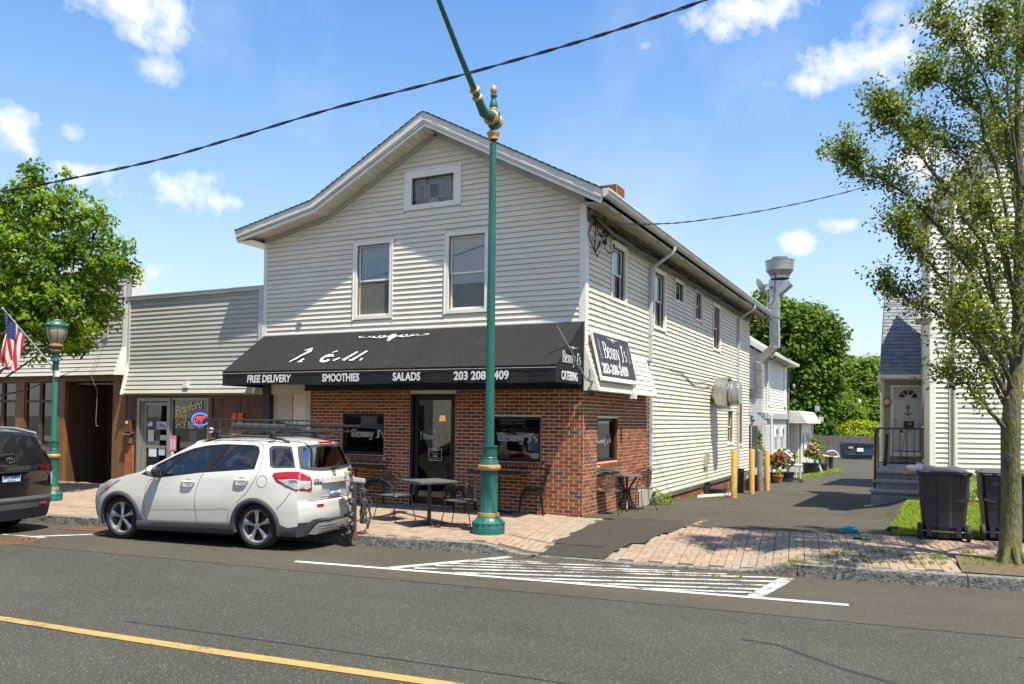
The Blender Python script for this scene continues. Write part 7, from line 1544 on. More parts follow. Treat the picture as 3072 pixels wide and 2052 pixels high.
def rbox(t0, t1, z0, z1, off, m, name, th=.01, par=None, n=6):
    mb = MB(); vs = []
    for i in range(n+1):
        t = lerp(t0,t1,i/n)
        for z in (z0, z1): vs += [rp_(t,z,off), rp_(t,z,off-th)]
    mb.add(vs, [(4*i,4*i+2,4*i+6,4*i+4) for i in range(n)]+[(4*i+2,4*i+3,4*i+7,4*i+6) for i in range(n)]+[(4*i+1,4*i,4*i+4,4*i+5) for i in range(n)]+[(0,1,3,2),(4*n,4*n+2,4*n+3,4*n+1)]); return mb.build(name, m, par or cr)
rbox(-.46,.46,.955,1.03,.045,wpaint,'plate_garnish',.05); rbox(-.44,.44,.75,.955,.004,mat('plate_recess', (.50,.505,.47), .4),'plate_recess',.004)
def plate(P0, u, v, n, w, h, txt, par, sub='CONNECTICUT', frame_=chrome):
    mb = MB(); c = [P0, P0+u*w, P0+u*w+v*h, P0+v*h]; mb.prism(c, n*.006); pl = mb.build('number_plate', mat('plate_blue', (.17,.42,.66), .4, var=.05), par)
    mb = MB(); mb.prism([P0+v*h*.02+n*.0065+u*w*.02, P0+u*w*.98+v*h*.02+n*.0065, P0+u*w*.98+v*h*.30+n*.0065, P0+u*w*.02+v*h*.30+n*.0065], n*.0008); mb.build('plate_band', mat('plate_pale', (.5,.62,.72), .4), pl)
    mb = MB()
    for a, b in ((0,1),(1,2),(2,3),(3,0)): mb.tube([c[a]+n*.008, c[b]+n*.008], .004, 4)
    mb.build('plate_frame', frame_, pl); text(txt, TM(P0+u*w*.05+v*h*.30+n*.0085, u, v), h*.58, mat('plate_ink', (.015,.03,.10), .5), pl, xs=.78, bold=.002); text(sub, TM(P0+u*w*.5+v*h*.07+n*.0085, u, v), h*.13, MATS['plate_ink'], pl, align='CENTER'); return pl
A_, B_, C_2 = rp_(.19,.775,.014), rp_(-.19,.775,.014), rp_(.19,.925,.014); pu = (B_-A_).normalized(); pv = UP; plate(A_+pu*.02, pu, (pv-car.u*.1).normalized(), car.u, .305, .152, '8132.DD', cr)
def badge(txt, t, z, size, m, xs=1., bold=0.): p = rp_(t, z, .006); q = rp_(t-.1, z, .006); return text(txt, TM(p, (q-p), UP), size, m, cr, xs=xs, bold=bold, name='badge')
badge('SUZUKI', .66, .945, .05, mat('badge_dark', (.05,.05,.05), .3), bold=.003); badge('AWD', .66, 1.0, .035, alloy, bold=.001, xs=1.3)
p = rp_(0, 1.06, .008); strokes([[(-.04,.03),(.0,.055),(.045,.02)],[(-.04,.03),(.045,-.02)],[(-.045,-.02),(.0,-.055),(.04,-.03)]], TM(p, -car.t, UP), .02, MATS['badge_dark'], cr, 'emblem')
rbox(.42,.60,.615,.655,.006,redl,'reflector',.006); rbox(-.60,-.42,.615,.655,.006,redl,'reflector',.006); rbox(-.78,.78,.705,.716,.004,seamm,'panel_gap',.003,n=16)
mb = MB(); a = car.P(3.985,.19,1.525); mb.hexa([car.P(3.93,.17,1.525),car.P(3.965,.17,1.525),car.P(3.965,-.17,1.525),car.P(3.93,-.17,1.525),car.P(3.92,.17,1.555),car.P(3.955,.17,1.555),car.P(3.955,-.17,1.555),car.P(3.92,-.17,1.555)]); mb.build('brake_light', redl, cr)
mb = MB(); k_ = 13.9; mb.tube([car.top(13.93,.05)+car.u*.02, car.top(13.80,-.2)+car.u*.02, car.top(13.70,-.45)+car.u*.02], [.018,.008,.006], 6); mb.build('rear_wiper', blackpl, cr)
# cabin
mb = MB(); mb.hexa([car.P(1.1,.70,.45),car.P(3.9,.70,.45),car.P(3.9,-.70,.45),car.P(1.1,-.70,.45),car.P(1.25,.68,.95),car.P(3.9,.68,.95),car.P(3.9,-.68,.95),car.P(1.25,-.68,.95)])
k = len(mb.v); mb.build('cabin_floor', mat('cabin_grey', (.05,.05,.052), .9), cr)
for (a0, y0) in ((2.05,.36),(2.05,-.36),(2.95,.34),(2.95,-.34)):
    mb = MB(); mb.hexa([car.P(a0-.05,y0+.22,.95),car.P(a0+.14,y0+.22,.95),car.P(a0+.14,y0-.22,.95),car.P(a0-.05,y0-.22,.95),car.P(a0+.10,y0+.20,1.23),car.P(a0+.24,y0+.20,1.23),car.P(a0+.24,y0-.20,1.23),car.P(a0+.10,y0-.20,1.23)]); mb.build('seat', seatm, cr, bevel=.03); mb = MB(); mb.hexa([car.P(a0+.14,y0+.12,1.25),car.P(a0+.25,y0+.12,1.25),car.P(a0+.25,y0-.12,1.25),car.P(a0+.14,y0-.12,1.25),car.P(a0+.17,y0+.11,1.42),car.P(a0+.26,y0+.11,1.42),car.P(a0+.26,y0-.11,1.42),car.P(a0+.17,y0-.11,1.42)]); mb.build('head_restraint', headm, cr, bevel=.03)
mb = MB(); c = car.P(1.78,.36,1.0); ax = (car.u*.9+UP*.45).normalized(); q = ax.orthogonal().normalized(); w_ = ax.cross(q); mb.tube([c+(q*math.cos(R(a))+w_*math.sin(R(a)))*.17 for a in range(0,361,20)], .013, 6, cap=False); mb.build('steering_wheel', blackpl, cr)
# roof rails
for sg in (1,-1):
    mb = MB(); P = [(2.15,.57,1.50),(2.3,.565,1.56),(2.5,.56,1.605),(2.9,.555,1.625),(3.3,.55,1.62),(3.55,.545,1.595),(3.70,.54,1.54)]; mb.tube([car.P(a, sg*y, z) for a, y, z in P], [.016,.022,.022,.02,.02,.022,.016], 8); mb.build('roof_rail', clad, cr, smooth=True)
# roof basket: a separate thing strapped on the rails
bk = thing('roof_basket', 'black tubular steel roof basket clamped on the crossbars of the white hatchback', 'roof rack', tuple(car.P(3,0,1.62)))
for a in (2.45, 3.42):
    mb = MB(); mb.tube([car.P(a,-.62,1.665),car.P(a,.62,1.665)], .016, 8); mb.build('crossbar', blackpl, bk)
    for sg in (1,-1):
        mb = MB(); mb.hexa([car.P(a-.05,sg*.56-.04,1.60),car.P(a+.05,sg*.56-.04,1.60),car.P(a+.05,sg*.56+.04,1.60),car.P(a-.05,sg*.56+.04,1.60),car.P(a-.03,sg*.56-.03,1.70),car.P(a+.03,sg*.56-.03,1.70),car.P(a+.03,sg*.56+.03,1.70),car.P(a-.03,sg*.56+.03,1.70)]); mb.build('clamp', blackpl, bk, bevel=.008)
b0, b1, bw_ = 2.10, 4.25, .47; zb_, zt_ = 1.70, 1.86
lo = [(b0+.05,-bw_),(b1,-bw_),(b1,bw_),(b0+.05,bw_)]
mb = MB(); mb.tube([car.P(a,y,zb_) for a, y in lo+[lo[0]]], .011, 6); mb.build('lower_rail', iron, bk)
def upz(a): return lerp(zt_, 1.80, sstep(3.45,3.62,a))-.02*max(0,a-3.6)
up_ = [(b0,-bw_)]+[(a,-bw_) for a in (2.6,3.2,3.45,3.53,3.62,3.9,b1)]+[(a,bw_) for a in (b1,3.9,3.62,3.53,3.45,3.2,2.6,b0)]+[(b0,-bw_)]
mb = MB(); mb.tube([car.P(a,y,upz(a)) for a, y in up_], .014, 8); mb.build('upper_rail', iron, bk, smooth=True)
for i in range(14):
    a = lerp(b0+.08, b1-.05, i/13)
    for sg in (1,-1): mb = MB(); mb.tube([car.P(a+.02,sg*bw_,upz(a)),car.P(a+.02,sg*bw_,zb_+.03),car.P(a+.02,sg*(bw_-.04),zb_)], .007, 5); mb.build('upright', iron, bk)
    mb = MB(); mb.tube([car.P(a+.02,-bw_,zb_),car.P(a+.02,bw_,zb_)], .007, 5); mb.build('floor_bar', iron, bk)
for i in range(1,6):
    y = lerp(-bw_,bw_,i/6)
    for a in (b0, b1): mb = MB(); mb.tube([car.P(a,y,upz(a)),car.P(a+(.05 if a == b0 else 0),y,zb_)], .007, 5); mb.build('upright', iron, bk)
mb = MB(); mb.tube([car.P(2.2,-.1,1.76),car.P(3.5,-.05,1.745)], .055, 10, mat('dark_roll', (.03,.03,.032), .8)); mb.sphere(car.P(2.16,.40,1.70), .045, 10, mat('silver_cap', (.5,.5,.5), .4, metal=.5)); mb.build('rolled_mat', None, bk, smooth=True)
# hitch-mounted bicycle carrier, folded
rk = thing('bike_carrier', 'folded hitch bicycle carrier with straps hanging behind the white hatchback', 'bike rack', tuple(car.P(4.35,-.2,.2)))
rkm = mat('carrier_grey', (.07,.07,.072), .5, metal=.4, var=.3); pg = mat('pale_grey_plastic', (.42,.42,.39), .5, var=.1)
cp = lambda a, t, z: car.P(a, t, z)
mb = MB(); mb.tube([cp(3.95,-.12,.27),cp(4.38,-.14,.25)], .032, 6); mb.build('hitch_bar', rkm, rk)
mb = MB(); mb.prism([cp(4.36,-.17,.14),cp(4.42,-.17,.14),cp(4.42,-.11,.14),cp(4.36,-.11,.14)], UP*.80+car.u*-.01, rkm); mb.build('upright', None, rk)
mb = MB(); mb.prism([cp(4.35,-.20,.10),cp(4.43,-.20,.10),cp(4.43,-.08,.10),cp(4.35,-.08,.10)], UP*.10, rust); mb.build('pivot', None, rk)
mb = MB(); mb.prism([cp(4.30,.02,.97),cp(4.36,.02,.97),cp(4.36,-.52,.90),cp(4.30,-.52,.90)], UP*.07, pg); mb.prism([cp(4.31,.03,1.03),cp(4.35,.03,1.03),cp(4.35,-.20,1.01),cp(4.31,-.20,1.01)], UP*.09, pg); mb.build('cross_arm', None, rk, bevel=.01)
mb = MB(); mb.lathe([(.045,-.02),(.045,.02)], 14, mat('rust_disc', (.25,.08,.03), .7), cp(4.37,-.08,1.07), car.u); mb.sphere(cp(4.33,-.1,1.14), .04, 8, rkm); mb.build('knob', None, rk)
for (t0, z0, s_) in ((-.02,.86,1),(-.02,.66,1),(-.02,.46,1),(-.04,.32,1),(-.32,.80,-1),(-.34,.64,-1),(-.34,.46,-1),(-.36,.34,-1)):
    mb = MB(); mb.prism([cp(4.38,t0-.04,z0-.045),cp(4.46,t0-.04,z0-.045),cp(4.46,t0+.04,z0-.045),cp(4.38,t0+.04,z0-.045)], UP*.09, rkm); mb.sphere(cp(4.44,t0+.05*s_,z0), .035, 8, blackpl); mb.build('clamp', None, rk, bevel=.01)
    mb = MB(); P = [cp(4.42, t0+s_*(.02+.10*math.sin(R(a))), z0-.02-.09*(1-math.cos(R(a)))*.8) for a in range(0,181,20)]; mb.tube(P, .010, 5); mb.build('strap', blackpl, rk)
for t0, z0, z1 in ((-.24,.78,.36),(-.30,.92,.30),(-.46,.62,.20),(-.50,.70,.50)): mb = MB(); mb.tube([cp(4.42,t0,z0),cp(4.46,t0-.05,(z0+z1)/2),cp(4.43,t0-.02,z1)], .016, 6); mb.build('arm', rkm, rk)
mb = MB(); mb.tube([cp(4.40,-.36,.92),cp(4.40,-.34,.30)], .024, 6); mb.build('second_upright', rkm, rk)

# black minivan (its rear half is in the picture)
bp_ = carpaint('gloss_black', (.006,.006,.008), .12, 1.)
def wvan(a, z):
    if z < .3: w = .90
    elif z < .75: w = lerp(.93,.975,(z-.3)/.45)
    elif z < 1.08: w = lerp(.975,.945,(z-.75)/.33)
    else: w = lerp(.945,.70,min(1,(z-1.08)/.55)**1.15)
    if a < .9: w -= .2*((.9-a)/.8)**2
    if a > 4.5: w -= .14*((a-4.5)/.6)**2*(1 if z > .45 else 1.2)
    return w
EVN = [(.4,.22,.1,.2),(.3,.5,.02,.5),(.35,.75,.08,.75),(.7,.95,.55,.98),(1.3,1.08,1.2,1.12),(2.3,1.60,2.1,1.66),(3.2,1.66,3.2,1.73),(4.5,1.62,4.5,1.70),(4.86,1.58,4.98,1.63),(4.90,1.54,5.02,1.58),(5.02,1.12,5.12,1.10),(5.04,1.02,5.15,1.02),(5.0,.86,5.10,.86),(4.99,.60,5.09,.60),(5.03,.56,5.16,.56),(5.03,.42,5.17,.42),(4.98,.24,5.1,.24)]
hv = R(7.5); Sv = Vector((math.cos(hv), math.sin(hv), 0)); Tv = Vector((math.sin(hv), -math.cos(hv), 0)); Pw = onz(45,1577,-.22)
van = Car('parked_minivan', 'glossy black minivan cut off by the left edge, parked ahead of the white hatchback', Pw+Sv*1.0-Sv*5.12+Tv*.93, hv, EVN, bp_, wvan); van.O.z = -.22; van.wt = .93; vr = van.root
eV = [(e[0], e[1]) for e in EVN]
def archv(cx, r, n=12): return [(cx+r*math.cos(R(lerp(192,-12,i/n))), .36+r*math.sin(R(lerp(192,-12,i/n)))) for i in range(n+1)]
ov = eV+[(4.6,.26)]+archv(4.05,.40)[::-1]+[(3.5,.22),(1.5,.22)]+archv(1.0,.40)[::-1]+[(.5,.24)]
DV = [(1.7,1.12),(3.0,1.16),(4.80,1.20),(4.72,1.46),(4.5,1.52),(3.2,1.55),(2.5,1.52)]
van.side(ov, [DV], bp_, step=.14); tint = mat('tinted_glass', (.012,.013,.015), .06, coat=.5); van.side(DV, [], tint, name='side_glass', off=-.006)
van.strips(0, 4, bp_, 'hood'); van.strips(4, 5, tint, 'windscreen'); van.strips(5, 9, bp_, 'roof_panel'); van.strips(9, 10, bp_, 'tailgate', t0=-1, t1=-.88, n=2); van.strips(9, 10, bp_, 'tailgate', t0=.88, t1=1, n=2); van.strips(9, 10, tint, 'rear_window', t0=-.88, t1=.88, off=-.004); van.strips(10, 13, bp_, 'tailgate', sub=6); van.strips(13, 15, clad, 'bumper', sub=5); van.strips(15, 16, clad, 'bumper', sub=3)
for a in (1.0, 4.05):
    for sg in (1,-1): van.wheel(a, sg, .36, .24, rimr=.24, dark_rim=True)
mb = MB(); mb.hexa([van.P(.5,.75,.24),van.P(4.9,.75,.24),van.P(4.9,-.75,.24),van.P(.5,-.75,.24),van.P(.5,.75,.5),van.P(4.9,.75,.5),van.P(4.9,-.75,.5),van.P(.5,-.75,.5)]); mb.build('underbody', dark, vr)
def vp_(t, z, off=0.):
    k = van.kz(z, 9)
    for _ in range(3):
        p = van.top(k, t); dz = z-(p.z-van.O.z); k = van.kz(van.E0z(k)+dz, 9)
    return van.top(k, t)+van.u*off
dkred = mat('smoked_red_lens', (.07,.006,.006), .1, coat=.8)
for sg in (1,-1):
    mb = MB(); cdt([(.62,1.10),(.80,1.12),(.99,1.11),(.99,.90),(.93,.88),(.86,.96),(.66,1.03)], [], lambda t, z: vp_(sg*t, z, .012), mb, dkred, step=.06); mb.build('tail_light', None, vr, smooth=True)
    mb = MB(); cdt([(.92,.96),(.99,.98),(.99,.78),(.95,.74)], [], lambda t, z: vp_(sg*t, z, .014), mb, clearl, step=.06); mb.build('clear_lens', None, vr, smooth=True)
    mb = MB(); cdt([(.62,.46),(.82,.46),(.82,.50),(.62,.50)], [], lambda t, z: vp_(sg*t, z, .012), mb, redl, step=.06); mb.build('reflector', None, vr)
A_ = vp_(.17,.86,.02); B_ = vp_(-.17,.86,.02); pu = (B_-A_).normalized(); plate(A_+pu*.01, pu, UP, van.u, .31, .155, 'AA 20844', vr)
p = vp_(0, 1.215, .014) if False else vp_(.0,1.20,.016); mb = MB(); 
def ell(rx, rz, cx=0, cz=0): return [p+van.t*(cx+rx*math.cos(R(a)))+UP*(cz+rz*math.sin(R(a))) for a in range(0,361,18)]
mb.tube(ell(.075,.05), .006, 5, cap=False); mb.tube(ell(.022,.046), .005, 5, cap=False); mb.tube(ell(.05,.018,0,.022), .005, 5, cap=False); mb.build('emblem', chrome, vr)
p1 = vp_(.22,1.10,.012); text('SIENNA', TM(p1, vp_(-.2,1.10,.012)-p1, UP), .045, mat('dark_chrome', (.2,.2,.2), .25, metal=.9), vr, xs=1.9, name='badge'); p1 = vp_(-.55,.66,.014); text('LE', TM(p1, vp_(-.7,.66,.014)-p1, UP), .04, chrome, vr, name='badge')
mb = MB(); mb.tube([vp_(.25,1.27,.03),vp_(-.05,1.29,.03),vp_(-.1,1.285,.03)], [.025,.02,.012], 8); mb.build('rear_wiper', blackpl, vr)
mb = MB(); mb.tube([van.P(4.9,-.62,1.62),van.P(4.4,-.66,1.69),van.P(3.2,-.66,1.72)], .02, 8); mb.tube([van.P(4.9,.62,1.62),van.P(4.4,.66,1.69),van.P(3.2,.66,1.72)], .02, 8); mb.build('roof_rail', alloy, vr)
rv = lambda z0, t0, t1, m_, n_: None
mb = MB(); mb.tube([vp_(-.9+i*.1,.545,.012) for i in range(19)], .006, 4); mb.build('bumper_seam', seamm, vr)
# ------------------------------------------------------------------ kitchen exhaust on the side wall, ducts behind
ex = thing('wall_exhaust_fan', 'big round galvanised exhaust fan sticking out of the cream side wall', 'exhaust fan', (.4,9.2,2.5))
fc_ = onx(1740+1365/2.852, 1000+515/2.852, .78); c0 = Vector((0, fc_.y, fc_.z)); print('fan', fc_)
mb = MB(); mb.lathe([(.25,.0),(.25,.16)], 20, None, c0, Vector((1,0,0))); mb.lathe([(.40,.12),(.455,.17),(.47,.24),(.47,.50),(.455,.51),(.45,.50),(.45,.30)], 36, None, c0, Vector((1,0,0))); mb.build('shroud', steel, ex, smooth=True, sharp=30)
mb = MB(); mb.lathe([(.30,.42),(.36,.50),(.36,.60),(.345,.62),(.345,.78),(.33,.80),(.001,.80)], 36, None, c0, Vector((1,0,0))); mb.build('cap', steel, ex, smooth=True, sharp=30)
mb = MB(); P = [(.02,fc_.y-4.6,fc_.z+.42),(.03,fc_.y-3.6,fc_.z+.40),(.03,fc_.y-2.2,fc_.z+.12),(.03,fc_.y-1.2,fc_.z+.1),(.05,fc_.y-.45,fc_.z+.25)]; mb.tube(P, .008, 5); mb.tube([(.02,fc_.y-3.4,fc_.z+.42),(.03,fc_.y-2.4,fc_.z+.18),(.03,fc_.y-.9,fc_.z+.30),(.1,fc_.y-.4,fc_.z+.4)], .006, 5); mb.build('wiring', mat('wire_brown', (.12,.10,.08), .7), ex)
# square ducts rising behind the shop to an upblast fan
dct = thing('exhaust_duct', 'square galvanised duct climbing behind the shop to a bowl-shaped rooftop fan', 'duct', (1.2,16.9,.0))
YD = 16.6; yd = lambda px, py, y=YD: ony(px, py, y)
Fq = lambda x, y: (1740+x/2.852, 1000+y/2.852); Yq = lambda x, y: (2240+x/3.485, 700+y/3.485)
def duct(a, b, w, name='duct_section'):   # a, b: quads as lists of 2 photo points (left, right)
    mb = MB(); p = [yd(*a[0]), yd(*a[1]), yd(*b[1]), yd(*b[0])]; mb.prism(p, (0,w,0)); return mb.build(name, steel, dct, bevel=.004)
duct((Fq(1395,558),Fq(1555,558)), (Fq(1395,468),Fq(1555,466)), .4)
duct((Fq(1483,464),Fq(1560,464)), (Fq(1483,322),Fq(1560,322)), .4); duct((Fq(1484,318),Fq(1558,318)), (Fq(1486,232),Fq(1560,258)), .4)
duct((Yq(75,1325),Yq(160,1358)), (Yq(240,1168),Yq(325,1192)), .4); duct((Yq(240,1165),Yq(332,1190)), (Yq(240,1082),Yq(334,1080)), .4)
duct((Yq(238,1076),Yq(332,1074)), (Yq(236,888),Yq(330,888)), .4); duct((Yq(234,872),Yq(330,872)), (Yq(234,788),Yq(332,788)), .4); duct((Yq(232,780),Yq(332,780)), (Yq(234,655),Yq(332,655)), .4)
for yy in (1078, 880, 784, 652): duct((Yq(230,yy+3),Yq(338,yy+3)), (Yq(230,yy-3),Yq(338,yy-3)), .44, 'flange')
duct((Yq(234,650),Yq(325,652)), (Yq(232,505),Yq(462,530)), .55, 'transition'); duct((Yq(228,505),Yq(466,530)), (Yq(226,490),Yq(440,488)), .6, 'flange')
c = yd(*Yq(346,470), YD+.25); k_ = 1/3.485*((c-CAM).dot(fwd))/FPX
rows = [(96,0),(96,30),(106,40),(112,52),(138,85),(140,130),(147,188),(150,190),(140,190),(80,196),(80,215),(84,222),(84,226),(.1,228)]
mb = MB(); mb.lathe([(max(.01,r_)*k_, (z-8)*k_) for r_, z in rows], 36, None, c); mb.build('upblast_fan', mat('bright_galvanised', (.42,.42,.41), .45, metal=.85, var=.1, scale=3), dct, smooth=True, sharp=30)
mb = MB(); a = yd(*Yq(315,325), YD-.05); mb.tube([a, yd(*Yq(300,340), YD-.1), yd(*Yq(296,480), YD-.1), yd(*Yq(285,690), YD-.1), yd(*Yq(250,755), YD-.05)], .012, 6, blackpl); mb.lathe([(.04,0),(.04,.02)], 12, blackpl, a, Vector((-.3,-1,0))); mb.build('power_cable', None, dct)
mb = MB(); mb.prism([yd(*Yq(208,870)), yd(*Yq(222,870)), yd(*Yq(222,615)), yd(*Yq(208,615))], (0,.05,0), steel); mb.prism([yd(*Yq(210,712)), yd(*Yq(222,708)), yd(*Yq(308,880)), yd(*Yq(298,884))], (0,.04,0), steel); mb.prism([yd(*Yq(30,905)), yd(*Yq(345,885)), yd(*Yq(345,878)), yd(*Yq(30,895))], (0,.08,0), rust); mb.prism([yd(*Yq(20,1030)), yd(*Yq(26,1040)), yd(*Yq(275,892)), yd(*Yq(268,886))], (0,.05,0), rust); mb.prism([yd(*Yq(60,975)), yd(*Yq(66,980)), yd(*Yq(130,905)), yd(*Yq(122,902))], (0,.05,0), rust); mb.prism([yd(*Yq(24,940)), yd(*Yq(180,930)), yd(*Yq(180,918)), yd(*Yq(24,925))], (0,.08,0), iron); mb.build('support_bracket', None, dct)
mb = MB(); mb.prism([ony(*Fq(1365,420),16.0), ony(*Fq(1445,470),16.0), ony(*Fq(1445,200),16.0), ony(*Fq(1440,20),16.0), ony(*Fq(1405,20),16.0), ony(*Fq(1385,180),16.0)], (0,.3,0)); mb.build('rear_duct', mat('blue_grey_metal', (.25,.28,.31), .45, metal=.6, var=.15), dct)
mb = MB(); mb.prism([ony(*Fq(1368,430),15.9), ony(*Fq(1378,430),15.9), ony(*Fq(1378,10),15.9), ony(*Fq(1368,10),15.9)], (0,.1,0)); mb.prism([ony(*Fq(1425,470),16.2), ony(*Fq(1445,470),16.2), ony(*Fq(1445,0),16.2), ony(*Fq(1425,0),16.2)], (0,.1,0)); mb.build('black_riser', iron, dct)
dish = thing('satellite_dish', 'small dark satellite dish bracketed to the roof edge beside the exhaust duct', 'satellite dish', tuple(yd(*Yq(160,600))))
mb = MB(); c = yd(*Yq(160,545), 16.3); ax = Vector((.9,-.25,.35)).normalized(); mb.lathe([(.001,.05),(.12,.03),(.20,.0),(.30,-.05),(.29,-.06),(.12,.01)], 20, None, c, ax); mb.build('dish', mat('dish_dark', (.08,.085,.09), .5), dish, smooth=True)
mb = MB(); mb.tube([c, yd(*Yq(165,610),16.3), yd(*Yq(150,660),16.3), yd(*Yq(110,700),16.3)], .025, 6); mb.tube([c+ax*.02, c+ax*.4+Vector((0,0,-.25))], .014, 5); mb.sphere(c+ax*.4+Vector((0,0,-.25)), .05, 8); mb.tube([yd(*Yq(185,540),16.3), yd(*Yq(230,535),16.5)], .02, 5); mb.build('arm', iron, dish)
# wires: tangle at the corner, conduits below the eave
mb = MB(); r3 = random.Random(9)
def Ew(x, y, X=.06): return onx(1740+x/3.137, 500+y/3.137, X)
mb.tube([Ew(150,470,.10)]+[Vector((.12, lerp(1.2,15.5,i/20), 5.28+.02*math.sin(i*2.2))) for i in range(21)], .038, 6, mat('conduit_dirty', (.12,.115,.10), .6, var=.3)); mb.tube([Vector((.09, lerp(.4,15.5,i/20), 5.38+.03*math.sin(i*1.3))) for i in range(21)], .016, 5, blackpl)
mb.build('eave_conduit', None, shop)
tg = thing('wire_tangle', 'tangle of black service wires hanging at the front corner under the eave', 'wires', tuple(Ew(180,600)))
for P in ([(80,410),(130,430),(165,470),(150,560),(140,700),(135,780),(150,800),(185,740),(200,620),(235,600),(240,650)], [(110,480),(170,490),(165,600),(215,700),(250,725)], [(265,560),(255,640),(240,700),(235,760),(270,815),(310,810),(320,760),(315,720)], [(280,550),(335,600),(345,650),(330,670)], [(160,530),(100,560),(80,640),(100,700),(130,780),(165,850),(180,800)], [(230,600),(180,720),(150,800)], [(290,540),(300,600),(250,660),(200,650)]):
    mb = MB(); mb.tube([Ew(x,y,.05+.06*r3.random()) for x, y in P], .011, 5); mb.build('wire', blackpl, tg, smooth=True)
for x, y in ((235,710),(330,665),(318,740)): mb = MB(); mb.sphere(Ew(x,y,.10), .055 if x != 318 else .03, 8, None, (.8,1,1)); mb.build('splice', blackpl, tg)
mb = MB(); mb.box(.02,.14,.30,.42,5.02,5.07); mb.build('insulator', mat('insulator', (.5,.5,.46), .5), tg)
sdp = thing('service_cable', 'single twisted service cable running from the shop corner towards the right-hand tree', 'cable', tuple(Ew(200,530)))
def cable(pts, r, par, n=220, twist=34, sep=1.0, m=None):
    N_ = len(pts); seg = []
    for i in range(n+1):
        f = i/n*(N_-1); k = min(int(f), N_-2); t = f-k; p0 = pts[max(k-1,0)]; p1 = pts[k]; p2 = pts[k+1]; p3 = pts[min(k+2,N_-1)]
        seg.append(.5*((2*p1)+(p2-p0)*t+(2*p0-5*p1+4*p2-p3)*t*t+(3*p1-p0-3*p2+p3)*t*t*t))
    for ph in (0, math.pi):
        mb = MB(); Q = []
        for i, p in enumerate(seg):
            tn = (seg[min(i+1,n)]-seg[max(i-1,0)]).normalized(); a = tn.orthogonal().normalized(); b = tn.cross(a); w = i/n*twist*math.pi+ph; Q.append(p+(a*math.cos(w)+b*math.sin(w))*r*sep)
        mb.tube(Q, r, 5, cap=False); mb.build('strand', m or blackpl, par)
cable([dep(x,y,d) for x, y, d in ((1815,669,14.6),(1960,672,15.2),(2100,661,16),(2340,622,17.5),(2570,568,19),(2800,500,21),(3150,380,24))], .0075, sdp, twist=26)
mc_ = thing('overhead_cable', 'thick twisted black cable sagging across the sky from upper right to the left tree', 'cable', tuple(dep(1300,248,11.5)))
mp_ = [(-250,600,15),(10,573,14.2),(250,528,13.7),(480,478,13.2),(700,415,12.8),(1000,325,12.2),(1300,248,11.6),(1600,165,11.0),(1850,90,10.4),(2115,0,9.9),(2400,-110,9.4)]
cable([dep(*p) for p in mp_], .0115, mc_, n=420, twist=30, sep=1.0)

# ------------------------------------------------------------------ lamp posts
def lamp_base(c, R_, s, root, zs, flutes=10):
    """ornate cast base; zs scales heights"""
    L = [(0,.255,green),(.16,.255,green),(.166,.245,green)]
    def part(name, prof, m, n=32, leaf=0, amp=0.):
        mb = MB(); k = len(mb.v); mb.lathe([(r*R_, z*zs) for z, r in prof], n, m, (0,0,0))
        for i in range(len(mb.v)):
            p = mb.v[i]; rr = math.hypot(p.x, p.y); a = math.atan2(p.y, p.x)
            if amp: q = 1+amp*(abs(math.sin(a*leaf/2))-.5); p = Vector((p.x*q, p.y*q, p.z))
            mb.v[i] = p+c
        return mb.build(name, m, root, smooth=True, sharp=40)
    part('base_drum', [(0,.255),(.155,.255),(.163,.25),(.165,.235)], green)
    part('base_bell', [(.160,.258),(.178,.255),(.19,.235),(.215,.205),(.245,.18),(.27,.17)], green, 60, 16, .04)
    part('gold_band', [(.268,.16),(.272,.168),(.322,.166),(.326,.155)], gold)
    part('fluted_column', [(.326,.145),(.34,.137),(.97,.135),(.985,.14)], green, 72, 10, .05)
    part('gold_wreath', [(.98,.14),(.985,.165),(1.0,.176),(1.03,.18),(1.055,.172),(1.068,.15)], gold, 72, 18, .05)
    part('leaf_ring', [(1.068,.15),(1.09,.148),(1.13,.13),(1.165,.122),(1.175,.128),(1.185,.120)], green, 60, 14, .05)
    part('cup', [(1.185,.115),(1.25,.122),(1.33,.122),(1.345,.135),(1.36,.135),(1.365,.09)], green, 60, 12, .04)
mast = thing('mast_arm_lamp', 'tall green and gold street lamp with long arm standing before the shop', 'street lamp', (-.45,-2.6,-.06))
bp0 = onz(1465,1607,-.055); vdir = Vector((bp0.x-CAM.x, bp0.y-CAM.y, 0)).normalized(); mc0 = bp0+vdir*.255; lamp_base(mc0, 1., 1., mast, 1.)
tz0 = lambda y: 1.727+(1257-(200+y/3.136))*((mc0-CAM).dot(fwd))/FPX; mb = MB(); n = 48; fl_ = []
for (r_, z) in ((.074,1.30),(.070,2.2),(.064,3.6),(.058,5.0),(.052,tz0(664))): fl_.append((r_, z))
mb.lathe(fl_, 64, green, mc0)
for i, p in enumerate(mb.v):
    q = p-mc0; a = math.atan2(q.y, q.x); f = 1-.09*(abs(math.cos(a*6))**3); mb.v[i] = mc0+Vector((q.x*f, q.y*f, q.z))
mb.build('fluted_shaft', mat('green_shaft', (.018,.17,.135), .42, var=.2, scale=5, col2=(.28,.13,.03), thr=(.60,.66), stretch=(6,6,.5), fine=.1), mast, smooth=True, sharp=50)
tz = lambda y: 1.727+(1257-(200+y/3.136))*((mc0-CAM).dot(fwd))/FPX
kk = ((mc0-CAM).dot(fwd))/FPX/3.136
def ring(name, prof, m): mb = MB(); mb.lathe([(r_*kk, tz(y)) for y, r_ in prof], 28, None, Vector((mc0.x,mc0.y,0))); return mb.build(name, m, mast, smooth=True, sharp=40)
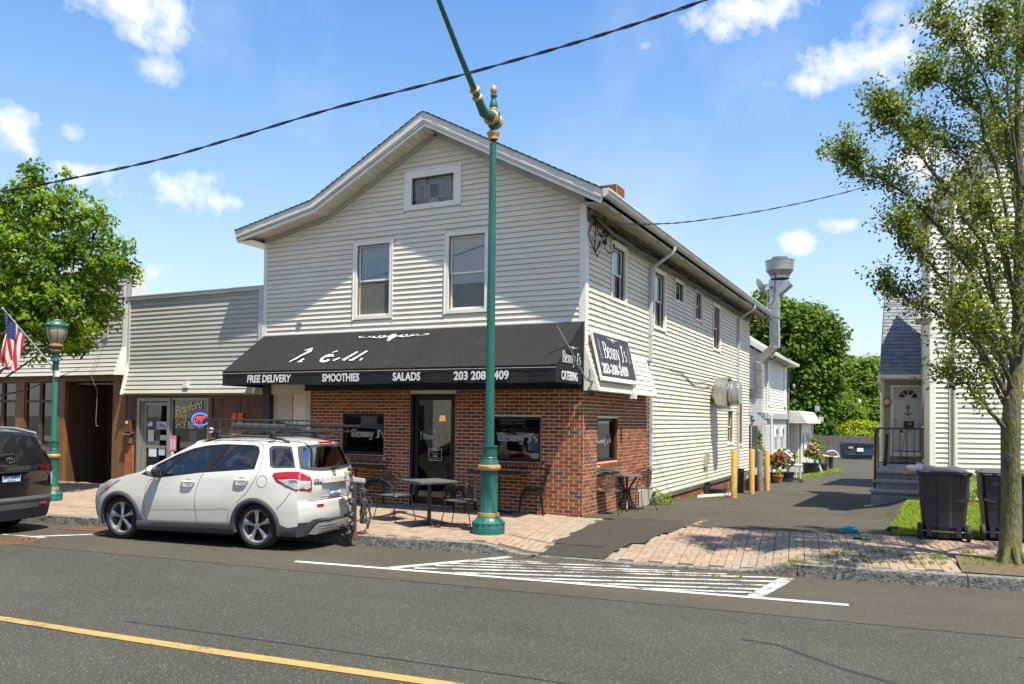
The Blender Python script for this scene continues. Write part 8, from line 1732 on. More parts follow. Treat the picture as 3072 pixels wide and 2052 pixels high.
ring('gold_collar', [(668,34),(660,50),(648,46),(625,54),(605,62),(597,62),(590,52)], gold); ring('neck', [(592,50),(575,34),(555,32),(540,46),(530,52),(525,40)], green)
ring('vase', [(395,20),(372,34),(360,38),(340,42),(310,34),(275,24),(255,24),(245,34),(235,32),(230,20)], green); ring('gold_ring', [(400,30),(385,40),(365,38),(358,32)], gold); ring('finial', [(228,20),(215,26),(195,34),(170,32),(150,20),(138,10),(133,1)], gold)
ad = Vector((.13,-.99,0)).normalized(); side_ = Vector((ad.y,-ad.x,0)); mb = MB(); za, zb_ = tz(520), tz(395); h = .085
mb.prism([Vector((mc0.x,mc0.y,0))+ad*a+side_*b+UP*za for a, b in ((h,h),(-h,h),(-h,-h),(h,-h))], UP*(zb_-za)); mb.prism([Vector((mc0.x,mc0.y,0))+ad*a+side_*b+UP*(za+.03) for a, b in ((h*.6,h*1.12),(-h*.6,h*1.12),(-h*.6,-h*1.12),(h*.6,-h*1.12))], UP*(zb_-za-.06)); mb.build('socket_box', green, mast, bevel=.008)
for sg in (1,-1): mb = MB(); c = Vector((mc0.x,mc0.y,(za+zb_)/2-.02))+ad*sg*.10; mb.lathe([(.06,-.03),(.11,-.01),(.125,.01),(.10,.03),(.06,.03)], 24, None, c, ad*sg); mb.build('gold_rosette', gold, mast, smooth=True)
mb = MB(); c = Vector((mc0.x,mc0.y,zb_-.02))-ad*.12; mb.lathe([(.02,-.07),(.055,-.06),(.055,.06),(.02,.07)], 16, None, c, side_); mb.build('scroll', green, mast, smooth=True)
pn = Vector((ad.y,-ad.x,0)); A0 = Vector((mc0.x,mc0.y,(za+zb_)/2))+ad*.10
def onarm(px, py): d = ray(px, py); t = (A0-CAM).dot(pn)/d.dot(pn); return CAM+d*t
a1_ = onarm(1440,325); a2_ = onarm(1316,0); dirn = (a2_-a1_).normalized(); print('arm', A0, a1_, a2_)
a3_ = a2_+dirn*1.2+Vector((0,0,-.2))+ad*.8; mb = MB(); mb.tube([A0, onarm(1452,338), onarm(1443,318), onarm(1432,290), onarm(1420,262), onarm(1380,165), a2_, a2_+dirn*.5], [.078,.078,.070,.060,.048,.040,.034,.03], 14); mb.build('arm', green, mast, smooth=True)
mb = MB(); 
for q in ((1280+452/3.136,200+215/3.136),(1280+477/3.136,200+288/3.136)): p_ = onarm(*q); mb.lathe([(.05,-.03),(.078,-.015),(.084,.0),(.078,.015),(.05,.03)], 20, None, p_, dirn)
mb.build('gold_arm_ring', gold, mast, smooth=True)
# left lantern post
lp = thing('lantern_post', 'green and gold lantern post beside the left tree with a flag pole strapped to it', 'street lamp', (-9.8,-3.2,-.06))
b1 = onz(157,1508,-.065); v1 = Vector((b1.x-CAM.x,b1.y-CAM.y,0)).normalized(); lc = b1+v1*.2; dL_ = (lc-CAM).dot(fwd); lz = lambda py: 1.727+(1241-py)*dL_/FPX; lamp_base(lc, .72, 1., lp, .91)
kl = dL_/FPX/4.9; lzc = lambda y: lz(880+y/4.9); L0 = Vector((lc.x,lc.y,0))
mb = MB(); mb.lathe([(.056,1.18),(.050,2.0),(.047,lzc(1010))], 24, None, L0); mb.build('fluted_shaft', MATS['green_shaft'], lp, smooth=True)
def lr_(name, prof, m, n=24, sh=40): mb = MB(); mb.lathe([(max(r_*kl,.0005), lzc(y)) for y, r_ in prof], n, None, L0); return mb.build(name, m, lp, smooth=True, sharp=sh)
lr_('capital', [(1150,38),(1120,42),(1040,38),(1010,42)], mat('dark_green', (.008,.05,.045), .5)); lr_('capital_band', [(1010,48),(1000,52),(975,50),(965,40),(920,38),(880,48),(855,60)], green); lr_('gold_collar', [(855,60),(848,70),(828,72),(822,66)], gold); lr_('dark_neck', [(822,60),(800,66),(780,68)], MATS['dark_green']); lr_('gold_collar', [(782,90),(776,97),(750,98),(744,92)], gold)
lr_('lantern_glass', [(744,78),(700,98),(640,125),(580,142),(520,148),(495,146)], mat('lantern_glass', (.36,.31,.20), .25, var=.15, scale=12, coat=.5))
lr_('lantern_rim', [(500,150),(496,163),(480,168),(466,165),(460,150)], green); lr_('gold_rim', [(497,152),(494,158),(478,160)], gold); lr_('lantern_cap', [(462,160),(440,150),(415,125),(400,100)], green); lr_('gold_cap', [(402,86),(394,88),(384,84),(378,30)], gold); lr_('finial', [(380,30),(370,14),(352,18),(340,22),(325,10),(308,1)], gold)
for k in range(8):
    a = k*math.pi/4+.3; mb = MB(); mb.tube([L0+Vector((math.cos(a)*r_*kl, math.sin(a)*r_*kl, lzc(y))) for y, r_ in ((744,84),(700,104),(640,131),(580,148),(520,154),(495,154))], .007, 5); mb.build('lantern_rib', green, lp)
    if k % 2 == 0: mb = MB(); mb.sphere(L0+Vector((math.cos(a)*168*kl, math.sin(a)*168*kl, lzc(462))), .028, 8, None, (1,1,.5)); mb.build('gold_leaf', gold, lp)
mb = MB(); mb.box(lc.x+.04, lc.x+.09, lc.y-.05, lc.y+.03, lzc(1225), lzc(1140)); mb.build('photocell', white, lp)
# flag on its angled pole
fg = thing('flag', 'stars-and-stripes flag hanging from a white angled pole on the lantern post', 'flag', tuple(L0+Vector((0,0,2.3))))
fp0 = L0+Vector((-.05,-.06,lz(1095))); fp1 = dep(8,925,dL_-1.0); mb = MB(); mb.tube([fp0, fp1], .013, 8); mb.sphere(fp1, .022, 8); mb.tube([fp0+Vector((0,0,-.1)), fp0+Vector((.03,.0,.02))], .02, 8, steel); mb.mats = mb.mats; mb.build('flag_pole', mat('pole_white', (.6,.6,.58), .4), fg)
red_ = mat('flag_red', (.42,.02,.03), .7); whf = mat('flag_white', (.62,.62,.62), .7); navy = mat('flag_blue', (.02,.035,.14), .7)
pd = (fp0-fp1).normalized(); hoist0 = fp1+pd*.04; NX, NY = 26, 36
def flagp(i, j):    # i along hoist (on the pole), j fly (hanging down)
    a, b = i/NX*.62, j/NY*.98; base_ = hoist0+pd*a; fall = Vector((-.10,-.02,-1)).normalized(); gather = (1-.55*(b/.98)); c_ = hoist0+pd*.24
    p = c_+(base_-c_)*gather+fall*b*(.9+.1*a); return p+Vector((.035*math.sin(a*22+b*3), .055*math.sin(a*20+b*4), .0))*(.3+b)
mb = MB(); 
for i in range(NX):
    for j in range(NY):
        s_ = int(i/NX*13); m_ = navy if (i < NX*7/13 and j < NY*.4) else (red_ if s_ % 2 == 0 else whf); mb.quad(flagp(i,j), flagp(i+1,j), flagp(i+1,j+1), flagp(i,j+1), m_)
mb.build('flag_cloth', None, fg, smooth=True, sharp=89)
mb = MB()
for i in range(5):
    for j in range(6):
        for off in (0,.5):
            p = flagp(NX*.53*(i+.3+off)/5.4, NY*.4*(j+.3+off)/6.4)
            mb.add([p+Vector((.012*math.cos(R(90+36*q))*(1 if q % 2 == 0 else .4),-.012,.012*math.sin(R(90+36*q))*(1 if q % 2 == 0 else .4))) for q in range(10)], [tuple(range(10))], whf)
mb.build('stars', None, fg, kind='stuff')

# ------------------------------------------------------------------ cafe furniture
stone_top = mat('speckled_table_top', (.09,.09,.095), .6, var=.5, scale=30, fine=.4, bscale=160); browntop = mat('dark_wood_top', (.055,.03,.02), .4, var=.3, scale=5)
bronze = mat('bronze_iron', (.055,.045,.038), .5, var=.3, scale=25); seatg = mat('worn_seat', (.07,.07,.072), .6, var=.3, scale=20)
def gz_(px, py):
    p = onz(px, py, -.03); 
    for _ in range(4): p = onz(px, py, zwalk(p.x, p.y))
    return p
def wire_chair(label, loc, rz, group, backm=bronze):
    r0 = thing('wire_chair', label, 'chair', tuple(loc), group, rz); T = MW[r0.name]; P = lambda x, y, z: T @ Vector((x,y,z))     # faces +x
    for sx, sy in ((1,1),(1,-1),(-1,1),(-1,-1)):
        mb = MB(); mb.tube([P(.20*sx,.20*sy,.43),P(.215*sx,.21*sy,.25),P(.27*sx,.24*sy,.0)] , .008, 6); mb.sphere(P(.27*sx,.24*sy,.012), .016, 6); mb.build('leg', iron, r0)
    mb = MB(); seat = [(.24*abs(math.cos(R(a)))**.6*(1 if math.cos(R(a)) >= 0 else -1), .235*abs(math.sin(R(a)))**.6*(1 if math.sin(R(a)) >= 0 else -1)) for a in range(0,360,15)]
    mb.prism([P(x,y,.425) for x, y in seat], UP*.012); mb.build('seat', seatg, r0); mb = MB(); mb.tube([P(x,y,.43) for x, y in seat+[seat[0]]], .009, 6); mb.build('seat_ring', iron, r0)
    hoop = [(.22,.22,.43),(.21,.26,.60),(.14,.285,.665),(-.02,.28,.71),(-.17,.22,.77),(-.25,.12,.82),(-.28,0,.835),(-.25,-.12,.82),(-.17,-.22,.77),(-.02,-.28,.71),(.14,-.285,.665),(.21,-.26,.60),(.22,-.22,.43)]
    mb = MB(); mb.tube([P(*q) for q in hoop], .009, 6); mb.build('arm_hoop', iron, r0, smooth=True)
    def bp(u, v):   # curved shield-shaped lattice back
        w = .215*(1-.0*v)*(math.sin(math.pi*min(1,.16+v*.55))) ; y = u*w; return P(-.235+.10*(u*u)-.03*v-.0, y, lerp(.46,.80,v)-.03*u*u*v)
    mb = MB(); N_ = 9
    rimp = [bp(math.cos(R(a)), .5-.5*math.sin(R(a))) if False else bp(max(-1,min(1,1.15*math.cos(R(a)))), .5+.5*math.sin(R(a))) for a in range(0,360,18)]
    mb.tube(rimp+[rimp[0]], .008, 5)
    for k in range(N_):
        v = (k+.5)/N_; hw = math.sqrt(max(0,1-(2*v-1)**2))*1.0
        L_ = [bp(hw*lerp(-1,1,i/8), v) for i in range(9)]
        for a, b in zip(L_, L_[1:]): mb.add([a+UP*.0085, b+UP*.0085, b-UP*.0085, a-UP*.0085], [(0,1,2,3)])
        u = 2*v-1; hv_ = math.sqrt(max(0,1-u*u)); L_ = [bp(u, .5+.5*hv_*lerp(-1,1,i/8)) for i in range(9)]; q = (T.to_3x3() @ Vector((0,1,0)))*.0075
        for a, b in zip(L_, L_[1:]): mb.add([a+q, b+q, b-q, a-q], [(0,1,2,3)])
    mb.build('lattice_back', backm, r0)
    return r0
G_ = 'wire lattice cafe chairs'
def face(p, q): return math.atan2(q.y-p.y, q.x-p.x)
tc_ = gz_(1287,1577); cl = gz_(1183,1560); crr = gz_(1383,1580)
wire_chair('wire lattice chair left of the square table, facing it, nearest the parked car', cl, face(cl,tc_)+.1, G_, iron); wire_chair('bronze-backed wire lattice chair between the square table and the tall lamp base', crr, face(crr,tc_)-.15, G_, bronze)
def ped_table(name, label, p, h, half, rz, topm, shape='square', cat='table', legw=.032, th=.03):
    r0 = thing(name, label, cat, tuple(p), 'outdoor cafe tables', rz); T = MW[r0.name]; P = lambda x, y, z: T @ Vector((x,y,z))
    mb = MB(); mb.prism([P(half[0]*a,half[1]*b,h-th) for a, b in ((1,1),(-1,1),(-1,-1),(1,-1))], UP*th); mb.build('table_top', topm, r0, bevel=.004)
    mb = MB(); mb.prism([P(half[0]*a*.98,half[1]*b*.98,h-th-.012) for a, b in ((1,1),(-1,1),(-1,-1),(1,-1))], UP*.011); mb.build('top_edge', mat('raw_edge', (.25,.13,.06), .7), r0)
    mb = MB(); mb.tube([P(0,0,.03),P(0,0,h-th-.012)], legw, 10); mb.build('pedestal', iron, r0)
    for k in range(4): a = k*math.pi/2; mb = MB(); mb.tube([P(0,0,.05),P(.30*math.cos(a),.30*math.sin(a),.018)], [.03,.014], 6); mb.build('foot', iron, r0)
    return r0
ped_table('square_table', 'square speckled cafe table on a black pedestal in front of the shop door', tc_, .745, (.34,.34), R(45)+.28, stone_top)
w1p = gz_(1090,1500); ped_table('wall_table', 'dark wooden table against the brick wall under the left shop window', Vector((-4.75,-.36,0)), .76, (.50,.33), 0, browntop)
ped_table('wall_table', 'dark wooden table against the brick wall under the right shop window behind the lamp', Vector((-1.50,-.40,0)), .76, (.50,.33), 0, browntop)
def metal_chair(label, loc, rz):
    r0 = thing('metal_chair', label, 'chair', tuple(loc), 'black pressed-metal chairs', rz); T = MW[r0.name]; P = lambda x, y, z: T @ Vector((x,y,z)); m = mat('gunmetal', (.028,.03,.035), .35, metal=.6, var=.2)
    mb = MB(); s = [(.19*(1 if math.cos(R(a)) >= 0 else -1)*abs(math.cos(R(a)))**.35, .19*(1 if math.sin(R(a)) >= 0 else -1)*abs(math.sin(R(a)))**.35) for a in range(0,360,12)]; mb.prism([P(x,y,.435) for x, y in s], UP*.018); mb.prism([P(x*1.02,y*1.02,.405) for x, y in s], UP*.031); mb.build('seat', m, r0)
    for sx, sy in ((1,1),(1,-1),(-1,1),(-1,-1)):
        mb = MB(); t0 = [P(sx*x, sy*y, .42) for x, y in ((.19,.10),(.19,.19),(.10,.19),(.14,.14))]; b0_ = [P(sx*x, sy*y, 0) for x, y in ((.235,.215),(.245,.245),(.215,.235),(.222,.222))]; mid_ = [P(sx*x, sy*y, .30) for x, y in ((.205,.155),(.21,.21),(.155,.205),(.175,.175))]
        mb.add(t0+mid_+b0_, [(4*j+i, 4*j+(i+1)%4, 4*j+4+(i+1)%4, 4*j+4+i) for j in range(2) for i in range(4)]+[(8,9,10,11)]); mb.build('leg', m, r0)
    mb = MB(); mb.tube([P(-.18,.17,.43),P(-.215,.185,.60),P(-.25,.17,.76),P(-.265,.11,.835),P(-.27,0,.85),P(-.265,-.11,.835),P(-.25,-.17,.76),P(-.215,-.185,.60),P(-.18,-.17,.43)], .011, 8); mb.build('back_hoop', m, r0, smooth=True)
    mb = MB(); mb.prism([P(-.185,.055,.45),P(-.185,-.055,.45),P(-.262,-.075,.84),P(-.262,.075,.84)], (T.to_3x3() @ Vector((.004,0,0)))); mb.build('back_splat', m, r0)
    for z, k in ((.22,1),): 
        mb = MB(); mb.tube([P(.2,.17,.30),P(.2,.0,.385),P(.2,-.17,.30)], .008, 5); mb.tube([P(-.17,.2,.30),P(0,.2,.385),P(.17,.2,.30)], .008, 5); mb.tube([P(-.17,-.2,.30),P(0,-.2,.385),P(.17,-.2,.30)], .008, 5); mb.build('brace', m, r0)
pm1 = gz_(1136,1507); pm2 = gz_(1601,1541); metal_chair('black metal chair right of the table under the left shop window', pm1, math.pi+.15); metal_chair('black metal chair by the brick corner, right of the lamp base', pm2, math.pi+.2); metal_chair('black metal chair mostly hidden behind the lamp base', (-2.28,-.45,0), .1)
bt = gz_(1880,1531); bst = thing('bistro_table', 'round cast-iron bistro table with curved legs by the side window', 'table', tuple(bt), 'outdoor cafe tables'); mb = MB(); mb.lathe([(.001,.715),(.29,.715),(.30,.70),(.30,.685),(.27,.68),(.001,.69)], 32, None, bt); mb.build('table_top', stone_top, bst, smooth=True)
for k in range(4):
    a = k*math.pi/2+.35; q = lambda r_, z: bt+Vector((math.cos(a)*r_, math.sin(a)*r_, z)); mb = MB(); mb.tube([q(.20,.68),q(.13,.58),q(.055,.45),q(.05,.34),q(.09,.2),q(.19,.05),q(.23,.015)], [.02,.02,.018,.018,.018,.018,.024], 7); mb.build('leg', iron, bst, smooth=True)
mb = MB(); mb.lathe([(.07,.36),(.08,.39),(.07,.42)], 12, None, bt); mb.build('collar', iron, bst)
ca, cb = gz_(1822,1541), gz_(1916,1527); wire_chair('wire lattice chair near the brick corner, left of the round bistro table', ca, face(ca,bt)+.25, G_); wire_chair('wire lattice chair behind the round bistro table beside the white downspout', cb, face(cb,bt)-.5, G_)

# ------------------------------------------------------------------ wheeled bins, bollards, back-yard clutter
binm = mat('bin_charcoal', (.030,.032,.042), .5, var=.12, scale=6, bump=.25, bscale=220, fine=.06)
def cart(label, c, rz, w=.62, open_=False, mk=None):
    r0 = thing('wheeled_bin', label, 'bin', tuple(c), 'wheeled rubbish bins', rz); T = MW[r0.name]; P = lambda x, y, z: T @ Vector((x,y,z)); W_ = w/2   # back (wheels) towards -y
    mb = MB(); lv = [(.03,W_*.80,-.22,.30),(.18,W_*.82,-.27,.31),(.20,W_*.83,-.30,.31),(.60,W_*.93,-.325,.35),(.64,W_*.955,-.335,.355),(.98,W_,-.34,.42)]
    vs = []; NN = 10
    for z, hw, y0, y1 in lv:
        vs += [P(-hw,y0+.05,z),P(-hw+.04,y0,z),P(-.10,y0,z),P(-.07,y0-.022,z),P(.07,y0-.022,z),P(.10,y0,z),P(hw-.04,y0,z),P(hw,y0+.05,z),P(hw,y1,z),P(-hw,y1,z)]
    mb.add(vs, [(NN*i+j, NN*i+(j+1)%NN, NN*(i+1)+(j+1)%NN, NN*(i+1)+j) for i in range(len(lv)-1) for j in range(NN)]+[tuple(range(NN))[::-1]]); mb.build('body', binm, r0, smooth=True, sharp=25)
    mb = MB()
    for sg in (1,-1): mb.prism([P(sg*.12,-.33,.59),P(sg*W_*.93,-.33,.64),P(sg*W_*.93,-.33,.60),P(sg*W_*.6,-.33,.565)], (T.to_3x3() @ Vector((0,-.016,0)))); mb.box(0,0,0,0,0,0) if False else None; mb.prism([P(sg*W_*.66,-.345,.76),P(sg*W_*.70,-.345,.76),P(sg*W_*.70,-.345,.97),P(sg*W_*.66,-.345,.97)], (T.to_3x3() @ Vector((0,-.014,0))))
    mb.build('moulded_rib', binm, r0)
    mb = MB(); mb.prism([P(-W_-.02,-.36,.96),P(W_+.02,-.36,.96),P(W_+.02,.45,.96),P(-W_-.02,.45,.96)], UP*.035); mb.build('rim', binm, r0, bevel=.008)
    mb = MB(); mb.tube([P(-W_-.02,-.36,1.005),P(-W_-.01,-.395,1.01),P(W_+.01,-.395,1.01),P(W_+.02,-.36,1.005)], .017, 8)
    for x in (-W_,W_,-W_*.5,W_*.5): mb.prism([P(x-.02,-.40,.985),P(x+.02,-.40,.985),P(x+.02,-.33,.985),P(x-.02,-.33,.985)], UP*.04)
    mb.build('handle', binm, r0)
    mb = MB(); xs = rng(-W_-.02, W_+.02, .05); ys = [-.35,-.30,-.1,.1,.3,.45,.47]; lift = (lambda x, y: .10*max(0,-x/W_+.1)*sstep(-.3,.3,y)+(.05*math.sin(x*9)*sstep(-.3,.2,y)*.6)) if open_ else (lambda x, y: 0)
    V_ = [P(x,y,1.005+.05*(1-(x/(W_+.02))**4)*sstep(-.36,-.25,y)*(1-sstep(.40,.48,y))+lift(x,y)) for y in ys for x in xs]; nx = len(xs); mb.add(V_, [(j*nx+i,j*nx+i+1,(j+1)*nx+i+1,(j+1)*nx+i) for j in range(len(ys)-1) for i in range(nx-1)]); k = len(mb.v)
    mb.add([v-UP*.02 for v in V_], [((j+1)*nx+i,(j+1)*nx+i+1,j*nx+i+1,j*nx+i) for j in range(len(ys)-1) for i in range(nx-1)]+[]); mb.build('lid', mat('bin_lid', (.035,.042,.055), .42, var=.2, scale=8), r0, smooth=True, sharp=60)
    for sg in (1,-1):
        mb = MB(); mb.lathe([(.02,-.03),(.09,-.032),(.118,-.025),(.125,0),(.118,.025),(.09,.032),(.02,.03)], 24, None, P(sg*(W_*.80+.05),-.27,.125), T.to_3x3() @ Vector((1,0,0))); mb.build('wheel', rubber, r0, smooth=True, sharp=35)
    mb = MB(); mb.tube([P(-W_*.8-.05,-.27,.13),P(W_*.8+.05,-.27,.13)], .011, 8); mb.build('axle', mat('axle_steel', (.4,.42,.3), .4, metal=.6), r0)
    mb = MB()
    for sg in (1,-1): mb.prism([P(sg*W_*.48,-.31,.06),P(sg*W_*.68,-.31,.06),P(sg*W_*.68,-.31,.20),P(sg*W_*.48,-.31,.20)], (T.to_3x3() @ Vector((0,.08,0))))
    mb.build('axle_bracket', binm, r0)
    return r0
bc = onz(2160,1621,.0); rzb = R(2)+AZ*0+ .09
p1 = onz((2103+2215)/2*D_, 1239*D_, 0); q1 = p1+Vector((.02,.30,0)); cart('overfilled charcoal wheeled bin on the left, its lid bulging over white packaging', (q1.x,q1.y,0), .02, .68, True)
p2 = onz(2306*D_, 1243*D_, 0); q2 = p2+Vector((.0,.32,0)); cart('charcoal wheeled bin with closed lid partly behind the tree trunk', (q2.x,q2.y,0), .05, .64, False)
mb = MB(); wpk = mat('white_packaging', (.6,.6,.62), .6, var=.1); k0 = dep(2723,1402,10.7); mb.sphere(k0+Vector((.05,0,.0)), .055, 8, wpk, (1.4,1,.7)); mb.sphere(k0+Vector((.13,.05,.01)), .05, 8, wpk, (1,1,.8)); mb.lathe([(.018,-.045),(.024,.03)], 10, mat('orange_cup', (.75,.16,.02), .5), k0+Vector((-.035,0,-.045))); o = mb.build('packaging', None, smooth=True); tag(o, 'white packaging with an orange tip squeezed out under the left bin lid', 'rubbish')
def bollard(px, py, r_, h, m, label):
    p = onz(px, py, -.3)
    for _ in range(8): p = onz(px, py, zdrive(p.y))
    mb = MB(); mb.lathe([(r_,0),(r_,h-.02),(r_*.93,h),(.001,h+.004)], 20, None, (p.x,p.y,p.z-.02)); o = mb.build('bollard', m, smooth=True, sharp=40); tag(o, label, 'bollard', 'pipe bollards along the side wall'); return p
yel = mat('bollard_yellow', (.62,.42,.12), .5, var=.12, scale=6, col2=(.30,.10,.03), thr=(.64,.72), fine=.06)
b_ = bollard(1682*D_, 1141*D_, .08, 1.29, yel, 'yellow pipe bollard nearest the street, beside the brick foundation'); bollard(1723*D_, 1132*D_, .078, 1.32, yel, 'second yellow pipe bollard, directly left of the grey one'); bollard(1742*D_, 1126*D_, .085, 1.27, mat('bollard_grey', (.20,.21,.18), .6, var=.2), 'bare grey pipe bollard between two yellow ones'); bollard(1758*D_, 1124*D_, .08, 1.30, yel, 'farthest yellow pipe bollard, beside the brown lattice crate')
def gd(px, py):
    p = onz(px, py, -.3)
    for _ in range(12): p = onz(px, py, zdrive(p.y))
    return p
# lattice crate leaning by the bollards
lc2 = gd(*X2(500,1560)); mb = MB(); brn = mat('brown_lattice', (.10,.04,.025), .7)
a0 = ony(*X2(455,1300), lc2.y+.3); a1 = ony(*X2(545,1300), lc2.y+.3)
for i in range(4): x = lerp(a0.x, a1.x, i/3); mb.box(x-.012, x+.012, lc2.y+.3, lc2.y+.34, lc2.z, a0.z)
for i in range(7): z = lerp(lc2.z, a0.z, i/6); mb.box(a0.x, a1.x, lc2.y+.3, lc2.y+.34, z-.012, z+.012)
o = mb.build('lattice_crate', brn); tag(o, 'brown plastic lattice crate standing upright between the bollards', 'crate')
# peonies in pots
potb = mat('pot_black', (.02,.02,.022), .5); potr = mat('pot_terracotta', (.45,.13,.05), .7); petr = mat('petal_red', (.42,.015,.07), .6); petw = mat('petal_white', (.70,.70,.66), .6); petp = mat('petal_pink', (.70,.35,.42), .6); peto = mat('petal_dark', (.28,.01,.02), .6)
def potted(label, px, py, d_, r_, hp, blobs, flowers, seed, potm=potb, cat='potted plant'):
    b = dep(px, py, d_); zg = zdrive(b.y); t = thing('potted_plant', label, cat, (b.x,b.y,zg), 'pots along the white annexe'); mb = MB(); mb.lathe([(r_*.78,0),(r_,hp),(r_*1.05,hp),(r_*1.05,hp+.03),(r_*.9,hp+.03),(.001,hp)], 16, None, (b.x,b.y,zg)); mb.build('pot', potm, t, smooth=True, sharp=30)
    BB = []
    for (x, y, rx, ry) in blobs: p = dep(*X2(x,y), d_); k = d_/FPX/5.227; BB.append((p.x,p.y,p.z,rx*k,rx*k,ry*k))
    clumpy(BB, int(18*len(BB)*1.6), 16, .08, .035, leaf_near if seed % 2 else leaf_lush, 'foliage', t, tone=(.35,1.), kind='stuff', seed=seed, fill=.4)
    for (x, y, rr, m) in flowers:
        p = dep(*X2(x,y), d_-.28); k = d_/FPX/5.227; mb = MB(); rf = rr*k
        for q in range(7): a = q*.9; mb.sphere(p+Vector((math.cos(a)*rf*.5, math.sin(a)*rf*.35, math.sin(a*1.7)*rf*.45)), rf*.62, 6, None, (1,.8,.8))
        mb.build('flower', m, t, smooth=True)
    return t
potted('crimson peony in a black pot behind the orange pot', 2330, 1437, 31.5, .26, .36, [(700,1200,110,110),(640,1250,80,100),(780,1260,70,80),(660,1150,60,50),(740,1110,70,50)], [(590,1140,30,petr),(690,1138,36,petr),(780,1160,36,petr),(722,1246,30,petr),(725,1043,20,peto),(808,1046,20,peto)], 51)
potted('white peony bursting with pale flowers beside the crimson one', 2362, 1430, 32.5, .27, .36, [(850,1150,80,110),(900,1230,60,70),(830,1080,50,50),(950,1130,50,60)], [(800,1085,34,petw),(850,1070,30,petw),(835,1115,36,petw),(885,1150,36,petw),(905,1120,30,petw),(805,1215,34,petw),(912,1210,34,petw),(815,1278,28,petw),(880,1280,18,petw),(760,1110,24,petw),(965,1130,16,peto)], 52)
potted('pink rose bush in a black tub on a white iron stand', 2432, 1405, 41, .42, .52, [(1210,1080,110,120),(1270,1000,80,80),(1160,1100,60,70),(1300,1110,60,80),(1230,880,40,60),(1270,900,30,50)], [(1145,937,17,petp),(1230,960,18,petp),(1277,943,16,petp),(1250,980,18,petp),(1290,1000,16,petp),(1268,1020,18,petp),(1310,1048,18,petp),(1275,1085,18,petp),(1330,980,18,petp),(1340,1046,14,petw),(1305,1135,18,peto)], 53)
potted('spiky light green plant in a dark tub at the annexe corner', 2465, 1412, 43, .3, .4, [(1350,1150,50,70),(1340,1230,60,40)], [], 54); potted('conical dwarf conifer in a dark pot behind the roses', 2462, 1375, 46, .3, .35, [(1345,920,28,60),(1350,1000,38,50)], [], 56)
b = gd(*X2(700,1566)); mb = MB(); mb.lathe([(.13,0),(.19,.26),(.205,.26),(.205,.31),(.18,.31),(.001,.28)], 20, None, b); op = thing('orange_pot', 'orange terracotta pot with a small seedling on the asphalt', 'plant pot', tuple(b), 'pots along the white annexe'); mb.build('pot', potr, op, smooth=True, sharp=30); clumpy([(b.x,b.y+.0,b.z+.42,.10,.10,.13)], 14, 10, .05, .03, leaf_lush, 'foliage', op, tone=(.6,1.), kind='stuff', seed=57)
mb = MB(); b = gd(*X2(600,1440)); mb.lathe([(.14,0),(.2,.38),(.2,.42),(.001,.38)], 14, None, b+Vector((0,.6,0))); o = mb.build('empty_pot', mat('pot_greybrown', (.12,.10,.09), .7)); tag(o, 'tall dull grey-brown pot at the left end of the row of pots', 'plant pot')
hs_ = gd(*X2(930,1545)); mb = MB(); mb.tube([hs_+Vector((.42*math.cos(a)*(1-.01*a), .42*math.sin(a)*(1-.01*a), .02+.004*a)) for a in [i*.35 for i in range(90)]], .016, 5); o = mb.build('garden_hose', blackpl, smooth=True); tag(o, 'coiled black garden hose lying on the driveway beside the pots', 'hose')
bn = gd(*X2(985,1510)); whp = mat('white_plastic', (.62,.62,.62), .4); bt2 = thing('plastic_bench', 'small white tubular plant bench beside the coiled hose', 'bench', tuple(bn)); 
for x, y in ((0,0),(.16,.05),(-1.0,.1),(0,1.1)): mb = MB(); mb.tube([bn+Vector((x,y,0)), bn+Vector((x,y,.62))], .035, 6); mb.build('leg', whp, bt2)
mb = MB(); mb.tube([bn+Vector((-1.1,.0,.62)), bn+Vector((.2,.0,.60))], .04, 6); mb.tube([bn+Vector((-1.1,.6,.62)), bn+Vector((.2,.6,.60))], .04, 6); mb.tube([bn+Vector((-1.1,.0,.15)), bn+Vector((0,.0,.12))], .03, 6); mb.build('rail', whp, bt2)
st_ = gd(*X2(1220,1398)); ps = thing('plant_stand', 'ornate white iron stand under the tub of roses', 'plant stand', tuple(st_))
for x in (-.45,.5):
    for y in (0,.5): mb = MB(); mb.tube([st_+Vector((x,y,0)), st_+Vector((x*.8,y,.3)), st_+Vector((x*.5,y,.6)), st_+Vector((x*.75,y,.95))], .03, 6); mb.build('leg', whp, ps)
mb = MB(); mb.tube([st_+Vector((-.4,0,.9)), st_+Vector((0,0,.72)), st_+Vector((.4,0,.9))], .025, 6); mb.build('scroll_brace', whp, ps)
cbx = gd(*X2(1490,1338)); mb = MB(); mb.box(cbx.x-.2,cbx.x+.02,cbx.y,cbx.y+.3,cbx.z,cbx.z+.68,mat('cardboard', (.32,.22,.13), .8)); mb.box(cbx.x+.02,cbx.x+.24,cbx.y+.02,cbx.y+.3,cbx.z,cbx.z+.68,mat('cardboard_dark', (.05,.045,.04), .9)); mb.box(cbx.x-.35,cbx.x+.3,cbx.y-.1,cbx.y+.4,cbx.z+.68,cbx.z+.72,MATS['cardboard']); o = mb.build('cabinet', None); tag(o, 'upright brown box with a dark side near the end of the annexe', 'box')
ch0 = dep(*X2(1560,1150), 60); gch = thing('garden_recliner', 'white metal garden recliner frame standing near the fence', 'garden chair', (ch0.x,ch0.y,zdrive(ch0.y)))
kx = 60/FPX/5.227; Cq = lambda x, y, o_=0: dep(*X2(x,y), 60+o_)
for o_ in (0, .7): mb = MB(); mb.tube([Cq(1470,1080,o_),Cq(1510,1060,o_),Cq(1580,1058,o_),Cq(1630,1090,o_),Cq(1660,1155,o_)], .05, 6); mb.build('frame', whp, gch); 
mb = MB()
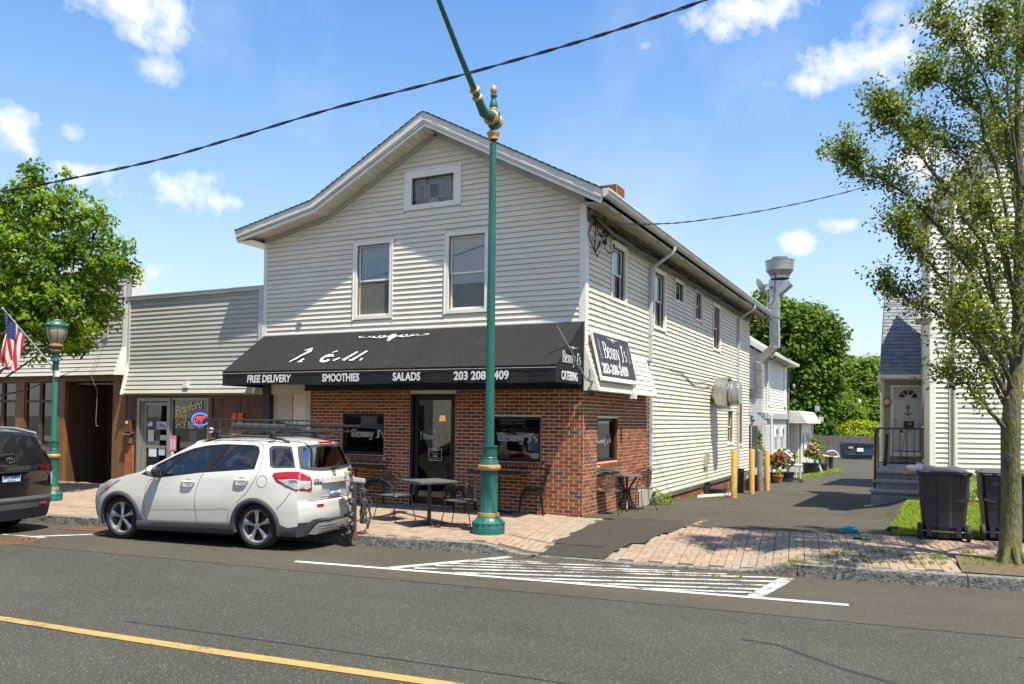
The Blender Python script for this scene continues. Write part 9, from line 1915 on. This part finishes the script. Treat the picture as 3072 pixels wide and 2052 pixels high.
for x, y in ((1470,1080),(1540,1085),(1600,1100)): mb.tube([Cq(x,y),Cq(x,y,.7)], .04, 5)
mb.tube([Cq(1400,1125),Cq(1560,1160),Cq(1640,1150)], .05, 6); mb.build('crossbar', whp, gch)
# vine on the white brick, air conditioner pile, loose items at the wall
vn = [blob((2200+x/5.227)/D_, (1150+y/5.227)/D_, 34, r_/6.84, q/6.84) for x, y, r_, q in ((400,800,22,90),(400,900,18,90),(430,980,16,80),(450,1080,14,80),(470,1230,30,60))]; shrub('thin climbing vine on the white brick near the porch post', vn, 60, 9, .12, .045, (.3,.9), 58, leaf_lush, 'climbing plant', name='vine', shape='leaf')
wl = SD(11.9, 0, 0); mb = MB(); zz_ = zdrive(8.4); mb.box(.12,.5,9.3,9.9,zz_,zz_+.16,blackpl); o = mb.build('black_tray', None, bevel=.03); tag(o, 'flat black plastic box on the asphalt against the brick foundation', 'box')
d0, d1 = gd(*Fq(1010,1412)), gd(*Fq(1285,1398)); mb = MB(); mb.prism([d0+Vector((0,-.06,.02)), d1+Vector((0,-.06,.04)), d1+Vector((0,.08,.04)), d0+Vector((0,.08,.02))], UP*.06, white); mb.prism([d0+Vector((.6,-.1,.08)), d1+Vector((.0,-.2,.1)), d1+Vector((0,-.1,.1)), d0+Vector((.6,.0,.08))], UP*.04, white); o = mb.build('loose_downspout', None); tag(o, 'loose white length of downspout lying at the foot of the wall', 'pipe')
mb = MB(); gp = SD(9.35, .62, .0); mb.fbox(SD, 9.2, 9.45, .55, .86, .0, .10, mat('gas_beige', (.42,.40,.32), .6)); mb.fbox(SD, 9.0,9.2,.45,.7,.0,.08,MATS['gas_beige']); mb.tube([SD(9.3,.5,.06),SD(9.32,.3,.06),SD(9.3,.1,.05)], .02, 6, MATS['gas_beige']); mb.build('outdoor_socket', None, shop)
mb = MB(); q = gd(*Fq(1375,1365)); mb.lathe([(.09,0),(.10,.7),(.11,.72),(.001,.72)], 12, None, q); o = mb.build('dark_can', mat('dark_can', (.035,.035,.035), .6)); tag(o, 'slim dark upright can between the first two bollards', 'can')
mb = MB(); q = gd(*Fq(1420,1345)); mb.prism([q+Vector((-.35,.1,0)), q+Vector((.35,.1,0)), q+Vector((.38,.1,.55)), q+Vector((-.3,.1,.2))], (0,.3,0), mat('broken_wood', (.15,.06,.035), .8, var=.3, scale=12)); o = mb.build('wood_scrap', None); tag(o, 'pile of reddish scrap wood behind the second bollard', 'scrap wood')

# litter: bags, manhole, drain
def bag(label, px, py, m, s, name='plastic_bag', seed=1):
    p = onz(px, py, 0); z0 = zwalk(p.x, p.y); mb = MB(); r_ = random.Random(seed); bm = bmesh.new(); bmesh.ops.create_icosphere(bm, subdivisions=3, radius=1)
    for v in bm.verts: n = mnoise.noise(v.co*2.2+Vector((seed,0,0)))*.55+mnoise.noise(v.co*6)*.25; v.co = Vector((v.co.x*s[0]*(1+n), v.co.y*s[1]*(1+n), max(-.35, v.co.z+n)*s[2]))
    me = bpy.data.meshes.new(name); bm.to_mesh(me); bm.free(); me.materials.append(m); o = bpy.data.objects.new(name, me); COL.objects.link(o); o.location = (p.x, p.y, z0+s[2]*.3); tag(o, label, 'bag'); return o
bag('crumpled turquoise plastic bag on the driveway edge', 2300+755/3.041, 1400+590/3.041, mat('turquoise_film', (.02,.33,.42), .3), (.14,.07,.07), seed=3); bag('small crumpled black bag at the lawn corner', 2300+1165/3.041, 1400+580/3.041, blackpl, (.11,.07,.05), seed=5); bag('flattened green bag on the brick apron', 2300+880/3.041, 1400+660/3.041, mat('green_film', (.02,.12,.03), .4), (.13,.05,.025), seed=8)
mh = Vector(((-6.75,-6.0,0))); mb = MB(); mh.z = zroad(mh.x, mh.y)
for r0_, r1_ in ((.0,.05),(.09,.13),(.17,.21),(.25,.29),(.32,.36)): mb.lathe([(max(r0_,.001),.008),(r1_,.008),(r1_,.002)], 28, None, mh)
for k in range(8): a = k*math.pi/4; mb.tube([mh+Vector((.05*math.cos(a),.05*math.sin(a),.005)), mh+Vector((.34*math.cos(a),.34*math.sin(a),.005))], .012, 4)
o = mb.build('manhole_cover', rust); tag(o, 'rusty round manhole cover in the road at the left', 'manhole cover')
mb = MB(); q0 = Vector((-6.95,-4.45,0)); 
for k in range(12): x = -7.5+k*.09; y = yk(x)-.25; z = zroad(x,y)+.004; mb.hexa([(x,y-.2,z),(x+.05,y-.2,z),(x+.05,y+.2,z),(x,y+.2,z),(x,y-.2,z+.012),(x+.05,y-.2,z+.012),(x+.05,y+.2,z+.012),(x,y+.2,z+.012)])
x0, x1 = -7.55, -6.4
mb.hexa([(x0,yk(x0)-.49,zroad(x0,yk(x0)-.49)),(x1,yk(x1)-.49,zroad(x1,yk(x1)-.49)),(x1,yk(x1)-.45,-.20),(x0,yk(x0)-.45,-.20),(x0,yk(x0)-.49,-.20),(x1,yk(x1)-.49,-.20),(x1,yk(x1)-.45,-.20),(x0,yk(x0)-.45,-.20)]); o = mb.build('storm_drain', rust); tag(o, 'rusty storm drain grating at the kerb between the two cars', 'drain')

# ------------------------------------------------------------------ across the street (seen only in reflections)
def plainhouse(x0, x1, y, h, m, label, col_n):
    t = thing('opposite_house', label, 'house', ((x0+x1)/2,y,0), 'houses across the street'); mb = MB(); mb.box(x0,x1,y-8,y,-.2,h,m); mb.prism([(x0-.4,y+.4,h),(x1+.4,y+.4,h),((x0+x1)/2,y+.4,h+3)], (0,-9,0), shingle); mb.build('wall', None, t)
    n = int((x1-x0)/2.2)
    for fl_ in range(int(h/2.8)):
        for k in range(n): xc = x0+(k+.5)*(x1-x0)/n; mb = MB(); mb.box(xc-.5,xc+.5,y,y+.04,1+fl_*2.8,2.4+fl_*2.8,tint); mb.box(xc-.58,xc+.58,y,y+.03,2.4+fl_*2.8,2.5+fl_*2.8,white); mb.build('window', None, t)
plainhouse(-16,-6,-24,5.6,siding_w,'white clapboard house across the street','w'); plainhouse(-4,5,-25,6.2,mat('opposite_brick', (.20,.07,.05), .8, var=.2),'red brick house across the street','b'); plainhouse(9,19,-24,5.6,mat('opposite_grey', (.28,.30,.31), .7),'grey house across the street','g'); plainhouse(-30,-19,-25,5.6,siding_w,'long white house across the street','w')
for i, (x, y) in enumerate(((-17.5,-20),(-5,-20),(7,-20.5),(-9.5,-20.2),(1,-20.3))):
    bigtree('street_tree', ['far left','middle','right-hand','left centre','red house'][i]+' leafy tree across the street', [(x,y,4.6,2.2,2.2,2.2),(x+.8,y,5.8,1.3,1.3,1.2),(x-1,y+.3,3.6,1.3,1.3,1.1)], 130, 26, .5, .14, (.2,.9), 70+i, grp='trees across the street')
